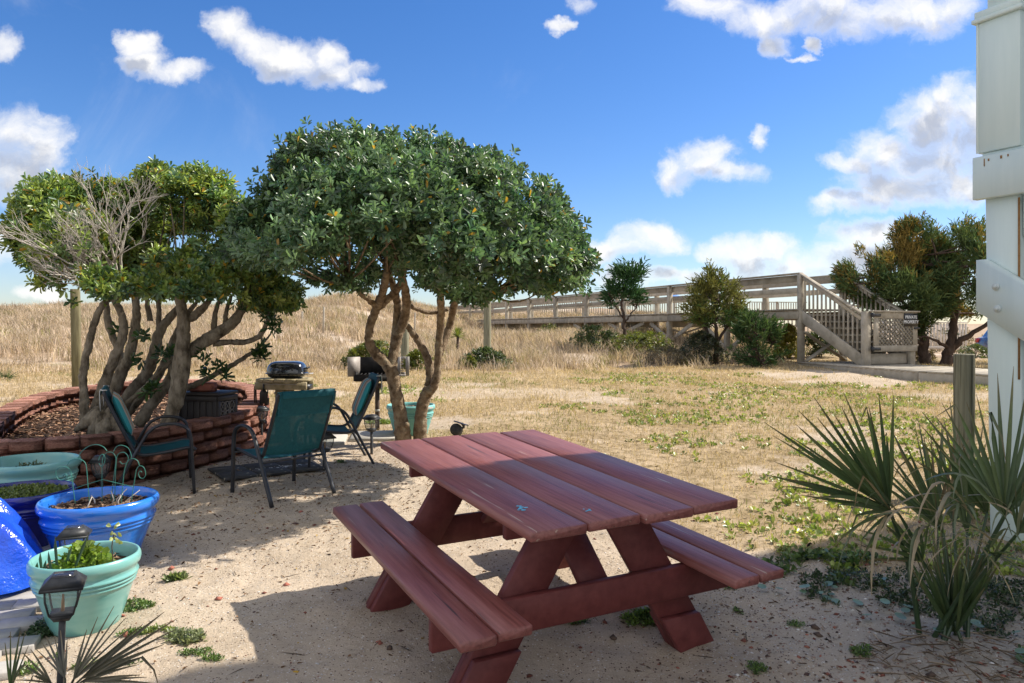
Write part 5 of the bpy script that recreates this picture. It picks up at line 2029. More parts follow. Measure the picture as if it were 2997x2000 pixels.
TYc = 8.2
t1o = Vector((-1.15, 8.2, gz(-1.15, 8.2)))
tree1 = thing('umbrella_tree', 'rounded umbrella shaped evergreen tree with two twisting trunks by the table', 'tree', t1o)
mb = MB()
nodes = []
def TL(pts, rads, **kw):
    P = limb(mb, [z3(x, y, Y - .9 * max(0, (420 - y)) / 420) for x, y, Y in pts], [rad(r_, 8.2) for r_ in rads], **kw)
    nodes.extend(P[len(P) // 3:])
TL([(548, 1640, 8.2), (545, 1540, 8.2), (535, 1400, 8.2), (505, 1250, 8.2), (475, 1100, 8.2), (450, 960, 8.2), (430, 880, 8.2)], [92, 78, 64, 58, 55, 56, 58], n=14)
TL([(440, 930, 8.2), (395, 850, 8.2), (320, 790, 8.18), (250, 715, 8.15), (230, 620, 8.1), (250, 500, 8.1), (310, 370, 8.1), (355, 260, 8.1), (385, 150, 8.1), (395, 40, 8.0)], [50, 50, 48, 42, 36, 36, 38, 36, 32, 24], n=12)
TL([(310, 360, 8.1), (250, 290, 8.0), (165, 255, 7.9), (140, 200, 7.8), (60, 120, 7.6)], [26, 24, 20, 18, 12])
TL([(320, 360, 8.1), (420, 280, 8.15), (490, 215, 8.2), (540, 120, 8.3), (560, 0, 8.4)], [34, 34, 30, 28, 20])
TL([(440, 900, 8.22), (455, 760, 8.25), (485, 620, 8.28), (550, 500, 8.3), (578, 380, 8.3), (570, 250, 8.3), (545, 130, 8.3), (500, -30, 8.4)], [50, 46, 46, 44, 40, 36, 34, 24], n=12)
TL([(460, 700, 8.3), (490, 520, 8.38), (500, 380, 8.4), (480, 240, 8.45), (440, 120, 8.5), (380, -20, 8.6)], [34, 40, 38, 34, 28, 20])
TL([(690, 1640, 8.25), (690, 1530, 8.25), (695, 1380, 8.25), (705, 1240, 8.25), (735, 1150, 8.25), (775, 1080, 8.25)], [74, 66, 56, 54, 54, 50], n=14)
TL([(770, 1110, 8.2), (810, 1080, 8.2), (850, 960, 8.2), (852, 800, 8.2), (855, 660, 8.2), (880, 490, 8.2), (878, 350, 8.15), (868, 180, 8.1), (860, 20, 8.0)], [42, 40, 34, 33, 34, 34, 34, 30, 22], n=12)
TL([(770, 1090, 8.3), (785, 960, 8.32), (775, 850, 8.35), (735, 750, 8.38), (685, 670, 8.4), (620, 580, 8.4), (570, 510, 8.38)], [42, 40, 38, 34, 30, 28, 26])
TL([(862, 780, 8.3), (915, 650, 8.4), (955, 520, 8.5), (985, 380, 8.5), (1010, 240, 8.5), (1050, 60, 8.5)], [30, 33, 34, 34, 30, 20])
TL([(605, 350, 8.35), (690, 385, 8.45), (770, 415, 8.5), (850, 412, 8.52), (940, 380, 8.5)], [20, 22, 20, 18, 16])
TL([(1000, 290, 8.5), (1090, 275, 8.4), (1180, 280, 8.2), (1290, 270, 8.0)], [16, 14, 11, 8])
mb.tube([tuple(z3(572, 1400, 8.10)), tuple(z3(572, 1400, 8.03))], [.035, .026], 10)
POLY1 = [(545, 600), (560, 545), (570, 480), (600, 455), (625, 420), (645, 385), (655, 350), (690, 325), (735, 318), (790, 318), (812, 285), (835, 285), (850, 310), (880, 300), (950, 303), (975, 322), (1010, 315), (1040, 318), (1062, 350),
         (1080, 365), (1120, 362), (1190, 372), (1215, 390), (1260, 415), (1275, 445), (1310, 478), (1325, 510), (1345, 540), (1362, 590), (1368, 612), (1340, 640), (1335, 660), (1290, 668), (1230, 672), (1180, 668), (1120, 690), (1080, 692),
         (1020, 672), (985, 655), (930, 648), (880, 655), (850, 672), (805, 668), (770, 662), (735, 655), (700, 645), (650, 632), (600, 625)]
POLY1 = [(930 + (x - 930) * .955, (y + 30 * max(0, (660 - y)) / 378) * 1.0 - (10 if y > 600 else 0)) for x, y in POLY1]
r1 = np.random.default_rng(101)
CP, CN = crown_points(POLY1, 7.0, 1.2, 9000, .55, 2.6, .47, 3, front=1.75)
c1 = jcol(len(CP), (.052, .120, .066), (.165, .255, .115), .28, r1)
CP[:, :] += nrm(CN) * np.abs(r1.normal(0, .07, (len(CP), 1)))
c1 *= (.72 + .62 * vnoise3(CP, 1.7, 12))[:, None]
Vv, q, cc = rosettes(CP, CN, 9, .066, .026, c1, r1, yellow=.012)
# sprigs hanging lower on the crown's rim
tg_ = CP[r1.choice(len(CP), 170, replace=False)]
twig_web(mb, nodes, tg_[:70], .014, .004)
mb.build('trunk', M['bark_tan'], tree1, origin=t1o, smooth=True)
o = ob('crown', mk_mesh('crown', Vv - np.array(t1o), q, col=cc), M['leaf'], tree1)

# ------------------------------------------------------------------ many-stemmed tree in the planter
def z8(x, y, Y):
    return np.array(at(x / 1.96, 450 + y / 1.96, Y))


t2o = Vector((-3.9, 7.2, .40))
tree2 = thing('multi_stem_tree', 'wide many-stemmed evergreen tree with bare grey twigs growing in the block planter', 'tree', t2o)
mb = MB()
nodes2 = []
def T2(pts, rads, **kw):
    P = limb(mb, [z8(x, y, Y) for x, y, Y in pts], [r_ / 1.96 * 7.0 / F * 1.05 for r_ in rads], **kw)
    nodes2.extend(P[len(P) // 3:])
T2([(500, 1580, 6.6), (478, 1470, 6.6), (488, 1380, 6.6), (465, 1280, 6.6), (490, 1180, 6.6), (515, 1080, 6.6), (530, 1000, 6.6), (570, 880, 6.6), (625, 820, 6.6)], [30, 26, 20, 20, 19, 18, 18, 17, 14], jit=.07, wob=.003)
T2([(530, 1560, 6.7), (560, 1420, 6.7), (610, 1290, 6.7), (650, 1190, 6.7), (690, 1100, 6.7), (720, 990, 6.7), (700, 900, 6.7), (640, 820, 6.7), (560, 700, 6.7)], [40, 30, 26, 26, 24, 22, 18, 14, 10], jit=.07, wob=.003)
T2([(600, 1500, 7.0), (640, 1390, 7.0), (690, 1270, 7.0), (740, 1180, 7.0), (760, 1080, 7.0), (785, 970, 7.0), (790, 870, 7.0), (760, 760, 7.0)], [44, 36, 32, 28, 26, 24, 20, 14], jit=.07)
T2([(600, 1420, 7.3), (650, 1320, 7.3), (700, 1230, 7.3), (700, 1130, 7.3), (640, 1060, 7.3), (612, 950, 7.3), (610, 850, 7.3)], [24, 22, 21, 20, 20, 20, 14])
T2([(690, 1480, 7.2), (740, 1370, 7.2), (810, 1310, 7.2), (860, 1240, 7.2), (885, 1140, 7.2), (905, 1020, 7.2), (960, 950, 7.2), (1030, 890, 7.2), (1070, 820, 7.2)], [36, 34, 32, 32, 29, 27, 24, 20, 14])
T2([(720, 1500, 7.4), (800, 1400, 7.4), (900, 1300, 7.4), (960, 1180, 7.4), (1000, 1060, 7.5), (1040, 960, 7.5), (1120, 860, 7.5)], [30, 28, 27, 24, 22, 18, 12])
T2([(955, 1580, 6.75), (985, 1490, 6.75), (1030, 1370, 6.75), (1055, 1230, 6.75), (1045, 1080, 6.75), (1062, 960, 6.75), (1040, 870, 6.75), (1010, 770, 6.8)], [40, 38, 36, 38, 36, 32, 26, 16], n=12)
T2([(990, 1480, 6.8), (1000, 1340, 6.85), (1015, 1200, 6.9), (1035, 1050, 6.9)], [26, 25, 24, 20])
T2([(1055, 1160, 6.8), (1140, 1095, 6.85), (1230, 1040, 6.9), (1330, 985, 6.95), (1385, 915, 7.0), (1405, 840, 7.0), (1440, 760, 7.0)], [36, 36, 34, 30, 25, 20, 14], n=12)
T2([(1060, 950, 6.8), (1120, 930, 6.8), (1180, 880, 6.8), (1220, 800, 6.8)], [28, 24, 18, 12])
T2([(1220, 1090, 6.95), (1320, 1073, 7.0), (1400, 1090, 7.0), (1480, 1068, 7.0), (1530, 1000, 7.0), (1538, 920, 7.0), (1560, 840, 7.0)], [18, 16, 15, 15, 13, 11, 8])
T2([(1070, 1350, 7.3), (1200, 1290, 7.35), (1330, 1210, 7.4), (1440, 1150, 7.4), (1505, 1095, 7.4)], [17, 16, 14, 12, 9])
T2([(790, 1560, 7.0), (850, 1460, 7.05), (940, 1350, 7.1), (1000, 1260, 7.2), (990, 1130, 7.3)], [34, 32, 28, 24, 18])
T2([(700, 1460, 7.0), (760, 1400, 7.0), (830, 1350, 7.0), (900, 1260, 7.05), (980, 1190, 7.1)], [15, 14, 13, 12, 9])
T2([(860, 960, 7.2), (850, 850, 7.2), (820, 760, 7.2)], [16, 13, 9])
T2([(910, 1010, 7.2), (915, 900, 7.2), (900, 780, 7.2)], [15, 14, 9])
T2([(1230, 1030, 6.95), (1225, 930, 6.95), (1260, 830, 6.95)], [18, 14, 9])
T2([(1290, 1000, 7.0), (1290, 900, 7.0), (1330, 810, 7.0)], [14, 12, 8])
# gnarled stump
for (x, y, Y, r_) in ((560, 1500, 6.55, 62), (640, 1500, 6.6, 70), (690, 1530, 6.6, 50), (600, 1560, 6.5, 58)):
    c = z8(x, y, Y)
    rr_ = r_ / 1.96 * 6.6 / F
    mb.tube([tuple(c + np.array([.02, 0, -rr_ * 1.6])), tuple(c + np.array([0, 0, -rr_ * .5])), tuple(c), tuple(c + np.array([.015, .01, rr_ * .8]))], [rr_ * 1.1, rr_ * .95, rr_ * .75, rr_ * .2], 12, True, .22)
mb.tube([tuple(z8(430, 1590, 6.5)), tuple(z8(500, 1540, 6.5)), tuple(z8(580, 1490, 6.6))], [.02, .06, .08], 10, True, .15)
POLY2 = [tuple((np.array(p) - np.array([1000, 760])) * np.array([.885, .95]) / 1.96 / K + np.array([1000 / 1.96 / K, (760 / 1.96 + 450) / K])) for p in [(95, 440), (140, 330), (180, 255), (250, 150), (300, 170), (370, 195), (470, 160), (600, 150), (645, 195), (710, 140), (790, 130), (830, 165), (890, 90), (1000, 90), (1050, 155), (1095, 85), (1200, 110), (1300, 160), (1265, 220), (1390, 260), (1450, 310), (1490, 420), (1520, 600), (1600, 690), (1800, 770), (1760, 850), (1610, 880), (1500, 850), (1300, 800), (1000, 810), (850, 800), (700, 770), (560, 770), (430, 770), (370, 840), (300, 800), (235, 690), (185, 600), (125, 500)]]
r2 = np.random.default_rng(202)
CP2, CN2 = crown_points(POLY2, 7.15, 1.3, 7400, .5, 2.6, .47, 8, lowthin=.8)
# the bare side, where grey twigs stick out
bare = in_poly(CP2[:, 0], CP2[:, 2], np.array([tuple(np.array(z8(x, y, 6.6))[[0, 2]]) for x, y in [(190, 560), (250, 470), (420, 330), (560, 210), (720, 300), (640, 520), (720, 700), (600, 790), (430, 740), (260, 690)]])) & (CP2[:, 1] < 6.7)
kp = ~(bare & (r2.random(len(CP2)) < .75))
CP2, CN2 = CP2[kp], CN2[kp]
PB, NB_ = crown_points([(x / 1.96 / K, (450 + y / 1.96) / K) for x, y in [(190, 480), (260, 300), (420, 230), (600, 190), (760, 200), (900, 260), (900, 520), (760, 700), (560, 720), (380, 700), (230, 620)]], 7.35, .55, 1300, .8, 2.4, .42, 18)
CP2, CN2 = np.vstack([CP2, PB]), np.vstack([CN2, NB_])
c2 = jcol(len(CP2), (.12, .20, .055), (.31, .37, .08), .18, r2)
dk = r2.random(len(c2)) < .3
c2[dk] = jcol(dk.sum(), (.065, .14, .07), (.14, .23, .085), .15, r2)
CP2[:, :] += nrm(CN2) * np.abs(r2.normal(0, .06, (len(CP2), 1)))
c2 *= (.75 + .6 * vnoise3(CP2, 1.8, 14))[:, None]
Vv, q, cc = rosettes(CP2, CN2, 9, .068, .026, c2, r2, yellow=.03)
ex = []
for (x, y, Y) in ((820, 1060, 6.9), (790, 1180, 6.9), (670, 1000, 7.0), (870, 1340, 6.9), (1165, 1165, 6.8), (1570, 1000, 6.95), (1590, 960, 6.95), (1490, 1110, 7.1), (1500, 1165, 7.1), (1262, 1220, 7.2), (1195, 1255, 7.2), (1285, 1265, 7.2), (920, 1150, 7.0), (980, 1130, 7.0), (1540, 930, 7.0), (1560, 900, 7.0), (850, 1350, 6.9), (1480, 1140, 7.1)):
    for k_ in range(3):
        ex.append(z8(x + random.uniform(-22, 22), y + random.uniform(-22, 22), Y))
ex = np.array(ex)
Ve, qe, ce = rosettes(ex, np.zeros_like(ex), 8, .085, .028, jcol(len(ex), (.03, .085, .03), (.08, .14, .03), .1, r2), r2, yellow=0)
Vv, q, _, cc = merge([(Vv, q, None, cc), (Ve, qe, None, ce)])
twig_web(mb, nodes2, CP2[r2.choice(len(CP2), 80, replace=False)], .013, .004)
mb.build('trunk', M['bark'], tree2, origin=t2o, smooth=True)
o = ob('crown', mk_mesh('crown', Vv - np.array(t2o), q, col=cc), M['leaf'], tree2)
mb = MB()
rt = random.Random(33)
def twigs(p, d, ln, r_, depth):
    q_ = p + d * ln
    mid = (p + q_) / 2 + Vector((rt.uniform(-.04, .04), rt.uniform(-.04, .04), rt.uniform(-.03, .03))) * ln * 2
    mb.tube([tuple(p), tuple(mid), tuple(q_)], [r_, r_ * .8, r_ * .6], 4, False)
    if depth:
        for k_ in range(rt.choice((2, 3))):
            f = rt.uniform(.45, 1)
            nd = (d + Vector((rt.uniform(-.65, .65), rt.uniform(-.5, .5), rt.uniform(-.35, .55)))).normalized()
            twigs(p + (q_ - p) * f, nd, ln * rt.uniform(.55, .8), r_ * .62, depth - 1)
for (a, b) in (((640, 820), (240, 470)), ((620, 800), (200, 540)), ((660, 760), (350, 360)), ((680, 720), (560, 190)), ((650, 790), (300, 640)), ((700, 700), (700, 270)), ((640, 800), (430, 520)), ((620, 820), (240, 600)), ((680, 740), (470, 350)), ((640, 760), (360, 560))):
    p, q_ = Vector(z8(*a, 6.55)), Vector(z8(*b, rt.uniform(5.6, 6.1)))
    d = q_ - p
    twigs(p, d.normalized(), d.length * .5, .013, 5)
mb.build('dead_twigs', M['dead_wood'], tree2, origin=t2o)

# ------------------------------------------------------------------ cedars and shrubs by the boardwalk
def cedar(name, label, base, top_px, polys, Yc, D, n, cols, ln=.16, wd=.03, stems=(), seed=1, lean=(0, 0), tips=None, thr=.46, group=None, rad0=.10):
    r = np.random.default_rng(seed)
    o0 = Vector(base)
    t = thing(name, label, 'tree', o0, 0, group)
    polys = [(x, min(y, 768) if D > 1.2 else y) for x, y in polys]
    P, Nv = crown_points(polys, Yc, D, n, .6, 2.5 * (1.4 / D) ** .6, thr + .12, seed, lowthin=.4)
    ctr = P.mean(0)
    mb = MB()
    nd = []
    for s_ in stems:
        q_ = limb(mb, [Vector(atd(x, y, Y)) for x, y, Y in s_[0]], s_[1], n=8, wob=.02)
        nd.extend(q_)
    nd = np.array(nd)
    tr_ = random.Random(seed)
    twig_web(mb, nd, P[r.choice(len(P), min(60, len(P)), replace=False)], rad0 * .28, .008, 5, tr_)
    mb.build('trunk', M['cedar_bark'], t, origin=o0, smooth=True)
    per = 7
    ax = nrm(Nv * 1.1 + np.array([0, 0, .8]) + .3 * r.standard_normal(P.shape))
    D_ = nrm(np.repeat(ax, per, 0) + .55 * r.standard_normal((len(P) * per, 3)))
    O = np.repeat(P, per, 0) + (np.repeat(ax, per, 0) * r.uniform(-.6, 1.0, (len(P) * per, 1)) * ln * 1.1 + .22 * ln * r.standard_normal((len(P) * per, 3)))
    m = len(O)
    Vv, q = leaves(O, D_, r.standard_normal((m, 3)), ln * (.5 + .8 * r.random(m)), wd * (.7 + .6 * r.random(m)), .3, .05, .45)
    c = jcol(len(P), *cols, .18, r)
    if tips is not None:
        g = vnoise3(P, .9, seed + 9) + .25 * (P[:, 2] - P[:, 2].mean()) / max(.3, np.ptp(P[:, 2])) + .12 * r.standard_normal(len(P))
        k = g > .58
        c[k] = jcol(k.sum(), *tips, .2, r)
    ob('crown', mk_mesh('crown', Vv - np.array(o0), q, col=rep(np.repeat(c, per, 0), 6)), M['needle'], t)
    return t


GC = ((.065, .12, .05), (.16, .21, .075))
TIP = ((.22, .16, .045), (.34, .24, .065))
b1 = gp(2708, 1066)
cedar('cedar_tree', 'large dark cedar with golden tips standing right behind the stair gate', b1, None,
      [(1930, 640), (1945, 600), (1975, 575), (1990, 590), (2010, 545), (2030, 570), (2060, 540), (2090, 510), (2110, 545), (2150, 540), (2180, 600), (2175, 700), (2160, 770), (2110, 795), (2080, 740), (2040, 720), (2000, 700), (1960, 670)],
      b1.y, 1.3, 3000, GC, .17, .026, [([(2123, 845, b1.y), (2122, 790, b1.y), (2115, 740, b1.y), (2090, 660, b1.y + .2), (2060, 590, b1.y + .2)], [.15, .12, .09, .06, .03]),
                           ([(2122, 790, b1.y), (2060, 770, b1.y - .5), (2000, 740, b1.y - .7)], [.06, .04, .02]), ([(2120, 760, b1.y), (2080, 690, b1.y - .3), (1990, 620, b1.y - .4)], [.06, .04, .02])], 5, tips=TIP)
b2 = gp(2770, 1068)
cedar('cedar_tree', 'broad cedar leaning over toward the white house column', b2, None,
      [(2090, 600), (2110, 540), (2120, 505), (2145, 525), (2160, 500), (2185, 545), (2210, 510), (2230, 560), (2250, 515), (2285, 530), (2330, 520), (2420, 560), (2440, 700), (2330, 720), (2260, 735), (2230, 770), (2200, 800), (2160, 790), (2140, 720)],
      b2.y, 1.5, 3300, GC, .17, .026, [([(2165, 845, b2.y), (2185, 800, b2.y), (2190, 740, b2.y), (2200, 650, b2.y + .2), (2210, 560, b2.y + .2)], [.15, .12, .09, .06, .03]),
                           ([(2185, 800, b2.y), (2230, 765, b2.y - .3), (2290, 725, b2.y - .5)], [.08, .06, .03]), ([(2190, 740, b2.y), (2160, 640, b2.y - .2), (2140, 550, b2.y - .3)], [.06, .04, .02]),
                           ([(2180, 800, b2.y), (2140, 770, b2.y - .3), (2100, 770, b2.y - .3)], [.05, .03, .015])], 6, tips=TIP)
b3 = at(1437 * K, 772 * K, 22.0)
cedar('cedar_sapling', 'young wind-bent cedar poking above the boardwalk handrail', b3, None,
      [(1395, 690), (1392, 660), (1410, 640), (1425, 620), (1450, 606), (1478, 620), (1468, 645), (1450, 655), (1480, 678), (1478, 700), (1452, 692), (1435, 668), (1420, 700), (1400, 702)],
      22.0, .5, 330, ((.03, .085, .035), (.07, .14, .05)), .20, .036, [([(1437, 775, 22), (1432, 730, 22), (1424, 690, 22), (1432, 650, 22.1), (1445, 615, 22.1)], [.06, .045, .035, .025, .012]),
                           ([(1434, 740, 22), (1455, 715, 22), (1470, 690, 22)], [.03, .02, .01]), ([(1430, 730, 22), (1412, 700, 22), (1400, 680, 22)], [.03, .02, .01])], 7, thr=.40, rad0=.05)
b4 = gp(1640 * K, 832 * K)
cedar('cedar_bush', 'bushy green cedar growing against the middle of the boardwalk', b4, None,
      [(1570, 722), (1575, 690), (1590, 668), (1605, 650), (1625, 640), (1632, 610), (1645, 640), (1670, 650), (1690, 675), (1714, 690), (1702, 715), (1692, 742), (1640, 750), (1600, 744)],
      b4.y, .6, 640, ((.06, .12, .035), (.14, .19, .05)), .17, .03, [([(1640, 845, b4.y), (1645, 760, b4.y), (1640, 690, b4.y), (1632, 630, b4.y)], [.07, .05, .03, .012]),
                           ([(1642, 800, b4.y), (1610, 740, b4.y), (1590, 690, b4.y)], [.04, .03, .012]), ([(1644, 790, b4.y), (1690, 720, b4.y), (1700, 690, b4.y)], [.04, .03, .012])], 8, tips=((.16, .17, .05), (.22, .21, .06)), thr=.40)
b5 = gp(1740 * K, 842 * K)
cedar('cedar_bush', 'low dark cedar shrub between the boardwalk and the stair foot', b5, None,
      [(1690, 800), (1700, 770), (1690, 750), (1710, 735), (1720, 712), (1740, 742), (1770, 740), (1785, 760), (1775, 790), (1795, 815), (1740, 842), (1700, 835)],
      b5.y, .5, 480, ((.04, .09, .035), (.10, .15, .05)), .15, .028, [([(1742, 848, b5.y), (1740, 800, b5.y), (1725, 730, b5.y)], [.05, .035, .012]), ([(1742, 840, b5.y), (1770, 800, b5.y), (1780, 770, b5.y)], [.03, .02, .01])], 9, thr=.40)


def shrub(name, label, c, rx, ry, h, n, cols, ln, wd, seed, stems=8, per=7, cat='shrub', yellow=0.0, group=None, matn='leaf'):
    r = np.random.default_rng(seed)
    x, y = c
    o0 = Vector((x, y, gz(x, y)))
    t = thing(name, label, cat, o0, 0, group)
    a, e_ = r.random(n) * 2 * PI, r.random(n) ** .5
    zz = r.random(n)
    k = (1 - zz ** 2) ** .5
    P = np.stack([rx * e_ * k * np.cos(a), ry * e_ * k * np.sin(a), h * (.08 + .92 * zz)], 1)
    P[:, :2] *= (.8 + .4 * vnoise(np.cos(a) * 2 + seed, np.sin(a) * 2)[:, None])
    P[:, 2] *= (.65 + .6 * vnoise(P[:, 0] * 3.1 + seed, P[:, 1] * 3.1))
    keep = vnoise3(P + seed, 3.2 / max(.4, h), seed) > .36
    P = P[keep]
    Nv = np.stack([P[:, 0] / rx, P[:, 1] / ry, P[:, 2] / h * .6], 1)
    V_, q, cc = rosettes(P, Nv, per, ln, wd, jcol(len(P), *cols, .2, r), r, yellow=yellow)
    ob('foliage', mk_mesh('foliage', V_, q, col=cc), M[matn], t)
    mb = MB()
    for k_ in range(stems):
        p = P[r.integers(len(P))]
        mb.tube([(p[0] * .2, p[1] * .2, -.08), tuple(p * np.array([.6, .6, .45])), tuple(p)], [.012, .009, .004], 5)
    mb.build('stem', M['cedar_bark'], t)
    return t


YG = ((.085, .12, .02), (.19, .20, .03))
DG = ((.04, .075, .025), (.09, .12, .035))
def gpd(x, y):
    return gp(x * K, y * K)
def shrub_px(label, x, y, w, h, n, cols, seed, Y=None, ln=.075, wd=.032, **kw):
    b = gpd(x, y)
    Yb = b.y if Y is None else Y
    X = (x * K - XC) / F * Yb
    s_ = K * Yb / F
    return shrub('shrub', label, (X, Yb), w / 2 * s_, w / 2 * s_ * .8, h * s_, n, cols, ln, wd, seed, **kw)
shrub_px('yellow-green shrub in the dry grass behind the park grill', 848, 838, 130, 66, 620, YG, 21, 17.2)
shrub_px('low yellow-green shrub right of the umbrella tree trunks', 958, 830, 80, 44, 300, YG, 22, 17.0)
shrub_px('sprawling olive shrub at the foot of the lone timber pole', 1118, 850, 125, 42, 480, DG, 23, 18.0)
shrub_px('low bright green shrub under the boardwalk, left of the cedars', 1370, 800, 120, 56, 560, ((.06, .10, .03), (.12, .16, .035)), 24, 21.5)
shrub_px('wide yellow-green shrub under the boardwalk beside the bent sapling', 1470, 812, 160, 52, 720, YG, 25, 20.8)
shrub_px('golden green shrub glowing behind the stair head post', 1808, 826, 70, 72, 460, ((.20, .21, .03), (.34, .30, .045)), 26, 20.2)
shrub_px('dark tangled shrub at the foot of the bushy cedar', 1610, 838, 130, 70, 640, ((.035, .05, .025), (.07, .085, .035)), 27, 18.8, wd=.022)
shrub_px('bare brownish shrub in front of the wide boardwalk shrub', 1530, 850, 150, 40, 420, ((.10, .085, .05), (.17, .14, .075)), 28, 18.6, wd=.014)
shrub_px('dark low shrub in the shade beneath the stairs', 1880, 838, 90, 60, 420, DG, 29, 20.6)
shrub_px('green shrub crowding the far side of the stairs', 1960, 800, 120, 110, 620, DG, 30, 22.5)
shrub_px('brushy tan shrub right of the gate by the cedar trunks', 2110, 842, 80, 40, 300, ((.20, .15, .07), (.3, .22, .1)), 31, 19.4, wd=.018)
shrub_px('green shrub at the parked car wheel beyond the walkway', 2240, 838, 90, 36, 320, ((.07, .10, .03), (.13, .16, .04)), 32, 26)
shrub_px('scrubby grey shrub on the far dune behind the cedar trunks', 2200, 800, 200, 60, 500, ((.17, .13, .08), (.25, .2, .12)), 33, 38, ln=.14, wd=.04)
shrub_px('small olive shrub in dry grass left of the lone pole', 1075, 850, 50, 26, 170, YG, 34, 17.6)
shrub_px('olive shrub tucked beneath the far end of the boardwalk', 1265, 742, 110, 30, 320, YG, 35, 31)


# yucca and palmettos
def fan(name, label, base, fronds, m='leaf', cat='palm', group=None):
    """fronds: (hub, axis, blade length, spread, number, colour pair, droop, petiole radius)"""
    o0 = Vector(base)
    t = thing(name, label, cat, o0, 0, group)
    for k_, (hub, axis, ln, spread, nb_, cols, droop, prad, dry) in enumerate(fronds):
        r = np.random.default_rng(900 + k_ + int(abs(o0.x) * 100))
        hub, axis = np.array(hub), np.array(axis, float)
        axis = axis / np.linalg.norm(axis)
        view = np.array([hub[0], hub[1], 0.0]) * -1
        pn = view / max(1e-6, np.linalg.norm(view)) + np.array([.25 * r.standard_normal(), 0, .25 + .15 * r.standard_normal()])
        pn = pn - axis * (pn @ axis)
        pn /= np.linalg.norm(pn)
        sd = np.cross(pn, axis)
        VV, QQ, CC, n0 = [], [], [], 0
        for i in range(nb_):
            f = (i + .5) / nb_ * 2 - 1
            a = f * spread
            d = axis * math.cos(a) + sd * math.sin(a) + pn * (.10 * r.standard_normal() + .12 * abs(f))
            d = d / np.linalg.norm(d)
            l_ = ln * (1 - .28 * f * f) * r.uniform(.82, 1.1)
            w_ = ln * (.0130 if cols[0][0] < .15 else .009) * r.uniform(.7, 1.2)
            s_ = np.cross(d, pn)
            s_ /= np.linalg.norm(s_)
            ns = 7
            p = hub.copy()
            dd = d.copy()
            dr = droop * r.uniform(.2, 1.6) * (1 if r.random() < .75 else 2.5)
            kink = r.integers(3, 6) if r.random() < dry else 99
            c0 = np.array(cols[0]) * (1 - .0) + (np.array(cols[1]) - np.array(cols[0])) * r.random()
            c0 = c0 * r.uniform(.75, 1.2)
            tipc = np.array([.21, .15, .075]) * r.uniform(.7, 1.2)
            tw = r.random() < .5 * dry
            for j in range(ns):
                u_ = j / (ns - 1)
                ww = w_ * (0.35 + 1.0 * min(1, u_ * 3)) * (1 - u_ ** 2.2) + .0008
                fold_ = pn * ww * .55
                c_ = c0 * (1 - ss((u_ - .72) / .25)) + tipc * ss((u_ - .72) / .25)
                if tw:
                    c_ = tipc * 1.1
                VV += [p - s_ * ww + fold_, p - pn * ww * .15, p + s_ * ww + fold_]
                CC += [c_ * .92, c_ * 1.06, c_ * .96]
                p = p + dd * l_ / (ns - 1)
                dd = dd + np.array([0, 0, -1.0]) * dr * .12 * (u_ + .3)
                if j >= kink:
                    dd = dd + np.array([0.1 * r.standard_normal(), 0.1 * r.standard_normal(), -1.3])
                dd /= np.linalg.norm(dd)
                pp_ = pn - dd * (pn @ dd)
                if np.linalg.norm(pp_) > .15:
                    s2_ = np.cross(dd, pp_ / np.linalg.norm(pp_))
                    s_ = s2_ / np.linalg.norm(s2_)
            for j in range(ns - 1):
                b_ = n0 + j * 3
                QQ += [(b_, b_ + 1, b_ + 4, b_ + 3), (b_ + 1, b_ + 2, b_ + 5, b_ + 4)]
            n0 += ns * 3
        # petiole
        if prad:
            c = np.array(cols[0]) * 1.1
            bp = np.array(o0) + np.array([.05 * r.standard_normal(), .05 * r.standard_normal(), -.03])
            P = crv([bp, bp * .45 + hub * .55 + np.array([0, 0, .03]) - axis * .05, hub], 5)
            mb_ = MB().tube([tuple(x) for x in P], np.linspace(prad, prad * .6, len(P)), 6)
            v_ = np.vstack(mb_.v)
            qq = np.vstack(mb_.q)
            VV += list(v_)
            CC += [c] * len(v_)
            QQ += [tuple(x) for x in (qq + n0)]
        ob('frond', mk_mesh('frond', np.array(VV) - np.array(o0), np.array(QQ), col=np.clip(np.array(CC), .003, .9)), M[m], t)
    return t


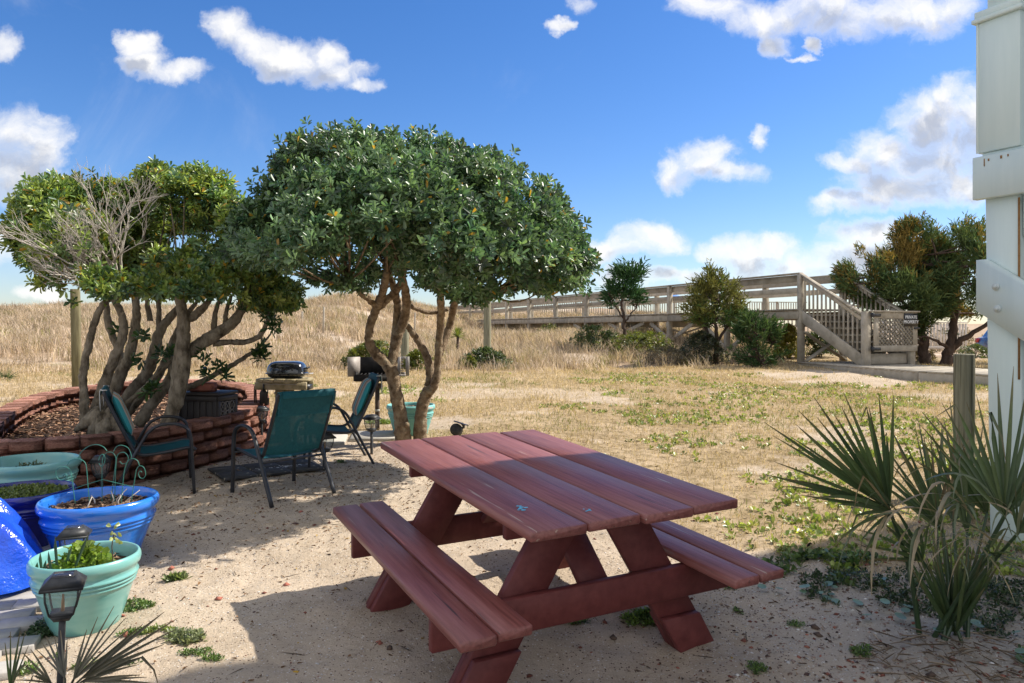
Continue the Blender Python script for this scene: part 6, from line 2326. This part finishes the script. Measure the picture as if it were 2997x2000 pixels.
PG = ((.050, .090, .036), (.125, .170, .060))
PD = ((.22, .165, .095), (.38, .30, .19))
def pf(hx_, hy_, Y, tx, ty, Yt, spread, n, cols=PG, droop=.25, prad=.010, dry=.15):
    h = np.array(at(hx_, hy_, Y))
    t = np.array(at(tx, ty, Yt))
    d = t - h
    return (h, d, np.linalg.norm(d), spread, n, cols, droop, prad, dry)
bpm = Vector((2.02, 3.45, gz(2.02, 3.45)))
pal = fan('palmetto', 'spiky palmetto with brown-tipped fans and drooping dry strips at the right corner', bpm, [
    pf(2602, 1488, 3.35, 2330, 1165, 3.2, .62, 20, dry=.10, droop=.12, prad=.013),
    pf(2610, 1500, 3.30, 2400, 1440, 3.0, .55, 9, droop=.9, dry=.5, prad=0),
    pf(2740, 1530, 3.60, 2700, 1215, 3.7, .55, 13, droop=.1),
    pf(2790, 1530, 3.75, 2830, 1270, 3.9, .6, 12, droop=.15),
    pf(2940, 1510, 3.20, 2945, 1090, 3.2, .75, 18, droop=.08, prad=.013, dry=.05),
    pf(2890, 1500, 3.5, 2740, 1260, 3.3, .35, 8, droop=.1, dry=.05),
    pf(2980, 1560, 3.0, 3120, 1400, 2.9, .8, 14, droop=.3, dry=.3),
    pf(2900, 1620, 3.15, 2985, 1620, 2.9, .7, 12, droop=.5, dry=.4),
    pf(2700, 1640, 3.45, 2560, 1500, 3.2, .5, 9, droop=.5, dry=.4, prad=.008),
    pf(2760, 1560, 3.5, 2590, 1290, 3.5, .40, 10, dry=.2, droop=.3),
    pf(2830, 1560, 3.6, 2790, 1190, 3.7, .35, 9, dry=.1, droop=.1),
    pf(2785, 1850, 3.43, 2640, 1560, 3.4, .16, 9, PG, .05, 0, 0),
    pf(2790, 1850, 3.45, 2745, 1540, 3.5, .16, 9, PG, .05, 0, 0),
    pf(2795, 1850, 3.45, 2850, 1560, 3.4, .18, 8, PG, .05, 0, 0),
    pf(2800, 1850, 3.4, 2940, 1560, 3.2, .14, 7, PG, .05, 0, 0),
])
rb = np.random.default_rng(77)
def ribbon(p, d, reach, drop, w, c0, c1):
    p, d = np.array(p), np.array(d, float)
    d = d / np.linalg.norm(d)
    n_ = 14
    pts = []
    q_ = p.copy()
    v_ = d * 1.0
    ln_ = reach + drop
    for i in range(n_):
        pts.append(q_.copy())
        u_ = i / (n_ - 1)
        v_ = v_ + np.array([0, 0, -1.0]) * (.10 + .9 * max(0, u_ - reach / ln_ * .5)) * .5 + .05 * rb.standard_normal(3)
        v_ = v_ / np.linalg.norm(v_)
        q_ = q_ + v_ * ln_ / (n_ - 1)
    pts = np.array(pts)
    side = nrm(np.cross(d, np.array([.2, .3, 1.0])) + .25 * rb.standard_normal(3))
    V_, C_ = [], []
    for i, q_ in enumerate(pts):
        u_ = i / (n_ - 1)
        tw = .9 * u_ * rb.normal(0, .6)
        s_ = side * math.cos(tw) + np.array([0, 1, 0]) * math.sin(tw)
        ww = w * (.5 + u_ * 1.4 if u_ < .35 else 1.0 - .9 * max(0, (u_ - .5) / .5) ** 1.5) * .5
        V_ += [q_ - s_ * ww, q_ + np.array([0, -.25 * ww, .1 * ww]), q_ + s_ * ww]
        c = np.array(c0) * (1 - u_) + np.array(c1) * u_
        C_ += [c * .9, c, c * 1.08]
    qd = [(i * 3 + k, i * 3 + k + 1, i * 3 + k + 4, i * 3 + k + 3) for i in range(n_ - 1) for k in (0, 1)]
    return np.array(V_), np.array(qd), np.array(C_)
TANC, GRN = (.36, .28, .17), (.12, .15, .075)
for (hx_, hy_, Y, n_) in ((2604, 1490, 3.32, 7), (2715, 1530, 3.3, 8), (2760, 1500, 3.2, 6), (2830, 1490, 3.15, 6), (2905, 1590, 3.05, 5), (2965, 1580, 2.95, 4), (2690, 1600, 3.3, 4)):
    for k_ in range(n_):
        h_ = np.array(at(hx_ + rb.uniform(-14, 14), hy_ + rb.uniform(-14, 14), Y))
        d_ = np.array([rb.normal(-.35, .6), rb.normal(-.35, .35), rb.uniform(.15, .9)])
        g_ = rb.random() < .35
        V_, q, cc = ribbon(h_, d_, rb.uniform(.05, .20), rb.uniform(.16, .42), rb.uniform(.009, .019), GRN if g_ or rb.random() < .4 else TANC, GRN if g_ else np.array(TANC) * rb.uniform(.8, 1.25))
        V_[:, 2] = np.maximum(V_[:, 2], .04)
        ob('dry_strip', mk_mesh('dry_strip', V_ - np.array(bpm), q, col=cc), M['leaf'], pal)
DRY = ((.085, .085, .060), (.17, .155, .115))
bpp = Vector((-1.52, 2.36, s6 + .0))
fan('dry_palm', 'small grey-green dry palm spiking from the dark green pot', bpp, [
    pf(215, 1990, 2.36, 350, 1790, 2.42, .42, 7, DRY, .15, .006, .12),
    pf(240, 1985, 2.36, 530, 1800, 2.36, .22, 6, DRY, .15, .006, .08),
    pf(190, 1985, 2.36, 140, 1840, 2.42, .40, 6, DRY, .15, .006, .1),
    pf(240, 1995, 2.33, 470, 1950, 2.25, .35, 6, DRY, .3, .006, .2),
    pf(30, 2020, 2.42, 55, 1850, 2.45, .3, 5, PG, .1, .006, 0),
    pf(150, 2000, 2.3, 40, 1920, 2.2, .4, 5, DRY, .3, .006, .1),
], cat='palm')
bl = gp(18, 1112)
fan('dwarf_palmetto', 'small dark green palmetto in the lawn at the left edge', bl, [
    pf(15, 1105, bl.y, 25, 1075, bl.y, 1.3, 15, PG, .1, .008, 0), pf(22, 1108, bl.y, 58, 1090, bl.y - .2, .8, 11, PG, .1, .008, 0), pf(8, 1106, bl.y + .2, -25, 1085, bl.y, .9, 11, PG, .1, .008, 0)], cat='palm')
for (x, y, lab, s_) in ((1338, 1000, 'small yellow-green yucca on its stalk in the dune grass', 1.0),):
    Yy = 20.5
    c = at(x, 985, Yy)
    zb_ = gz(c.x, Yy)
    t = thing('yucca', lab, 'yucca', (c.x, Yy, zb_))
    n = 70
    zt = c.z - zb_
    a, e_ = rng.random(n) * 2 * PI, rng.uniform(-.35, 1.4, n)
    D = np.stack([np.cos(a) * np.cos(e_), np.sin(a) * np.cos(e_), np.sin(e_)], 1)
    V_, q = leaves(np.tile([[0, 0, zt]], (n, 1)), D, np.tile([[0, 0, 1.0]], (n, 1)) + .1 * rng.standard_normal((n, 3)), .26 + .10 * rng.random(n), np.full(n, .03), .3, .05, .35)
    ob('leaf_rosette', mk_mesh('leaf_rosette', V_, q, col=rep(jcol(n, (.12, .17, .03), (.26, .28, .06)), 6)), M['leaf'], t)
    MB().tube([(0, 0, -.1), (.02, 0, zt)], [.045, .035], 8, True, .15).build('trunk', M['cedar_bark'], t)

# ------------------------------------------------------------------ plants in the pots
def pot_leaves(name, label, c, n, rad_, h, cols, ln, wd, cat, seed, per=5):
    r = np.random.default_rng(seed)
    t = thing(name, label, cat, c)
    a, d = r.random(n) * 2 * PI, rad_ * np.sqrt(r.random(n))
    P = np.stack([d * np.cos(a), d * np.sin(a), .01 + h * (1 - (d / rad_) ** 2) * r.random(n) ** .4], 1)
    V_, q, cc = rosettes(P, P / rad_, per, ln, wd, jcol(n, *cols, .18, r), r, up=.9, yellow=0, fold=.15)
    ob('leaf_cluster', mk_mesh('leaf_cluster', V_, q, col=cc), M['leaf'], t)
    mb = MB()
    for k_ in range(14):
        p = P[r.integers(n)]
        mb.tube([(p[0] * .3, p[1] * .3, -.01), tuple(p)], [.003, .002], 5)
    mb.build('stem', M['wire'], t)
    return t
pot_leaves('parsley_plant', 'leafy bright green parsley in the small seafoam pot', (-2.06, 3.56, s1), 170, .115, .12, ((.16, .26, .035), (.27, .36, .06)), .036, .030, 'herb', 41)
pot_leaves('seedlings', 'low green seedlings filling the navy blue pot', (-3.12, 4.72, s3), 420, .25, .035, ((.12, .17, .04), (.24, .28, .07)), .028, .016, 'seedlings', 42)
pot_leaves('sprouts', 'few grey-green sprouts in the pot against the planter', (-3.5, 5.40, s4), 26, .12, .06, ((.10, .15, .09), (.16, .2, .12)), .05, .010, 'sprouts', 43)
t = thing('bulb_shoots', 'upright blue-green bulb shoots beside the parsley', 'plant shoots', (-2.12, 3.50, s1))
for (dx, dy, h, lx) in ((-.11, .02, .10, -.01), (-.09, .0, .07, .01), (-.14, .03, .05, .0), (-.01, -.02, .19, -.015), (.015, -.03, .16, .05), (.04, -.02, .11, .02), (-.03, -.03, .12, -.02), (.06, -.04, .22, .09), (.18, -.03, .06, .01), (.02, -.01, .10, .03)):
    V_, q = leaves([(dx, dy, 0)], [(lx, 0, h)], [(.3, -1, 0)], [h * 1.05], [.016], .5, .02, .5)
    ob('shoot', mk_mesh('shoot', V_, q, col=rep(np.array([[.07, .13, .075]]) * random.uniform(.8, 1.3), 6)), M['leaf'], t)
t = thing('lone_sprig', 'single thin sprig with pale leaves rising from the seafoam pot', 'plant sprig', (-1.925, 3.56, s1))
MB().tube(crv([(0, 0, 0), (.008, 0, .06), (.004, 0, .12), (.014, 0, .185)], 3), .0026, 5).build('stem', M['rust_post'], t)
n = 12
P = np.array([.014, 0, .17])[None] + .016 * rng.standard_normal((n, 3)) * np.array([1, 1, 1.2])
V_, q = leaves(P, rng.standard_normal((n, 3)), rng.standard_normal((n, 3)) + np.array([0, -1, .6]), np.full(n, .03), np.full(n, .022), .2, .1)
ob('leaf_cluster', mk_mesh('leaf_cluster', V_, q, col=rep(jcol(n, (.26, .33, .10), (.4, .44, .16)), 6)), M['leaf'], t)

# ------------------------------------------------------------------ grasses, weeds and litter
def pts_in(n, x0, x1, y0, y1, power=1.0):
    x = rng.uniform(x0, x1, n)
    y = y0 + (y1 - y0) * rng.random(n) ** power
    return x, y


def in_view(x, y, m=.06):
    return np.abs(x / np.maximum(y, .1)) < .69 + m


ctrp = np.array([-4.2, 8.3])


def in_planter(x, y, k=1.05):
    th = np.arctan2(y - 8.3, x + 4.2)
    return np.hypot(x + 4.2, y - 8.3) < np.interp(th, ang_r[od], rad_r[od], period=2 * PI) / .93 * k


def path_clear(x, y):
    """true on the landing walkway"""
    d1 = (x > 6.9 + (18.35 - y) * .213) & (x < 8.95 + (18.35 - y) * .213) & (y > 14.3) & (y < 18.6)
    d2 = (y > 14.45 - (x - 7.93) * 1.05 - .1) & (y < 16.2 - (x - 7.93) * .9) & (x > 7.8) & (y < 15.6)
    return d1 | d2


# short dry lawn
x, y = pts_in(420000, -14, 14, 3.3, 19.5, 1.25)
k = in_view(x, y)
x, y = x[k], y[k]
sm = sand_mask(x, y)
pat = fbm(x * 1.6, y * 1.6, 71)
dwn = dune_w(x, y)
zn = ss((x - 0.9) / 1.2) * ss((4.6 - y) / .8)
k = (rng.random(len(x)) > sm * 1.03) & (rng.random(len(x)) < .60 + 1.2 * pat) & ~in_planter(x, y, 1.12) & ~path_clear(x, y) & (dwn < .6) & (rng.random(len(x)) > zn * .93)
x, y = x[k], y[k]
n = len(x)
P = np.stack([x, y, ground_z(x, y) - .004], 1)
gpt = fbm(x * .8, y * .8, 72)
green = (gpt + .25 * fbm(x * 3, y * 3, 73) > .13) & (rng.random(n) < .45)
col = jcol(n, (.40, .30, .17), (.66, .53, .35), .17)
col[green] = jcol(green.sum(), (.13, .16, .04), (.27, .28, .075), .15)
lean = rng.standard_normal((n, 3)) * np.array([.55, .55, 0])
h = (.025 + .045 * rng.random(n)) * (1 + .4 * (y > 10))
parts = [blades(P, h, .0040 + .0022 * (y / 8), lean, col)]
V_, q, tt, cc = merge(parts)
tag(ob('lawn_grass', mk_mesh('lawn_grass', V_, q, tt, cc), M['grass']), kind='stuff')

# tall dry dune grass in tufts
tx, ty = pts_in(26000, -26, 20, 14.6, 48, 1.35)
k = in_view(tx, ty)
tx, ty = tx[k], ty[k]
dwt = dune_w(tx, ty)
bare_ = dune_bare(tx, ty)
k = (rng.random(len(tx)) < dwt * 1.05) & (bare_ < .06 + .22 * rng.random(len(tx))) & ~path_clear(tx, ty) & ~((np.abs(tx - 7.2) < 2.6) & (ty < 18.8) & (ty > 12)) & ~((tx > 12) & (ty > 24))
tx, ty = tx[k], ty[k]
nt = len(tx)
per = 15
x = np.repeat(tx, per) + .085 * rng.standard_normal(nt * per) * (1 + .02 * np.repeat(ty, per))
y = np.repeat(ty, per) + .085 * rng.standard_normal(nt * per)
n = len(x)
P = np.stack([x, y, ground_z(x, y, False) - .02], 1)
hh = np.repeat((.16 + .30 * rng.random(nt)) * (.75 + .5 * ss((ty - 16) / 3)), per) * (.6 + .6 * rng.random(n))
lean = np.stack([np.repeat(rng.normal(-.12, .28, nt), per) + .32 * rng.standard_normal(n), np.repeat(rng.normal(0, .28, nt), per) + .32 * rng.standard_normal(n), np.zeros(n)], 1)
tc_ = jcol(nt, (.38, .29, .21), (.66, .54, .43), .16)
g_ = rng.random(nt) < .07
tc_[g_] = jcol(g_.sum(), (.17, .17, .06), (.28, .27, .09), .1)
d_ = rng.random(nt) < .14
tc_[d_] *= .55
col = np.repeat(tc_, per, 0) * (1 + .15 * rng.standard_normal((n, 1)))
V_, q, tt, cc = blades(P, hh, .0055 + .00042 * y, lean, np.clip(col, .01, .9), .3)
tag(ob('dune_grass', mk_mesh('dune_grass', V_, q, tt, cc), M['grass']), kind='stuff')

# green weeds: rosettes over the lawn and thicker beds by the palmetto
def weed_patch(x, y, ln, wd, cols, per=6, up=.9, spread=1.25):
    P = np.stack([x, y, ground_z(x, y) + .006], 1)
    return rosettes(P, np.zeros_like(P), per, ln, wd, jcol(len(x), *cols, .2), rng, spread=spread, up=up, yellow=0, fold=.15)
wx, wy = pts_in(26000, -6, 12, 4.2, 16, 1.3)
cl = fbm(wx * 1.1, wy * 1.1, 91) + .5 * fbm(wx * 4, wy * 4, 92)
k = in_view(wx, wy) & (cl + .20 * ss((wx + .5) / 3) > .25) & (sand_mask(wx, wy) < .8) & ~in_planter(wx, wy) & ~path_clear(wx, wy)
wx, wy = wx[k], wy[k]
A = weed_patch(wx, wy, .040, .030, ((.13, .20, .035), (.34, .38, .08)))
parts = [(A[0], A[1], None, A[2])]
# strewn thickly right of the table toward the palm
def bed(cx_, cy_, rx, ry, n, ln, wd, cols, per=6, h=.04, seed=0):
    a, d = rng.random(n) * 2 * PI, np.sqrt(rng.random(n))
    x, y = cx_ + rx * d * np.cos(a), cy_ + ry * d * np.sin(a)
    k = fbm(x * 3.5 + seed, y * 3.5, 95 + seed) > -.08
    x, y, d = x[k], y[k], d[k]
    P = np.stack([x, y, ground_z(x, y) + h * (1 - d * d) * rng.random(len(x)) + .004], 1)
    V_, q, cc = rosettes(P, np.zeros_like(P), per, ln, wd, jcol(len(x), *cols, .2), rng, up=.9, yellow=0, fold=.15)
    parts.append((V_, q, None, cc))
WG = ((.055, .105, .028), (.13, .19, .045))
bed(1.92, 4.30, .50, .26, 360, .036, .026, WG, h=.07)
bed(2.12, 4.02, .60, .30, 560, .022, .012, ((.028, .055, .022), (.065, .10, .035)), h=.07, seed=1)
bed(2.55, 3.75, .55, .40, 700, .022, .012, ((.028, .055, .022), (.065, .10, .035)), h=.06, seed=2)
bed(2.60, 3.10, .45, .35, 300, .03, .018, WG, h=.05, seed=3)
bed(.66, 3.62, .12, .06, 170, .022, .010, ((.09, .16, .03), (.17, .24, .05)), h=.05)
bed(.30, 3.60, .07, .03, 50, .018, .008, ((.07, .12, .03), (.13, .18, .05)), h=.03)
gq = [(540, 1872, .10, .06, 120, ((.12, .15, .08), (.22, .24, .14)), .030, .013, .02), (515, 1690, .06, .03, 50, ((.10, .14, .05), (.18, .22, .08)), .045, .012, .015), (385, 1775, .13, .10, 240, WG, .016, .008, .02),
      (400, 1862, .10, .05, 110, WG, .018, .008, .02), (460, 1860, .10, .05, 130, ((.12, .16, .04), (.22, .25, .07)), .015, .008, .02), (580, 1915, .10, .04, 90, WG, .014, .007, .015), (620, 1945, .06, .03, 50, WG, .014, .007, .015),
      (140, 1840, .10, .12, 200, ((.03, .06, .03), (.06, .10, .04)), .022, .010, .07), (215, 1855, .10, .06, 160, WG, .020, .010, .03), (110, 1940, .12, .12, 220, WG, .018, .009, .03), (330, 1960, .2, .06, 160, WG, .016, .008, .02),
      (2215, 1945, .05, .05, 70, WG, .014, .006, .02), (2525, 1905, .07, .05, 90, WG, .016, .007, .03), (2160, 1790, .03, .03, 30, WG, .014, .006, .02), (2260, 1665, .09, .05, 80, WG, .018, .008, .03), (2130, 1725, .05, .03, 40, WG, .016, .007, .02), (2330, 1820, .05, .03, 40, WG, .014, .006, .02),
      (1110, 1240, .2, .12, 150, ((.12, .18, .03), (.22, .28, .06)), .05, .012, .04), (1090, 1235, .15, .1, 60, WG, .06, .012, .04), (790, 1310, .08, .08, 50, ((.16, .2, .03), (.26, .28, .06)), .05, .012, .03), (1000, 1355, .05, .04, 20, WG, .03, .008, .02), (1790, 1520, .3, .2, 110, ((.16, .19, .05), (.26, .28, .08)), .025, .012, .02),
      (2690, 1295, .5, .3, 260, ((.14, .2, .03), (.24, .3, .06)), .04, .02, .03), (2600, 1190, .9, .4, 240, ((.12, .18, .03), (.22, .28, .06)), .04, .02, .03)]
for i_, (px, py, rx, ry, n_, cols, ln, wd, h_) in enumerate(gq):
    g = gp(px, py)
    bed(g.x, g.y, rx * .85, ry * .8, int(n_ * .7), ln * .9, wd, tuple(tuple(c * 1.35 for c in cc_) for cc_ in cols), h=h_ * .7, seed=i_ % 5)
V_, q, tt, cc = merge(parts)
tag(ob('weeds', mk_mesh('weeds', V_, q, tt, cc), M['leaf']), kind='stuff')
# round bluish pennywort leaves lying on the soil
n = 46
pw_pts = [gp(x_, y_) for x_, y_ in ((2440, 1695), (2365, 1735), (2395, 1745), (2450, 1752), (2575, 1705), (2525, 1780), (2570, 1785), (2640, 1790), (2645, 1815), (2650, 1820), (2520, 1825), (2675, 1840), (2250, 1735), (2265, 1740), (2995, 1935), (2960, 1865), (2865, 1845), (2740, 1870), (2430, 1700), (2420, 1720))]
VV, QQ, CC, n0 = [], [], [], 0
for g in pw_pts:
    for k_ in range(random.choice((1, 2))):
        x, y = g.x + random.uniform(-.04, .04), g.y + random.uniform(-.04, .04)
        z = gz(x, y) + random.uniform(.012, .04)
        r_ = random.uniform(.016, .030)
        tl = (random.uniform(-.3, .3), random.uniform(-.3, .3))
        ring_ = [(x + r_ * math.cos(a) * (1 + .06 * math.sin(5 * a)), y + r_ * math.sin(a), z + r_ * (math.cos(a) * tl[0] + math.sin(a) * tl[1]) + .003) for a in np.linspace(0, 2 * PI, 13)[:-1]]
        VV += [(x, y, z - .002)] + ring_
        QQ += [(n0, n0 + 1 + i, n0 + 1 + (i + 1) % 12) for i in range(12)]
        CC += [np.array([.17, .26, .18]) * random.uniform(.8, 1.3)] * 13
        n0 += 13
tag(ob('pennywort_leaves', mk_mesh('pennywort_leaves', np.array(VV), None, np.array(QQ), np.array(CC), True), M['leaf']), kind='stuff')

# dry leaves, twigs, brick chips and shell grit on the sand
x, y = pts_in(15000, -3.6, 1.6, 2.2, 9.2)
dens = np.exp(-(((x + 1.6) / 1.9) ** 2 + ((y - 6.6) / 2.2) ** 2)) * .75 + .05
k = (rng.random(len(x)) < dens) & ~in_planter(x, y, 1.05)
x, y = x[k], y[k]
n = len(x)
P = np.stack([x, y, ground_z(x, y) + .006], 1)
b = rng.random(n) * 2 * PI
V1, q1 = leaves(P, np.stack([np.cos(b), np.sin(b), .25 * rng.standard_normal(n)], 1), np.stack([.5 * rng.standard_normal(n), .5 * rng.standard_normal(n), np.ones(n)], 1), .010 + .030 * rng.random(n) ** 2, .005 + .012 * rng.random(n), .4, .15)
c_ = jcol(n, (.10, .055, .03), (.27, .16, .08), .25)
ye = rng.random(n) < .05
c_[ye] = (.42, .27, .05)
parts = [(V1, q1, None, rep(c_, 6))]
x, y = pts_in(1500, .5, 3.4, 2.0, 4.6)
n = len(x)
P = np.stack([x, y, ground_z(x, y) + .006], 1)
b = rng.random(n) * 2 * PI
V1, q1 = leaves(P, np.stack([np.cos(b), np.sin(b), .25 * rng.standard_normal(n)], 1), np.stack([.5 * rng.standard_normal(n), .5 * rng.standard_normal(n), np.ones(n)], 1), .008 + .045 * rng.random(n) ** 3, .004 + .010 * rng.random(n), .4, .1)
parts.append((V1, q1, None, rep(jcol(n, (.08, .055, .04), (.26, .19, .13), .25), 6)))
n = 320                                                # straw heaped at the palmetto's foot
a, d = rng.random(n) * 2 * PI, np.sqrt(rng.random(n))
x, y = 2.05 + .55 * d * np.cos(a), 3.20 + .26 * d * np.sin(a)
P = np.stack([x, y, ground_z(x, y) + .03 * rng.random(n)], 1)
b = rng.random(n) * 2 * PI
V1, q1 = leaves(P, np.stack([np.cos(b), np.sin(b), .2 * rng.standard_normal(n)], 1), np.tile([[0, 0, 1.0]], (n, 1)), .05 + .10 * rng.random(n), .002 + .002 * rng.random(n), .3, .1)
parts.append((V1, q1, None, rep(jcol(n, (.26, .20, .14), (.48, .38, .28), .2), 6)))
n = 160                                                # twigs
x, y = pts_in(n, -3, 2.5, 2.3, 8)
P = np.stack([x, y, ground_z(x, y) + .006], 1)
b = rng.random(n) * 2 * PI
V1, q1 = leaves(P, np.stack([np.cos(b), np.sin(b), .1 * rng.standard_normal(n)], 1), np.tile([[0, 0, 1.0]], (n, 1)), .05 + .09 * rng.random(n), np.full(n, .005), .6, .03)
parts.append((V1, q1, None, rep(jcol(n, (.09, .07, .05), (.2, .16, .12), .2), 6)))
V_, q, tt, cc = merge(parts)
tag(ob('leaf_litter', mk_mesh('leaf_litter', V_, q, tt, cc), M['litter']), kind='stuff')

parts = []
x, y = pts_in(5200, -3.0, 3.4, 2.0, 6.5, 1.4)
w_ = .16 + .84 * ss((x - .6) / 1.2) * ss((4.4 - y) / 1)
k = rng.random(len(x)) < w_
x, y = x[k], y[k]
n = len(x)
P = np.stack([x, y, ground_z(x, y) + .002], 1)
sz = .004 + .015 * rng.random(n) ** 3
c_ = jcol(n, (.15, .055, .04), (.30, .125, .09), .25)
dkk = rng.random(n) < .25
c_[dkk] = jcol(dkk.sum(), (.07, .04, .035), (.13, .08, .07), .2)
parts.append(pebbles(P, sz, .55, c_))
x, y = pts_in(7000, -2.2, 3.2, 2.0, 5.6, 1.3)
n = len(x)
P = np.stack([x, y, ground_z(x, y) + .001], 1)
parts.append(pebbles(P, .0022 + .006 * rng.random(n) ** 3, .35, jcol(n, (.50, .46, .42), (.72, .70, .68), .1)))
x, y = pts_in(11000, .2, 3.3, 1.9, 4.5)
k = rng.random(len(x)) < ss((x - .3) / 1.0)
x, y = x[k], y[k]
n = len(x)
P = np.stack([x, y, ground_z(x, y) + .001], 1)
c_ = jcol(n, (.16, .10, .08), (.36, .27, .22), .3)
lt = rng.random(n) < .35
c_[lt] = jcol(lt.sum(), (.45, .42, .38), (.68, .66, .63), .1)
rd = rng.random(n) < .09
c_[rd] = jcol(rd.sum(), (.20, .07, .05), (.34, .14, .10), .2)
parts.append(pebbles(P, .0025 + .010 * rng.random(n) ** 4, .5, c_))
V_, q, tt, cc = merge(parts)
tag(ob('gravel', mk_mesh('gravel', V_, q, tt, cc), M['litter']), kind='stuff')
# larger brick chunks one can pick out
chunks = [(502, 1660, .024, 'brick chunk at the edge of the tree shade left of the table'), (837, 1705, .021, 'brick chunk on open sunny sand above the table shadow corner'), (1112, 1888, .018, 'small red chunk beside the left bench'),
          (640, 1750, .026, 'flat broken red shard in the middle of the sunny sand'), (345, 1805, .030, 'flat red shard close to the seafoam pot foot'), (372, 1868, .022, 'red shards below the seafoam pot, by a weed tuft'),
          (2385, 1828, .026, 'dark brown stone in the gravel left of the palmetto'), (2395, 1850, .022, 'reddish stone touching the dark stone by the palmetto'), (1795, 1865, .026, 'dark stone under the right table leg side'),
          (880, 1505, .018, 'round brick crumb below the left chair leg, in dappled shade'), (1140, 1905, .02, 'dark lump of charcoal by the bench leg'), (2725, 1975, .028, 'dark stone beside a white shell at the lower right')]
for i_, (px, py, s_, lab) in enumerate(chunks):
    g = gp(px, py)
    V1, _, t1_, _c = pebbles(np.array([[0, 0, 0.0]]), [s_], .6 if 'flat' not in lab else .3, np.ones((1, 3)))
    o = ob('brick_chunk' if 'stone' not in lab and 'charcoal' not in lab else 'stone', mk_mesh('brick_chunk', V1, None, t1_, np.array([[1, 1, 1]])), M['brick'] if 'stone' not in lab and 'charcoal' not in lab else M['rust_post'])
    o.location = (g.x, g.y, gz(g.x, g.y) + s_ * .25)
    tag(o, lab, 'stone', 'chunks on the sand')
